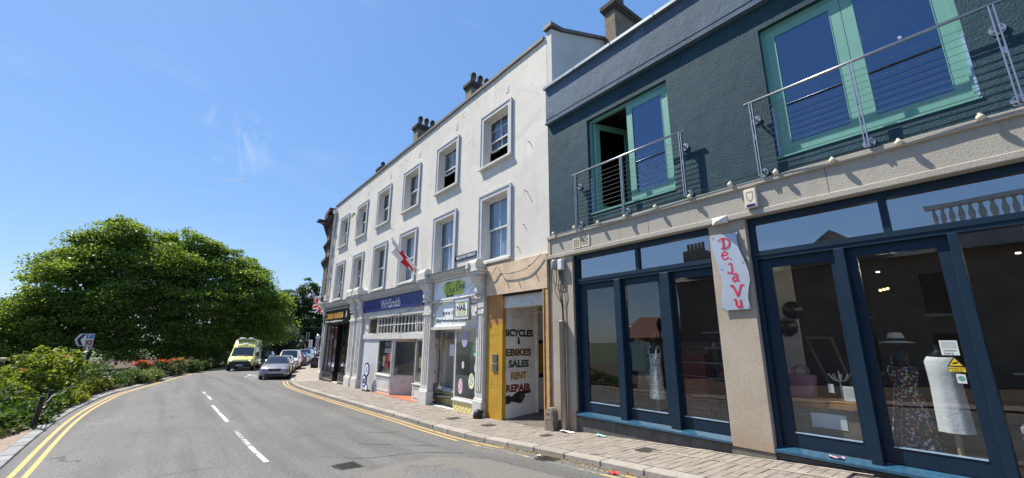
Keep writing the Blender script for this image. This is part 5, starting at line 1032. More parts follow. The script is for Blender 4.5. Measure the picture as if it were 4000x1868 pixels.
hk=thing('white_hat','white sun hat hanging high behind the glazed door','hat',(9.4,7.05,2.95)); MB().lathe([(.2,2.8),(.2,2.815),(.1,2.84),(.09,2.98),(.03,3.0)],(9.4,7.05,0),22).build('hat',pbr('white_linen',(.7,.7,.74),.85),hk,smooth=True)
# counter, bag, papers in the near window
ct=thing('wooden_counter','low wooden display chest across the near shop window','counter',(9.1,2.6,.66)); MB().box(8.78,9.4,2.06,3.25,1.34,1.47).build('top',pbr('oak',(.36,.20,.075),.45,var=.25,scale=7,bump=.1),ct,bevel=.01); MB().box(8.84,9.38,2.1,3.2,.66,1.34).build('front',pbr('oak_grey',(.20,.165,.125),.6,var=.2,scale=5),ct); MB().box(8.832,8.839,2.35,2.85,1.02,1.25).build('white_card',M_SGN,ct)
hb=thing('handbag','pink handbag with round handles on the wooden chest','handbag',(8.95,2.95,1.47)); MB().prism([(2.76,1.47),(3.14,1.47),(3.18,1.86),(2.72,1.86)],'x',8.85,9.02).build('body',pbr('pink_leather',(.40,.20,.23),.55,var=.1),hb,bevel=.02)
for x in (8.87,9.0): MB().tube(smooth_poly([(x,2.84,1.84),(x,2.84,1.96),(x,2.94,2.02),(x,3.04,1.96),(x,3.04,1.84)],.2),.016,8).build('handle',pbr('pink_leather',(.4,.2,.23),.55),hb)
jt=thing('jewellery_tree','white branching jewellery stand on the wooden chest','jewellery stand',(8.9,2.38,1.47)); MB().tube([(8.95,2.38,1.47),(8.95,2.38,1.95)],.012,6).build('stem',M_WT,jt)
for i in range(9): 
    a=i*.7; MB().tube(smooth_poly([(8.95,2.38,1.78),(8.95+.08*math.cos(a),2.38+.08*math.sin(a),1.8),(8.95+.16*math.cos(a),2.38+.16*math.sin(a),1.9)],.3),.007,5).build('branch',M_WT,jt)
for (nm,lb,y0,y1,z0,z1) in (('paper_notice','white printed notice propped on the wooden chest',2.12,2.32,1.49,1.72),('price_tag','small white price tag beside the notice',2.44,2.52,1.6,1.74)):
    t=thing(nm,lb,'notice',(8.8,y0,z0)); MB().box(8.79,8.794,y0,y1,z0,z1).build('sheet',M_SGN,t)
    l=MB(); 
    for i in range(5): l.box(8.7885,8.7897,y0+.03,y1-.03,z1-.05-i*.028,z1-.046-i*.028)
    l.build('print',pbr('print_faint',(.4,.4,.42),.8),t)
ez=thing('picture_frame','empty wooden picture frame leaning inside the near shop window','picture frame',(9.4,2.5,1.5)); e_=MB()
for (a,b) in (((9.5,2.95,2.5),(9.4,2.6,1.5)),((9.5,2.55,2.5),(9.4,2.3,1.5)),((9.5,2.95,2.5),(9.5,2.55,2.5))): e_.tube([a,b],.025,6)
e_.build('frame',pbr('dark_oak',(.16,.10,.05),.5),ez)
rl=thing('clothes_rail','rail of folded and hanging pale clothes at the edge of the shop window','clothes rail',(9.6,.0,.66)); MB().tube([(9.3,-.6,2.0),(9.3,.45,2.0)],.015,6).build('rail',M_STEEL,rl)
for i in range(7): MB().box(9.18,9.42,-.5+i*.13,-.44+i*.13,1.3+.1*(i%3),1.97).build('garment',pbr('garm%d'%(i%4),[(.4,.4,.42),(.12,.12,.13),(.5,.48,.45),(.2,.2,.22)][i%4],.9),rl,bevel=.02)
for (z) in (1.25,1.12,.99): MB().box(8.95,9.35,-.4,.5,z,z+.1).build('folded_cloth',pbr('garm%d'%(int(z*10)%4),(.4,.4,.42),.9),rl,bevel=.02)
for (y,z,lb) in ((3.45,3.1,'black hat hanging high on the pale pier inside the near shop'),(3.6,2.75,'larger black hat hanging below another on the pale pier inside')):
    t=thing('black_hat',lb,'hat',(X+2.1,y,z)); MB().lathe([(.2,X+2.18),(.2,X+2.165),(.11,X+2.15),(.1,X+2.05),(.04,X+2.03)],(0,y,z),20,'x').build('hat',M_MAN,t,smooth=True)
# stickers on the glass
def sticker(nm,lb,y0,y1,z0,z1,m): 
    t=thing(nm,lb,'sticker',(X+.15,y0,z0)); MB().box(X+.1485,X+.1505,y0,y1,z0,z1).build('sheet',m,t); return t
s=sticker('payment_sticker','white payment sticker reading accepted here on the glass',.85,1.03,2.25,2.45,pbr('sticker_white',(.62,.64,.63),.5)); text('lettering','accepted',.036,(X+.1475,.94,2.315),pbr('print_grey2',(.25,.27,.27),.6),s,bold=.001,extrude=.0005); text('lettering','here',.05,(X+.1475,.955,2.275),pbr('print_grey2',(.25,.27,.27),.6),s,bold=.001,extrude=.0005)
MB().box(X+.1472,X+.1482,.865,1.015,2.345,2.435).build('card_panel',pbr('print_mid',(.42,.45,.45),.6,var=.3,scale=80),s)
s=sticker('camera_warning_sticker','yellow triangular camera warning sticker on the glass',.83,.995,2.03,2.09,pbr('warning_yellow',(.72,.52,.02),.5)); MB().prism([(.83,2.10),(1.0,2.10),(.915,2.235)],'x',X+.148,X+.1505).build('triangle',M_INK,s); MB().prism([(.85,2.11),(.98,2.11),(.915,2.212)],'x',X+.1465,X+.1479).build('triangle_face',pbr('warning_yellow',(.72,.52,.02),.5),s)
MB().prism([(.945,2.128),(.89,2.145),(.885,2.165),(.94,2.15)],'x',X+.1455,X+.1464).build('camera_symbol',M_INK,s); text('lettering','24 HOUR CCTV',.024,(X+.147,.912,2.07),M_INK,s,extrude=.0005); text('lettering','in operation',.022,(X+.147,.912,2.045),M_INK,s,extrude=.0005)
s=sticker('round_sticker','small pale sticker with a green roundel low on the glass',.845,.935,1.88,2.0,pbr('sticker_white',(.62,.64,.63),.5)); MB().lathe([(.035,X+.147),(.035,X+.148)],(0,.89,1.945),18,'x').build('roundel',pbr('round_green',(.12,.3,.25),.5),s)
# ---------------------------------------------------------------- wavy metal name sign
dj=thing('wavy_sign','wavy pale metal sign with red letters reading Deja Vu on the stone pier','sign',(X-.1,3.68,3.0))
Lf=[(3.955,4.50),(3.97,4.40),(3.955,4.2),(3.91,3.95),(3.86,3.7),(3.85,3.5),(3.88,3.3),(3.91,3.12),(3.90,3.01)]; Rg=[(3.38,3.02),(3.40,3.2),(3.37,3.4),(3.33,3.55),(3.34,3.75),(3.40,3.98),(3.46,4.2),(3.47,4.4),(3.445,4.50)]
poly=[(p.x,p.y) for p in smooth_poly([(a,b,0) for a,b in Lf],.25)]+[(p.x,p.y) for p in smooth_poly([(a,b,0) for a,b in Rg],.25)]
poly=[(a,b) for a,b in poly]; MB().prism(poly,'x',X-.105,X-.100).build('panel',pbr('sign_metal',(.46,.52,.60),.4,metal=.4,var=.06,scale=2),dj)
for (y,z) in ((3.93,4.46),(3.48,4.46),(3.42,3.9),(3.83,3.82),(3.88,3.05),(3.41,3.06)): MB().lathe([(.012,X-.115),(.012,X-.1055)],(0,y,z),8,'x').build('bolt',M_STEEL,dj); MB().tube([(X-.1,y,z),(X-.05,y,z)],.006,5).build('standoff',M_STEEL,dj)
M_RED=pbr('letter_red',(.55,.025,.06),.4); sc=MB(); xx=X-.108
def st(cy,cz,k,pts,w=.03): ribbon(sc,[(cy-a*k,cz+b*k) for a,b in pts],w,xx)
st(3.70,4.32,.11,[(-.7,.9),(-.3,.9),(.2,.8),(.75,.3),(.7,-.4),(.2,-.9),(-.6,-.85)]); st(3.70,4.32,.11,[(-.35,.9),(-.3,0),(-.35,-.85)],.036); st(3.70,4.32,.11,[(-.7,.9),(-1.0,.6),(-1.25,.75)],.022); st(3.70,4.32,.11,[(-.35,-.85),(-.8,-.9)],.03)
st(3.73,4.07,.085,[(-.6,.1),(.5,.25),(.4,.8),(-.2,.85),(-.7,.2),(-.4,-.7),(.3,-.8),(.8,-.4)]); 
MB().ball((X-.107,3.63,3.99),(.003,.018,.018),10,6).build('letter_dot',M_RED,dj)
st(3.64,3.82,.10,[(-.5,.7),(.1,.75),(.15,.1),(.15,-.7),(-.2,-1.1),(-.8,-.8)],.034); st(3.58,3.62,.085,[(-.5,.7),(.2,.85),(.45,.4),(.4,-.6),(.8,-.75)]); st(3.58,3.62,.085,[(.4,.05),(-.3,.15),(-.7,-.3),(-.3,-.8),(.35,-.4)])
st(3.58,3.36,.115,[(-1.0,.95),(-.6,.9),(-.3,.2),(.05,-.85)],.04); st(3.58,3.36,.115,[(.05,-.85),(.4,.1),(.75,.95),(1.15,.85)],.03); st(3.58,3.36,.115,[(-1.0,.95),(-.5,.98)],.02)
st(3.58,3.13,.085,[(-.95,.75),(-.5,.8),(-.5,-.3),(-.1,-.8),(.4,-.5),(.5,.8)],.034); st(3.58,3.13,.085,[(.5,.8),(.5,-.4),(.85,-.8)],.034)
sc.build('letters',M_RED,dj)
# ---------------------------------------------------------------- vehicles
M_CG=pbr('car_glass',(.012,.016,.02),.04,var=.1,spec=.8,gloss=.6); M_TYRE=pbr('tyre_rubber',(.018,.018,.018),.85); M_RIM=pbr('alloy_rim',(.42,.43,.45),.35,metal=.8); M_BKP=pbr('black_plastic',(.015,.015,.016),.5); M_PLATE=pbr('number_plate',(.74,.74,.70),.4); M_LENS=pbr('headlamp_lens',(.55,.58,.62),.08,metal=.35,gloss=.8); M_CHR=pbr('chrome_trim',(.65,.66,.68),.12,metal=1)
def carpaint(name,c,metal=.0,rough=.28): return pbr('paint_'+name,c,rough,metal=metal,var=.03,scale=2,gloss=.9)
def car_shell(st,paint,root,glass_rows,screen,rear=None):
    """st: stations (y,hw,zb,zbelt,hwb,zt,hwt); rows of points from sill to roof centre"""
    n=9; V=[]
    def half(s):
        y,hw,zb,zl,hwb,zt,hwt=s; m=zb+(zl-zb)*.55
        return [(0,zb),(hw*.86,zb),(hw*.985,zb+.12),(hw,m),(hwb,zl),(hwt+.02,zt-.055),(hwt*.93,zt-.01),(hwt*.55,zt+.018),(0,zt+.03)]
    for s in st:
        h=half(s); ring=[(x,s[0],z) for x,z in h]+[(-x,s[0],z) for x,z in h[-2:0:-1]]; V+=ring
    k=16; body=MB(); scr=MB(); sid=MB(); rr=MB(); body.v=list(V); scr.v=list(V); sid.v=list(V); rr.v=list(V)
    for i in range(len(st)-1):
        for j in range(k):
            f=(i*k+j,i*k+(j+1)%k,(i+1)*k+(j+1)%k,(i+1)*k+j)
            jj=j if j<8 else 15-j
            if i==screen and jj in (6,7): scr.f.append(f)
            elif rear is not None and i==rear and jj in (6,7): rr.f.append(f)
            elif i in glass_rows and jj==4: sid.f.append(f)
            else: body.f.append(f)
    body.f.append(tuple(range(k))); e=(len(st)-1)*k; body.f.append(tuple(range(e+k-1,e-1,-1)))
    def fin(mb,nm,m):
        if not mb.f: return
        used=sorted({i for f in mb.f for i in f}); mp={u:i for i,u in enumerate(used)}; mb.v=[mb.v[u] for u in used]; mb.f=[tuple(mp[i] for i in f) for f in mb.f]; return mb.build(nm,m,root,smooth=True)
    b=fin(body,'body',paint); fin(scr,'windscreen',M_CG); fin(sid,'side_window',M_CG); fin(rr,'rear_window',M_CG); return b
def wheels(root,hw,ys,r=.32,w=.2):
    for y in ys:
        for s in (-1,1):
            x=s*(hw-.09); wl=MB().lathe([(r*.62,-w/2),(r*.95,-w/2),(r,-w*.3),(r,w*.3),(r*.95,w/2),(r*.62,w/2)],(x,y,r),22,'x').build('wheel',M_TYRE,root,smooth=True)
            MB().lathe([(r*.6,-w*.45),(r*.64,-w*.48),(r*.64,w*.48),(r*.6,w*.45)],(x,y,r),22,'x').build('rim',M_RIM,wl)
            sp_=MB()
            for a in range(5): t=a*2*math.pi/5; sp_.obox((x+s*w*.49,y+math.cos(t)*r*.3,r+math.sin(t)*r*.3),(.008,.03,r*.3),Matrix.Rotation(-t+math.pi/2,3,'X'))
            sp_.build('spokes',M_RIM,wl)
            arc=MB(); P0=[(s*(hw+.006),y+math.cos(t)*(r+.015),r+math.sin(t)*(r+.015)) for t in np.linspace(-.25,math.pi+.25,15)]; P1=[(s*(hw+.006),y+math.cos(t)*(r+.085),r+math.sin(t)*(r+.085)) for t in np.linspace(-.25,math.pi+.25,15)]; arc.strip(P0,P1); arc.build('wheel_arch',M_BKP,root)
FACE_F=Matrix(((-1,0,0),(0,0,1),(0,1,0)))      # reads from in front of a car that points along +y
def car(name,label,cat,paint,loc,back,L=4.5,H=1.46,Wd=1.8,kind='hatch',plate=None,rails=False,lit=False,grille=M_BKP,group='cars parked or queueing along the road',sc=1.0,hs=1.0):
    root=thing(name,label,cat,(0,0,0),group); hw=Wd/2; l=L/2
    b=.62*H+.02; zl=b
    if kind in('hatch','estate'):
        hood=.98 if H<1.55 else 1.02
        st=[(l,hw*.72,.27,.50,hw*.72,.56,hw*.66),(l-.06,hw*.88,.22,.60,hw*.86,.66,hw*.78),(l-.28,hw*.97,.19,.72,hw*.93,.79,hw*.84),(l-.75,hw,.18,.82,hw*.96,.90,hw*.86),(l-1.22,hw,.18,b-.04,hw*.97,hood,hw*.87)]
        yr=l-1.22; st+=[(yr-.78,hw,.18,b,hw*.96,H-.05,hw*.67),(yr-1.25,hw,.18,b+.01,hw*.96,H,hw*.69)]
        tail=-l+(.42 if kind=='estate' else .62)
        st+=[(tail+.9,hw,.18,b+.03,hw*.96,H-.02,hw*.69),(tail,hw,.18,b+.06,hw*.95,H-.10,hw*.64),(-l+.12,hw*.95,.22,b+.0,hw*.90,b+.09,hw*.78),(-l,hw*.86,.28,b-.12,hw*.84,b-.04,hw*.72)]
        body=car_shell(st,paint,root,(5,6,7),4,8); zfront=.66; ylamp=l-.17
    else:   # mpv / suv / small van
        st=[(l,hw*.75,.32,.66,hw*.75,.72,hw*.70),(l-.07,hw*.9,.26,.80,hw*.88,.86,hw*.82),(l-.3,hw*.98,.22,.92,hw*.95,.98,hw*.87),(l-.85,hw,.22,1.02,hw*.97,1.09,hw*.88),(l-1.02,hw,.22,1.06,hw*.97,1.12,hw*.88)]
        yr=l-1.02; st+=[(yr-.72,hw,.22,1.1,hw*.97,H-.06,hw*.76),(yr-1.2,hw,.22,1.11,hw*.97,H,hw*.78),(-l+.7,hw,.22,1.13,hw*.97,H-.01,hw*.78),(-l+.25,hw,.22,1.14,hw*.96,H-.08,hw*.75),(-l+.06,hw*.96,.26,1.05,hw*.94,1.2,hw*.84),(-l,hw*.9,.3,.9,hw*.88,1.0,hw*.8)]
        body=car_shell(st,paint,root,(5,6,7),4,8); zfront=.84; ylamp=l-.16
    for s in (-1,1):
        hl=MB().ball((s*hw*.70,ylamp,zfront+.02),(hw*.22,.16,.075),14,8).build('headlight',lampmat('lit_headlamp',(1,.97,.9),12) if lit else M_LENS,root,smooth=True); MB().ball((s*hw*.72,ylamp+.05,zfront+.02),(hw*.24,.12,.09),14,8).build('headlight_surround',M_BKP,root,smooth=True) if False else None
        MB().ball((s*hw*.66,l-.06,.36),(.1,.05,.045),10,6).build('fog_lamp',M_LENS,root,smooth=True)
        mr=MB().ball((s*(hw+.11),l-1.45,b+.08),(.12,.07,.08),10,8).build('mirror',paint,root,smooth=True); MB().box(min(s*(hw-.04),s*(hw+.06)),max(s*(hw-.04),s*(hw+.06)),l-1.48,l-1.42,b+.02,b+.06).build('mirror_arm',M_BKP,mr)
    g0=MB(); yv=l+.004; g0.add([(-hw*.42,l-.03,zfront+.03),(hw*.42,l-.03,zfront+.03),(hw*.36,yv+.01,zfront-.12),(-hw*.36,yv+.01,zfront-.12),(-hw*.42,l-.2,zfront+.03),(hw*.42,l-.2,zfront+.03),(hw*.36,l-.2,zfront-.12),(-hw*.36,l-.2,zfront-.12)],[(0,1,2,3),(4,7,6,5),(0,4,5,1),(1,5,6,2),(2,6,7,3),(3,7,4,0)]); gr=g0.build('grille',grille,root); MB().ball((0,l-.01,zfront+.02),(.05,.02,.05),10,6).build('badge',M_CHR,gr)
    MB().box(-hw*.62,hw*.62,l-.1,l+.012,.27,.38).build('bumper_intake',M_BKP,root); MB().box(-hw*.93,hw*.93,l-.35,l-.02,.17,.24).build('bumper_lip',M_BKP,root)
    ch=MB(); ch.box(-hw*.43,hw*.43,l-.06,l+.004,zfront+.03,zfront+.05); ch.build('grille_trim',M_CHR,gr)
    if plate:
        pl=MB().box(-.27,.27,l+.0125,l+.022,.42,.535).build('number_plate',M_PLATE,root); text('lettering',plate,.115,(0,l+.0235,.478),M_INK,pl,rot=FACE_F,bold=.002,extrude=.001,sx=.95)
    wheels(root,hw,(l-.88,-l+.82),.31 if H<1.55 else .34)
    if rails:
        for s in (-1,1): MB().tube(smooth_poly([(s*hw*.66,l-2.2,H-.02),(s*hw*.67,l-2.5,H+.05),(s*hw*.67,-l+1.1,H+.05),(s*hw*.64,-l+.75,H-.04)],.25),.022,6).build('roof_rail',M_CHR,root)
    # dashboard, seats and steering wheel are hidden by the reflections; wipers show
    wp=MB()
    for s in (-.35,.25): wp.tube([(s,l-1.16,b+.06),(s+.5,l-1.34,b+.16)],.012,5)
    wp.build('wiper',M_BKP,root)
    d=Vector((-back[0],-back[1])); place(root,(loc[0],loc[1],g(loc[1])-.075),math.atan2(-d.x,d.y),rx=math.atan((g(loc[1]-1)-g(loc[1]+1))/2)); root.scale=(sc,sc,sc*hs); return root
BK=(.24,.97)
car('parked_car','metallic mauve grey estate car parked at the head of the line','car',carpaint('mauve',(.34,.30,.31),.5,.3),(6.62,37.2),BK,4.6,1.47,1.82,'estate',plate='GK12 ARY',rails=True,sc=1.06)
car('parked_car','small white hatchback parked behind the grey estate','car',carpaint('white',(.72,.72,.72)),(8.15,43.3),(.27,.96),4.0,1.48,1.76,'hatch',sc=1.03)
car('parked_car','tall white people carrier looming over the white hatchback','car',carpaint('white',(.72,.72,.72)),(9.95,49.9),(.29,.955),4.4,1.85,1.85,'mpv',sc=1.06)
car('parked_car','red hatchback mostly hidden behind the white people carrier','car',carpaint('red',(.38,.02,.025)),(12.05,56.6),(.32,.95),4.0,1.5,1.75,'hatch',sc=1.04)
car('parked_car','dark blue hatchback in the parked line behind the red car','car',carpaint('dblue',(.03,.05,.11),.3),(13.75,62.6),(.33,.94),4.1,1.5,1.76,'hatch',sc=1.05)
car('parked_car','silver sport utility car with roof rails further down the parked line','car',carpaint('silver',(.48,.50,.51),.5),(15.85,69.5),(.33,.94),4.5,1.72,1.86,'mpv',rails=True,sc=1.1)
car('parked_car','black saloon parked beyond the silver sport utility car','car',carpaint('black',(.02,.02,.022)),(18.3,77.0),(.34,.94),4.3,1.48,1.8,'hatch')
car('queueing_car','dark blue estate with a bright headlamp following the ambulance','car',carpaint('navy',(.035,.045,.075),.3),(9.05,59.2),(.3,.955),4.4,1.6,1.8,'estate',lit=True,sc=1.12)
car('queueing_car','blue grey sport utility car beyond the black bin','car',carpaint('bluegrey',(.14,.22,.28),.4),(21.0,89),(.34,.94),4.5,1.75,1.86,'mpv',sc=1.12)
car('queueing_car','pale violet car glinting at the far end by the barber corner','car',carpaint('violet',(.22,.22,.34),.5),(25.1,99),(.34,.94),4.3,1.7,1.8,'mpv',sc=1.15)
# ambulance -------------------------------------------------
def ambulance():
    root=thing('ambulance','yellow high roofed ambulance van driving towards the viewer','ambulance',(0,0,0)); Y=carpaint('ambulance',(.92,.84,.22),0,.35); l=2.85; hw=1.02
    st=[(l,hw*.78,.42,.82,hw*.78,.88,hw*.72),(l-.08,hw*.92,.36,.95,hw*.90,1.02,hw*.84),(l-.3,hw*.99,.34,1.05,hw*.96,1.14,hw*.90),(l-.68,hw,.34,1.16,hw*.98,1.28,hw*.92),(l-1.5,hw,.34,1.3,hw*.98,2.06,hw*.86),(l-2.05,hw,.34,1.32,hw*.98,2.72,hw*.82),(l-2.4,hw,.34,1.32,hw*.98,2.78,hw*.84),(-l+.2,hw,.34,1.32,hw*.98,2.78,hw*.84),(-l,hw*.98,.36,1.3,hw*.96,2.70,hw*.82)]
    b=car_shell(st,Y,root,(),3); 
    for s in (-1,1):
        w=MB().poly([(s*(hw*.985),l-1.2,1.34),(s*(hw*.985),l-2.1,1.36),(s*(hw*.95),l-2.1,1.95),(s*(hw*.93),l-1.55,1.92)]); w.build('side_window',M_CG,root)
        hl=MB().add([(s*hw*.50,l-.02,.98),(s*hw*.96,l-.34,1.12),(s*hw*.97,l-.36,1.02),(s*hw*.88,l-.08,.86),(s*hw*.52,l+.03,.88),(s*hw*.50,l-.3,.98),(s*hw*.9,l-.5,1.1),(s*hw*.9,l-.5,.88),(s*hw*.52,l-.3,.88)],[(0,1,2,3,4),(0,5,6,1),(1,6,2),(2,6,7,3),(3,7,8,4),(4,8,5,0)]); hl.build('headlight',M_LENS,root)
        MB().ball((s*hw*.72,l-.02,.93),(.07,.05,.05),10,6).build('day_lamp',lampmat('drl',(1,1,1),1.5),root)
        mr=MB().box(min(s*(hw+.06),s*(hw+.26)),max(s*(hw+.06),s*(hw+.26)),l-1.02,l-.9,1.28,1.68).build('mirror',M_BKP,root,bevel=.03); MB().box(min(s*(hw-.1),s*(hw+.06)),max(s*(hw-.1),s*(hw+.06)),l-1.0,l-.94,1.36,1.42).build('mirror_arm',M_BKP,mr)
        gm=pbr('battenburg_green',(.03,.16,.06),.4); ym=pbr('battenburg_yellow',(.62,.66,.08),.4)
        for i in range(7):
            for j in range(2): MB().box(min(s*(hw+.002),s*(hw+.006)),max(s*(hw+.002),s*(hw+.006)),l-1.3-.6*(i+1),l-1.3-.6*i,.55+.35*j,.9+.35*j).build('side_chequer',gm if (i+j)%2 else ym,root)
        MB().box(min(s*hw,s*(hw+.04)),max(s*hw,s*(hw+.04)),-l+.4,l-2.2,2.2,2.34).build('green_strip',gm,root)
    bm_=MB(); bm_.box(-hw*.9,hw*.9,l-.2,l+.05,.36,.66); bm_.box(-hw*.80,hw*.80,l-.14,l+.03,.665,.86); bm_.build('bumper',M_BKP,root,bevel=.03); MB().box(-hw*.98,hw*.98,l-.55,l-.2,.33,.62).build('bumper_corner',M_BKP,root,bevel=.04)
    pl=MB().box(-.27,.27,l+.0505,l+.062,.46,.575).build('number_plate',M_PLATE,root); text('lettering','WX20 FFM',.11,(0,l+.0635,.518),M_INK,pl,rot=FACE_F,bold=.002,extrude=.001)
    # bonnet and roof lettering follow the sloping sheet metal
    def slopetext(nm,body,size,y0,z0,y1,z1,frac,mirror,m):
        n_=Vector((0,y1-y0,z1-z0)).normalized(); yd=n_; xd=Vector((-1,0,0)); zd=xd.cross(yd); p=Vector((0,y0+(y1-y0)*frac,z0+(z1-z0)*frac))+zd*.035
        Rm=Matrix((xd*(-1 if mirror else 1),yd,zd)).transposed(); me=text_mesh(body,size,bold=.004,extrude=.002); me.transform(Matrix.Translation(p)@Rm.to_4x4()); link(nm,me,m,root)
    dkg=pbr('ambulance_green',(.05,.09,.03),.5)
    slopetext('mirrored_lettering','AMBULANCE',.20,l-.3,1.165,l-.68,1.305,.45,True,dkg); slopetext('lettering','AMBULANCE',.22,l-1.5,2.08,l-2.05,2.74,.20,False,dkg)
    MB().add([(-.22,l-1.78,2.47),(.22,l-1.78,2.47),(.18,l-1.66,2.33),(-.18,l-1.66,2.33)],[(0,1,2,3)]).build('crest',M_SGN,root)
    lb=MB(); lb.box(-.75,.75,l-2.35,l-2.05,2.80,2.87); lb.ball((.35,l-2.2,2.9),(.28,.2,.07)); lb.ball((-.35,l-2.2,2.9),(.22,.2,.06)); lb.build('light_bar',M_WT,root)
    # dark inset panel above the windscreen
    MB().box(-.72,.72,l-2.0,l-1.9,2.66,2.70).build('roof_slot',M_BKP,root)
    ds=MB(); ds.ball((-.3,l-1.0,1.42),(.22,.1,.05)); ds.ball((.2,l-1.0,1.42),(.3,.1,.04)); ds.build('dashboard_papers',M_WT,root)
    wp=MB(); wp.tube([(-.6,l-.72,1.33),(0,l-.85,1.46)],.014,5); wp.tube([(.1,l-.72,1.33),(.7,l-.85,1.46)],.014,5); wp.build('wiper',M_BKP,root)
    wheels(root,hw,(l-.95,-l+1.15),.36,.24)
    return root
am=ambulance(); bk=(.25,.968); d=Vector((-bk[0],-bk[1])); place(am,(6.25,52.3,g(52.3)-.075),math.atan2(-d.x,d.y),rx=.01); am.scale=(1.08,1.05,1.08)
# rider on a bicycle behind the ambulance -------------------
def skin_body(name,verts,edges,rad,m,parent,root=0,sub=2):
    me=bpy.data.meshes.new(name); me.from_pydata(verts,edges,[]); o=bpy.data.objects.new(name,me); COL.objects.link(o); WM[o.name]=Matrix.Identity(4)
    sk=o.modifiers.new('skin','SKIN'); sv=me.skin_vertices[0].data
    for i,r_ in enumerate(rad): sv[i].radius=(r_,r_) if not isinstance(r_,tuple) else r_; sv[i].use_root=(i==root)
    sk.use_smooth_shade=True; ss=o.modifiers.new('sub','SUBSURF'); ss.levels=sub; ss.render_levels=sub; me.materials.append(m); adopt(o,parent); return o
pr=thing('person','rider in an orange jacket and white helmet leaning over handlebars','person',(0,0,0))
V=[(0,0,.95),(0,.12,1.15),(0,.28,1.38),(0,.34,1.5),(0,.4,1.62),(.2,.26,1.40),(.27,.42,1.2),(.24,.62,1.08),(-.2,.26,1.40),(-.27,.42,1.2),(-.24,.62,1.08),(.11,.0,.92),(.13,.3,.66),(.12,.12,.28),(.12,.26,.22),(-.11,.0,.92),(-.13,.28,.8),(-.12,.06,.46),(-.12,.2,.40)]
E_=[(0,1),(1,2),(2,3),(3,4),(2,5),(5,6),(6,7),(2,8),(8,9),(9,10),(0,11),(11,12),(12,13),(13,14),(0,15),(15,16),(16,17),(17,18)]
skin_body('body',V,E_,[.16,.17,.18,.07,.07,.08,.055,.04,.08,.055,.04,.1,.075,.055,.045,.1,.075,.055,.045],pbr('dark_clothes',(.03,.03,.035),.8),pr)
skin_body('jacket',[(0,.02,1.0),(0,.13,1.17),(0,.29,1.40),(.21,.26,1.41),(.28,.43,1.2),(-.21,.26,1.41),(-.28,.43,1.2)],[(0,1),(1,2),(2,3),(3,4),(2,5),(5,6)],[.18,.19,.195,.095,.07,.095,.07],pbr('orange_jacket',(.62,.13,.05),.7),pr)
MB().ball((0,.42,1.68),(.085,.1,.12),14,10).build('head',pbr('skin',(.48,.30,.22),.6),pr,smooth=True); MB().ball((0,.40,1.755),(.12,.15,.09),14,8).build('helmet',M_WT,pr,smooth=True)
for s in (-1,1): MB().ball((s*.24,.64,1.06),(.04,.05,.035),8,6).build('glove',M_BKP,pr)
bc=thing('bicycle','dark bicycle under the rider in orange','bicycle',(0,0,0)); 
for y in (-.5,.62):
    P=[(0,y+.33*math.cos(t),.34+.33*math.sin(t)) for t in np.linspace(0,2*math.pi,25)]; MB().tube(P,.018,6).build('wheel',M_TYRE,bc); sp2=MB()
    for t in np.linspace(0,math.pi,7)[:-1]: sp2.tube([(0,y+.32*math.cos(t),.34+.32*math.sin(t)),(0,y-.32*math.cos(t),.34-.32*math.sin(t))],.004,4)
    sp2.build('spokes',M_STEEL,bc)
fm=MB()
for a,b in (((0,-.5,.34),(0,.02,.34)),((0,-.5,.34),(0,-.12,.85)),((0,.02,.34),(0,-.14,.9)),((0,.02,.34),(0,.46,.86)),((0,-.12,.82),(0,.46,.92)),((0,.62,.34),(0,.46,.98)),((-.26,.6,1.03),(0,.48,1.03)),((.26,.6,1.03),(0,.48,1.03))): fm.tube([a,b],.018,6)
fm.build('frame',M_BKP,bc); MB().ball((0,-.15,.93),(.08,.14,.035),10,6).build('saddle',M_BKP,bc)
d=Vector((-.3,-.95)); 
for o in (pr,bc): place(o,(9.35,63.6,g(63.6)-.07),math.atan2(-d.x,d.y)); o.scale=(1.1,1.1,1.08)
# ---------------------------------------------------------------- foliage
def leaf_cloud(name,P,size,m,parent=None,up=.45,asp=.62,kind=None):
    P=np.asarray(P,dtype=np.float32); N=len(P)
    nrm=RNG.normal(size=(N,3)); nrm[:,2]=np.abs(nrm[:,2])*1.0+up; nrm/=np.linalg.norm(nrm,axis=1,keepdims=True)
    t=RNG.normal(size=(N,3)); t-=nrm*(t*nrm).sum(1,keepdims=True); t/=np.linalg.norm(t,axis=1,keepdims=True); b=np.cross(nrm,t)
    s=(np.asarray(size) if np.ndim(size) else size)*RNG.uniform(.65,1.35,size=N); s=s[:,None]
    V=np.stack([P-t*s*.5,P+b*s*asp*.5-t*s*.06+nrm*s*.06,P+t*s*.5-nrm*s*.10,P-b*s*asp*.5-t*s*.06+nrm*s*.06],1).reshape(-1,3)
    me=bpy.data.meshes.new(name); me.vertices.add(4*N); me.vertices.foreach_set('co',V.astype(np.float32).ravel()); me.loops.add(4*N); me.loops.foreach_set('vertex_index',np.arange(4*N,dtype=np.int32)); me.polygons.add(N); me.polygons.foreach_set('loop_start',np.arange(0,4*N,4,dtype=np.int32)); me.polygons.foreach_set('loop_total',np.full(N,4,dtype=np.int32)); me.update()
    o=link(name,me,m,parent)
    if kind: o['kind']=kind
    return o
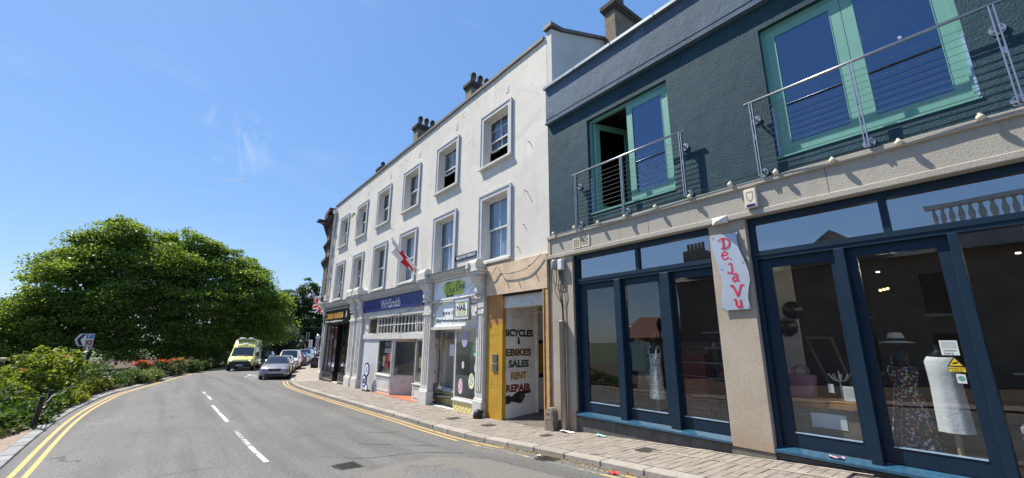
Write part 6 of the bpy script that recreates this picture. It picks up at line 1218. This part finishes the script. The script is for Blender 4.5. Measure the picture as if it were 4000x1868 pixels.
def clumps(lobes,n,per=70,sig=(.55,.55,.22),shell=(.62,1.03),zmin=-9,low=True):
    vol=np.array([l[3]*l[4]+l[4]*l[5]+l[3]*l[5] for l in lobes]); vol=vol/vol.sum(); out=[]
    for l,v in zip(lobes,vol):
        k=max(1,int(n*v/per)); d=RNG.normal(size=(k,3)); d/=np.linalg.norm(d,axis=1,keepdims=True)
        rr=shell[0]+(shell[1]-shell[0])*RNG.random(k)**.6; ph=1+.2*np.sin(d[:,0]*5+l[0])*np.cos(d[:,1]*5+l[1])+.15*np.sin(d[:,2]*6+l[2]*2+d[:,0]*3)
        c=np.array(l[:3])+d*np.array(l[3:6])*(rr*ph)[:,None]; sc=RNG.uniform(.6,1.35,size=(k,1,1))
        p=c[:,None,:]+np.clip(RNG.normal(size=(k,per,3)),-1.9,1.9)*np.array(sig)*sc; p[:,:,2]-=.25*np.hypot(p[:,:,0]-c[:,None,0],p[:,:,1]-c[:,None,1])
        out.append(p.reshape(-1,3))
    P=np.concatenate(out); return P[P[:,2]>zmin]
def skeleton(name,base,top,r,limbs,m,parent):
    mb=MB(); b,t=Vector(base),Vector(top); P=smooth_poly([b,b+(t-b)*.35+Vector((.15,.1,0)),b+(t-b)*.7+Vector((-.1,0,0)),t],.25); n=len(P); mb.tube(P,[r*(1.25-.95*i/(n-1)) for i in range(n)],10)
    for e in limbs:
        k=random.uniform(.3,.75); s=b+(t-b)*k; e=Vector(e); mid=(s+e)/2+Vector((0,0,.4)); Q=smooth_poly([s,mid,e],.25); q=len(Q); mb.tube(Q,[r*.45*(1-.85*i/(q-1)) for i in range(q)],7)
    return mb.build(name,m,parent,smooth=True)
M_BARK=pbr('bark',(.075,.06,.045),.95,var=.3,scale=6,bump=.8,bscale=14,bdist=.04)
SYC=leafmat('sycamore_leaf',(.09,.15,.034),(.25,.33,.09),.52,.42); DKL=leafmat('dark_leaf',(.035,.065,.02),(.085,.13,.04),.4); GRY=leafmat('grey_green_leaf',(.06,.085,.06),(.13,.16,.11),.22); CON=leafmat('conifer_leaf',(.012,.03,.012),(.035,.06,.02),.15)
def tree(name,label,base,h,lobes,n,leaf,size,r=.35,group=None,cat='tree',zmin=.2,per=120,sig=(.66,.66,.24),inner=.14,spray=None,spn=2600):
    gz_=g(base[1])-.15; t=thing(name,label,cat,(base[0],base[1],gz_),group); P=clumps(lobes,n,per,sig,zmin=gz_+zmin); Pi=clumps(lobes,int(n*inner),per,(.9,.9,.6),(.15,.7),zmin=gz_+zmin)
    ends=[(l[0]+random.uniform(-.5,.5)*l[3],l[1]+random.uniform(-.5,.5)*l[4],l[2]+random.uniform(-.2,.6)*l[5]) for l in lobes for _ in range(4)]
    skeleton('trunk',(base[0],base[1],gz_),(base[0]+.3,base[1],gz_+h*.8),r,ends,M_BARK,t); 
    ex=[clumps(spray,spn,30,(.3,.3,.16),(.2,1.0))] if spray else []; leaf_cloud('crown',np.concatenate([P,Pi]+ex),size,leaf,t); return t
GT='broadleaved trees massed beside the bend'
# crown lumps follow the broken skyline of the group: (x, z) of each bulge of foliage in a plane at 64 m
SKY=[(-12.5,7.6),(-11.1,11.3),(-9.6,12.6),(-8.1,14.3),(-6.6,15.7),(-5.0,15.0),(-3.6,14.5),(-1.9,14.7),(.1,15.4),(1.8,14.5),(3.7,13.7),(5.9,13.5),(7.6,12.0),(8.8,10.7),(9.7,9.2),(10.4,7.4),(10.7,5.6)]
def lumps(x0,x1,yc):
    L=[]; rr=random.Random(int(x0*10+77))
    xs_=[p[0] for p in SKY]; zs_=[p[1] for p in SKY]
    for (x,z) in SKY:
        if x0<=x<x1: r=rr.uniform(1.35,1.9); L.append((x*.97,yc+rr.uniform(-1,1),z-r*.85,r*1.15,r*1.2,r*.9))
    x=x0+.8
    while x<x1+(.6 if x1<10 else -.6):
        top=float(np.interp(x,xs_,zs_)); z=top-3.4
        while z>1.0:
            if x<7.5 or z>4.2: r=rr.uniform(1.3,2.0); L.append((x+rr.uniform(-.6,.6),yc-1.6+rr.uniform(-1.6,.6)-(top-z)*.12,z+rr.uniform(-.4,.4),r*1.25,r*1.2,r*.85))
            z-=2.3
        x+=2.4
    return L
def sprays(x0,x1,yc,n):
    """loose outer twigs that break the skyline"""
    out=[]
    for _ in range(n):
        x=random.uniform(x0,x1); z=float(np.interp(x,[p[0] for p in SKY],[p[1] for p in SKY])); k=random.random()
        out.append((x*1.0,yc+random.uniform(-1.5,1),z-.1+.5*k,.55+.5*random.random(),.6,.22+.25*random.random()))
    return out
tree('sycamore_tree','tallest sycamore with a domed top behind the leaning parking sign',(-7.2,64.5),13,lumps(-13.0,-4.2,64.5),70000,SYC,.27,spray=sprays(-12.8,-4.2,64.5,26),group=GT,r=.45)
tree('sycamore_tree','broad sycamore filling the middle of the tree mass',(-.4,65.5),13,lumps(-4.2,3.0,65.2),58000,SYC,.27,spray=sprays(-4.2,3,65.2,22),group=GT,r=.45)
tree('sycamore_tree','sycamore leaning out over the road above the ambulance',(4.2,66.5),12,lumps(3.0,10.9,65.8),54000,SYC,.27,spray=sprays(3,10.7,65.8,24),group=GT,r=.4,zmin=.8)
GB='trees closing the far end of the street'
tree('far_tree','tall dark tree with open feathery top beyond the grey bush',(20.2,112),15,[(20.0,112,9.5,3.0,3,5.4),(19.0,112,5,3.4,3,4)],16000,DKL,.42,group=GB)
tree('far_tree','tall dark tree immediately left of the drooping crossed flag',(25,113),17,[(24.6,113,10.5,3.2,3,6.4),(26.5,113,6,4,3,5)],18000,DKL,.42,group=GB)
tree('far_tree','dark low tree between the ambulance roof and the grey bush',(13.6,104),9,[(13.4,104,4.2,3.8,3,4.4),(10.2,100,3.4,3.2,3,3.6)],16000,DKL,.42,group=GB)
tree('grey_bush','rounded grey green bush behind the parked cars',(17.5,96),5.6,[(17.5,96,2.8,2.5,2.2,3.2),(16.2,96,1.8,1.8,2,2.2),(18.9,96,1.8,1.6,2,2.2)],15000,GRY,.30,.2,cat='bush')
tree('conifer','dark pointed conifer to the right of the grey bush',(23.3,106),8,[(23.3,106,5.6,.9,.9,2.8),(23.3,106,3.2,1.5,1.5,3.2),(25.3,106.5,3.0,1.5,1.5,3.6)],11000,CON,.34,.2,cat='tree')
hg=leaf_cloud('far_hedge',np.concatenate([clumps([(x,118+.3*x,2.2,3.2,2,3.4)],3600,60,(.7,.7,.4)) for x in (4,9,14,19,24,29,34)]),.5,DKL); tag(hg,'dark far hedge closing the view along the street','hedge',kind='stuff')
lt=leaf_cloud('far_wood',np.concatenate([clumps([(-16-5*k,75+6*k,1.5,4,3,3.0+.4*(k%2))],4200,60,(.8,.8,.4)) for k in range(5)]),.5,leafmat('far_wood_leaf',(.04,.075,.022),(.09,.14,.04),.3)); tag(lt,'sunlit far wood at the edge of the view','wood',kind='stuff')
# ---------------------------------------------------------------- shrubs on the bank
YG=leafmat('yellow_green_leaf',(.08,.14,.025),(.26,.29,.055),.45,.42); BR=leafmat('bright_leaf',(.05,.12,.012),(.13,.22,.03),.4); GO=leafmat('golden_leaf',(.14,.18,.03),(.36,.35,.06),.4); HD=leafmat('hedge_leaf',(.04,.085,.015),(.11,.18,.035),.35); OL=leafmat('olive_leaf',(.045,.065,.02),(.11,.13,.045),.3); PK=leafmat('pinkish_leaf',(.25,.13,.05),(.45,.2,.1),.4)
def shrub(name,label,lobes,n,leaf,size,sig=(.16,.16,.09),cat='shrub',group=None,extra=None,per=40):
    c=lobes[0]; t=thing(name,label,cat,(c[0],c[1],g(c[1]))); 
    if group: t['group']=group
    zz=min(g(l[1]) for l in lobes)-.05; P=np.concatenate([clumps(lobes,n,per,sig,(.7,1.04),zmin=zz),clumps(lobes,n//3,per,tuple(1.4*x for x in sig),(.2,.75),zmin=zz)])
    leaf_cloud('foliage',P,size,leaf,t); st=MB()
    for l in lobes:
        for _ in range(4): st.tube([(l[0]+random.uniform(-.2,.2)*l[3],l[1]+random.uniform(-.2,.2)*l[4],g(l[1])-.05),(l[0]+random.uniform(-.6,.6)*l[3],l[1]+random.uniform(-.6,.6)*l[4],l[2]+.5*l[5])],[.025,.008],5)
    st.build('stems',M_BARK,t)
    if extra: tag(leaf_cloud('young_shoots',clumps([(l[0],l[1],l[2]+.06,l[3],l[4],l[5]) for l in lobes],extra[1],12,(.07,.07,.05),(1.0,1.1),zmin=lobes[0][2]),size*.8,extra[0],t),kind='stuff')
    return t
shrub('leafy_shrub','large yellow green shrub heaped in front of the parking sign',[(-4.15,25.2,.75,.85,1.7,1.15),(-3.75,27.4,.85,.75,1.1,1.05),(-4.35,22.6,.5,.8,1.4,.85),(-3.5,26.2,.3,.6,1.6,.6)],11000,YG,.17,extra=(PK,160))
shrub('leafy_shrub','shaded green shrub at the lower edge of the bank',[(-4.3,20.2,.3,.85,1.3,.75),(-4.0,18.4,.1,.8,1.1,.6),(-3.5,19.6,.05,.45,1.2,.42)],9000,leafmat('mid_leaf',(.04,.085,.018),(.11,.18,.04),.35),.15)
shrub('leafy_shrub','bright green low clump at the left edge',[(-4.25,16.9,-.02,.75,.75,.42)],2600,BR,.11,(.12,.12,.07))
shrub('clipped_hedge','rounded clipped hedge behind the parking sign pole',[(-3.05,31.8,.45,.75,1.6,.80),(-3.3,30.2,.35,.75,1.2,.75)],9000,HD,.085,(.09,.09,.06),cat='hedge')
shrub('verge_shrub','dense green low shrub around the first fence posts',[(-3.15,20.3,.0,.42,1.3,.46),(-3.2,22.4,.05,.42,1.2,.5),(-3.15,24.4,.05,.4,1.1,.5)],6500,leafmat('mid_leaf',(.04,.085,.018),(.11,.18,.04),.35),.12,(.12,.12,.08))
shrub('golden_shrub','golden leaved shrub behind the fence posts below the big shrub',[(-3.0,26.0,.04,.4,1.8,.5),(-2.95,28.6,.04,.36,1.3,.5),(-3.1,23.2,.0,.3,1.2,.4)],6200,GO,.10,(.1,.1,.07))
shrub('golden_shrub','golden leaved shrub at the foot of the parking sign',[(-2.85,30.6,.05,.38,1.3,.44),(-2.65,32.6,.0,.36,1.0,.38)],4200,GO,.10,(.1,.1,.07))
shrub('feathery_shrub','feathery mid green shrub beside the last fence posts',[(-2.1,35.2,.12,.55,1.3,.55),(-1.75,37,.12,.5,1.2,.5)],5200,HD,.085,(.1,.1,.1))
shrub('low_hedge','low pale topped hedge along the inside of the bend',[(-1.15,37.6,.08,.5,1.5,.42),(-.65,39.8,.08,.5,1.5,.42)],6000,leafmat('pale_hedge_leaf',(.08,.12,.03),(.2,.25,.09),.35),.10,(.1,.1,.06),cat='hedge')
GD='dark clipped bushes by the flower tubs'
shrub('clipped_bush','dark olive clipped bush between the first and second flower tubs',[(-.75,43.2,.2,.65,.8,.62)],3600,OL,.09,(.08,.08,.06),cat='bush',group=GD); shrub('clipped_bush','dark olive clipped bush in front of the third flower tub',[(.55,46.4,.12,.7,.85,.66),(.2,44.8,.0,.5,.7,.5)],4600,OL,.09,(.08,.08,.06),cat='bush',group=GD)
shrub('roadside_shrub','loose shaded shrub on the verge under the trees left of the ambulance',[(1.9,50.6,.05,.7,1.4,.65),(2.9,53.6,.05,.7,1.4,.7)],4600,DKL,.14)  # dark leaf colour stands for tree shade, here and on the next hedge
shrub('roadside_shrub','shaded hedge running behind the ambulance under the trees',[(4.4,59.5,.2,.8,2.2,.9),(6.2,66,.2,.9,2.4,1.0),(8.8,73,.2,.9,2.6,1.1)],5600,DKL,.16)
gc=leaf_cloud('ground_cover',np.stack([(lambda yy:np.array([xb(v) for v in yy])-.05-RNG.random(len(yy))**2*.75)(yq:=RNG.uniform(15,58,9000)),yq,np.array([g(v) for v in yq])+RNG.random(9000)*.16-.02],1),.10,OL); tag(gc,'low weeds and ground cover along the edge of the bank','ground cover',kind='stuff')
# flower tubs
M_TUB=pbr('dark_tub',(.03,.028,.027),.7)
for i,(x,y,z,lb) in enumerate(((-1.38,41,.92,'flower tub with mostly red blooms nearest the fence'),(-.28,45.2,.85,'flower tub with orange and red blooms between two dark bushes'),(.75,50,.80,'flower tub with yellow blooms furthest from the viewer'))):
    t=thing('flower_tub',lb,'flower tub',(x,y,g(y)),'flower tubs along the bank'); zb=z-.28
    MB().lathe([(.2,g(y)),(.26,g(y)+.1),(.30,zb-.02),(.34,zb),(.34,zb+.04),(.28,zb+.04)],(x,y,0),18).build('tub',M_TUB,t); leaf_cloud('leaves',clumps([(x,y,z-.2,.42,.42,.16)],700,25,(.07,.07,.05),(.2,1)),.09,HD,t)
    cols=[((.45,.02,.02),(.62,.06,.05)),((.6,.24,.03),(.7,.36,.05)),((.5,.06,.09),(.62,.14,.16))]
    for k,c in enumerate(cols):
        n=[(300,110,140),(180,200,110),(130,240,70)][i][k]; tag(leaf_cloud('blooms',clumps([(x+(.18*(k-1)),y,z-.08,.36,.36,.14)],n,18,(.07,.07,.04),(.5,1.05)),.10,leafmat('bloom%d'%k,*c,.3),t),kind='stuff')
# fence along the bank
fe=thing('post_fence','low fence of dark timber posts and sagging wires along the bank','fence',(-2.9,24,g(24))); M_POST=pbr('dark_timber',(.045,.035,.028),.9,var=.3,scale=12,bump=.5,bscale=30)
posts=[(-2.77,18.9),(-2.93,21.4),(-2.96,24.75),(-2.86,30.2),(-2.36,34.8),(-1.2,39.5)]
for (x,y) in posts: MB().prism([(-.055,-.055),(.055,-.055),(.055,.055),(-.055,.055)],'z',g(y)-.1,g(y)+.82).build('post',M_POST,fe,bevel=.01); o=fe.children[-1]
for o,(x,y) in zip([c for c in fe.children],posts): o.location=(x,y,0); o.rotation_euler=(random.uniform(-.05,.05),random.uniform(-.05,.05),.3)
for (a,b) in zip(posts[:-1],posts[1:]):
    for h in (.32,.68):
        P=[(a[0]+(b[0]-a[0])*t+.06,a[1]+(b[1]-a[1])*t,g(a[1]+(b[1]-a[1])*t)+h-.12*math.sin(math.pi*t)) for t in np.linspace(0,1,9)]; MB().tube(P,.014,5).build('wire',pbr('grey_wire',(.25,.24,.22),.6),fe)
gp=thing('gate_pillar','dark stone gate pillar with a pale cap at the left edge','gate pillar',(-5.0,24,g(24))); MB().box(-5.25,-4.72,23.6,24.1,g(24)-.2,1.62).build('shaft',pbr('dark_stone',(.075,.06,.05),.95,var=.3,scale=8,bump=.6),gp,bevel=.02); MB().box(-5.32,-4.66,23.53,24.17,1.62,1.76).build('cap',pbr('cap_stone',(.42,.38,.30),.9,var=.2),gp,bevel=.03)
# parking direction sign
ps=thing('direction_sign','white arrow shaped parking sign with blue and brown panels on a grey pole','sign',(-3.18,29.5,g(29.5))); FY=29.46
MB().lathe([(.038,g(29.5)-.1),(.038,2.06)],(-3.18,29.5,0),12).build('pole',pbr('galvanised',(.3,.31,.31),.5,metal=.6),ps,smooth=True)
def py(name,pts,m,d): return MB().prism(pts,'y',FY-d-.002,FY-d+(.014 if d==0 else 0)).build(name,m,ps)
py('panel_back',[(-3.70,2.41),(-3.545,2.70),(-3.02,2.70),(-3.02,2.11),(-3.545,2.11)],pbr('sign_grey',(.30,.30,.31),.5),0); py('panel',[(-3.685,2.41),(-3.535,2.69),(-3.03,2.69),(-3.03,2.12),(-3.535,2.12)],pbr('sign_face',(.78,.78,.79),.35,var=.03),.0045)
py('chevron',[(-3.62,2.405),(-3.45,2.665),(-3.32,2.665),(-3.49,2.405),(-3.36,2.145),(-3.49,2.145)],M_INK,.009); py('blue_panel',[(-3.30,2.665),(-3.05,2.665),(-3.05,2.47),(-3.30,2.47)],pbr('sign_blue',(.02,.15,.55),.4),.009); py('brown_panel',[(-3.30,2.40),(-3.05,2.40),(-3.05,2.15),(-3.30,2.15)],pbr('sign_brown',(.32,.09,.03),.4),.009)
text('lettering','P',.19,(-3.20,FY-.013,2.568),M_WT,ps,rot=FACE_Y,bold=.006); sy=MB(); sy.tube([(-3.25+.07*math.cos(t)+.02,FY-.013,2.275+.085*math.sin(t)) for t in np.linspace(0,2*math.pi,15)],.009,5); sy.tube([(-3.16,FY-.013,2.33),(-3.08,FY-.013,2.30),(-3.17,FY-.013,2.22)],.009,5); sy.build('symbol',M_WT,ps)
MB().box(-3.34,-3.0,FY+.03,FY+.045,1.93,2.10).build('lower_plate',pbr('sign_grey',(.3,.3,.31),.5),ps); MB().box(-3.23,-3.13,FY+.0125,FY+.045,2.2,2.26).build('clamp',M_STEEL,ps)
# traffic signals
def signal(label,x,y,z0,z1,w=.5):
    t=thing('traffic_signal',label,'traffic light',(x,y,g(y)),'traffic signals'); MB().tube([(x+.1,y+.1,g(y)-.1),(x+.1,y+.1,z1-.2)],.05,8).build('pole',M_BKP,t); MB().box(x-w/2,x+w/2,y-.02,y,z0,z1).build('backing_board',M_BKP,t); b=MB(); e=.06
    for (a,c,d_,f_) in ((x-w/2,x+w/2,z1-e,z1),(x-w/2,x+w/2,z0,z0+e),(x-w/2,x-w/2+e,z0+e,z1-e),(x+w/2-e,x+w/2,z0+e,z1-e)): b.box(a,c,y-.03,y-.0205,d_,f_)
    b.build('white_border',M_WT,t); h=(z1-z0)/4
    for i,c in enumerate(((.12,.01,.01),(.12,.06,.01),(.01,.08,.03))): k=MB().lathe([(.1,y-.12),(.12,y-.12),(.12,y-.02)],(x,0,z1-h*(i+1)),14,'y').build('visor',M_BKP,t); MB().ball((x,y-.03,z1-h*(i+1)),(.09,.02,.09),12,6).build('lens',pbr('lens%d'%i,c,.3),k)
signal('traffic signal with white edged board beyond the parked cars',19.45,85,2.42,3.93); signal('traffic signal with white edged board above the ambulance roof',6.92,65,1.95,3.45,.46)
# ornate lantern, bin and boards
lp=thing('street_lantern','small street lantern with pale globe in front of the dark trees','street lamp',(19.5,90,g(90))); MB().lathe([(.13,g(90)),(.09,g(90)+.5),(.06,1.4),(.1,1.5),(.05,1.6),(.05,2.2)],(19.5,90,0),12).build('post',M_BKP,lp); MB().lathe([(.08,2.2),(.2,2.3),(.24,2.5),(.15,2.62)],(19.5,90,0),12).build('globe',M_WT,lp,smooth=True); MB().lathe([(.2,2.62),(.08,2.75),(.02,2.85)],(19.5,90,0),12).build('finial',M_BKP,lp)
hbk=thing('hanging_basket','dark hanging basket of leaves on the street lantern','flower basket',(19.4,89.8,1.6)); leaf_cloud('leaves',clumps([(19.4,89.8,1.55,.55,.4,.3)],500,25,(.1,.1,.08)),.16,leafmat('basket_leaf',(.05,.05,.03),(.12,.1,.05),.3),hbk)
bn=thing('litter_bin','tall black litter bin at the edge of the far pavement','bin',(18.6,78.3,g(78.3))); MB().prism([(18.15,-.0),(18.98,-.0),(19.02,1.25),(18.1,1.25)],'y',78,78.7).build('body',M_BKP,bn,bevel=.03); o=bn.children[-1]; o.location=(0,0,g(78.3)); lid=MB().box(18.05,19.07,77.95,78.75,g(78.3)+1.26,g(78.3)+1.38).build('lid',M_BKP,bn,bevel=.04)
def aboard(label,x,y,w,h,z):
    t=thing('pavement_board',label,'sandwich board',(x,y,z)); m1=Matrix.Rotation(R(-10),3,'X'); m2=Matrix.Rotation(R(10),3,'X')
    for m_,s in ((m1,-1),(m2,1)):
        p=MB().obox((0,0,0),(w/2,.012,h/2),m_); p.v=[(a+x,b+y+s*.14,c+z+h/2) for a,b,c in p.v]; p.build('panel',M_BKP,t); f=MB()
        for k in (-1,1): f.obox((k*w/2,0,-.06),(.02,.018,h/2+.06),m_)
        f.v=[(a+x,b+y+s*.14,c+z+h/2) for a,b,c in f.v]; f.build('leg',M_BKP,t)
    ln=MB()
    for i in range(5): 
        ww=random.uniform(.25,.42)*w; q=m1@Vector((0,-.016,h*.32-i*h*.13)); ln.obox((x,y-.14+q.y,z+h/2+q.z),(ww,.002,.018),m1)
    ln.build('chalk_line',pbr('chalk',(.35,.35,.36),.9),t)
aboard('black chalkboard standing on the pavement beyond the barber corner',12.4,49.8,.62,1.05,g(49.8))
# ---------------------------------------------------------------- brick building beyond the terrace
bb=thing('brick_building','dark ornate brick building just visible beyond the white terrace','building',(12,38,g(38))); M_OB=pbr('old_brick',(.085,.06,.05),.9,var=.35,scale=7,bump=.5,bscale=20,dirt=.4)
fp=[(8.22,32.43),(8.5,34.6),(11.2,43),(16.0,56),(24,54),(16,32.43)]; MB().prism([(8.8,32.43),(9.2,34.6),(11.6,43),(16.4,56),(24,54),(16,32.43)],'z',-.5,5.2).build('ground_floor_wall',M_OB,bb); MB().prism(fp,'z',5.2,12.0).build('wall',M_OB,bb)
def grow(e): return [(8.14-e,32.43),(8.36-e,34.6),(11.2-e,43),(16-e,56+e),(24,54),(16,32.43)]
for (e,z0,z1) in ((.2,11.3,11.5),(.32,11.5,11.7),(.22,12.0,12.3),(.12,8.3,8.5),(.12,5.2,5.5),(.08,9.6,9.75)): MB().prism(grow(e),'z',z0,z1).build('cornice',M_OB,bb)
ga=thing('wall_lantern','dark flat roofed lamp bracket sticking out of the brick building','wall lamp',(7.8,33.6,11.3)); MB().box(7.45,8.1,33.3,34.0,11.35,11.5).build('hood',M_BKP,ga); MB().tube([(8.1,33.6,11.0),(7.5,33.6,11.35)],.03,6).build('arm',M_BKP,ga)
# ---------------------------------------------------------------- houses across the road, seen only in the glass
oh=thing('opposite_house','slate roofed stone house across the road, seen reflected in the shop glass','house',(-16,2,0)); M_OS=pbr('house_stone',(.26,.22,.18),.9,var=.2,scale=1.5,bump=.3)
MB().box(-22,-13,-14,17.5,-.6,7.0).build('wall',M_OS,oh); rf=MB().prism([(-22.4,6.9),(-12.6,6.9),(-17.5,8.7)],'y',-14.3,17.8).build('roof',pbr('slate',(.07,.075,.085),.6),oh)
for y in (16.9,-9.5): MB().box(-14.6,-13.4,y-1.6,y,6.9,9.3).build('chimney',M_BRK,rf); 
for k in range(5):
    for y in (15.5,-10.9): MB().lathe([(.13,9.3),(.11,9.95)],(-14.0,y+.3*k,0),10).build('chimney_pot',M_POT,rf)
MB().prism([(4.4,6.9),(10.4,6.9),(7.2,9.0)],'x',-13.4,-12.9).build('gable',M_OS,oh)
for k in range(8):
    for z in (.9,3.9): wdw=MB().box(-13.0,-12.96,-12+3.6*k,-10.6+3.6*k,z,z+2.0).build('window',M_CG,oh); MB().box(-12.98,-12.9,-12.1+3.6*k,-10.5+3.6*k,z-.15,z).build('sill',M_WT2,wdw)
bl=MB(); bl.box(-13.2,-12.8,-6,3.0,9.2,9.4); bl.box(-13.2,-12.8,-6,3.0,6.9,8.35); bl.build('balustrade_rail',M_WT2,oh)
for k in range(26): MB().lathe([(.07,8.35),(.12,8.6),(.13,8.75),(.06,9.05),(.08,9.2)],(-13,-5.8+.34*k,0),8).build('baluster',M_WT2,oh)
ob=thing('outbuilding','low red tiled outbuilding across the road, seen reflected in the shop glass','outbuilding',(-15,19.5,0)); MB().box(-18,-13,17.6,22.5,-.6,2.9).build('wall',M_OS,ob); MB().prism([(-18.3,2.8),(-12.6,2.8),(-15.4,4.6)],'y',17.8,22.8).build('roof',pbr('red_roof',(.22,.07,.045),.8,var=.2,scale=5),ob)
sl=thing('street_lamp','black street lamp with four sided lantern across the road','street lamp',(-3.9,13.4,g(13.4))); MB().lathe([(.12,g(13.4)),(.1,.6),(.05,.8),(.045,3.0)],(-3.9,13.4,0),12).build('post',M_BKP,sl); MB().lathe([(.1,3.0),(.22,3.45),(.25,3.47),(.03,3.75)],(-3.9,13.4,0),4).build('lantern',M_BKP,sl)
# ---------------------------------------------------------------- vapour trail
def pixdir(px,py): return (FW+RT*((px-2000)/F)-UPV*((py-934)/F)).normalized()
a,b=pixdir(842,701)*7000,pixdir(963,701.5)*7000; ct_=MB().tube([a,a.lerp(b,.5),a.lerp(b,.97),b],[1.5,5,7,3],8).build('vapour_trail',clothmat('cloud_white',(1,1,1))); tag(ct_,'short thin white vapour trail in the blue sky','vapour trail')
# ---------------------------------------------------------------- litter
LV=leafmat('dry_leaf',(.16,.09,.03),(.42,.30,.13),.2); n=420; yq=np.concatenate([RNG.uniform(3.2,8.2,300),RNG.uniform(8,30,120)]); xq=np.array([xr(v) for v in yq])-.02-np.abs(RNG.normal(size=n))*.12
lf=leaf_cloud('gutter_leaves',np.stack([xq,yq,np.array([rz(a,b) for a,b in zip(xq,yq)])+.012],1),.05,LV,up=2.5); tag(lf,'dry leaves and grit gathered in the gutter','leaf litter',kind='stuff')
dm=leafmat('grit',(.10,.08,.06),(.25,.21,.16),0); yq=RNG.uniform(3,31,1500); xq=np.array([xr(v) for v in yq])-np.abs(RNG.normal(size=1500))*.09; tag(leaf_cloud('gutter_grit',np.stack([xq,yq,np.array([rz(a,b) for a,b in zip(xq,yq)])+.006],1),.03,dm,up=3),'pale grit along the kerb','grit',kind='stuff')
def crumple(name,label,x,y,z,sx,sy,m):
    mb=MB(); n=5
    for j in range(n):
        for i in range(n): mb.v.append((x+(i/(n-1)-.5)*sx,y+(j/(n-1)-.5)*sy,z+.008+random.random()*.03))
    for j in range(n-1):
        for i in range(n-1): mb.f.append((j*n+i,j*n+i+1,(j+1)*n+i+1,(j+1)*n+i))
    tag(mb.build(name,m),label,'litter')
crumple('paper_scrap','crumpled white card lying at the foot of the conduit',8.12,8.0,g(8)+.01,.16,.42,M_WT); crumple('wrapper','pale turquoise wrapper on the pavement under the navy sill',8.2,7.0,g(7)+.01,.12,.26,pbr('turquoise_film',(.3,.6,.58),.4)); crumple('crisp_packet','red packet lying in the gutter',6.08,4.95,rz(6.08,4.95),.12,.18,pbr('packet_red',(.6,.05,.04),.35)); crumple('flyer','small red and blue paper lying on the blue sill',X+.02,2.45,.66,.1,.2,pbr('flyer',(.5,.25,.3),.5,var=.6,scale=20))
crumple('paper_scrap','white scrap of paper beside the gully grate',6.12,6.85,rz(6.1,6.85),.08,.1,M_WT)
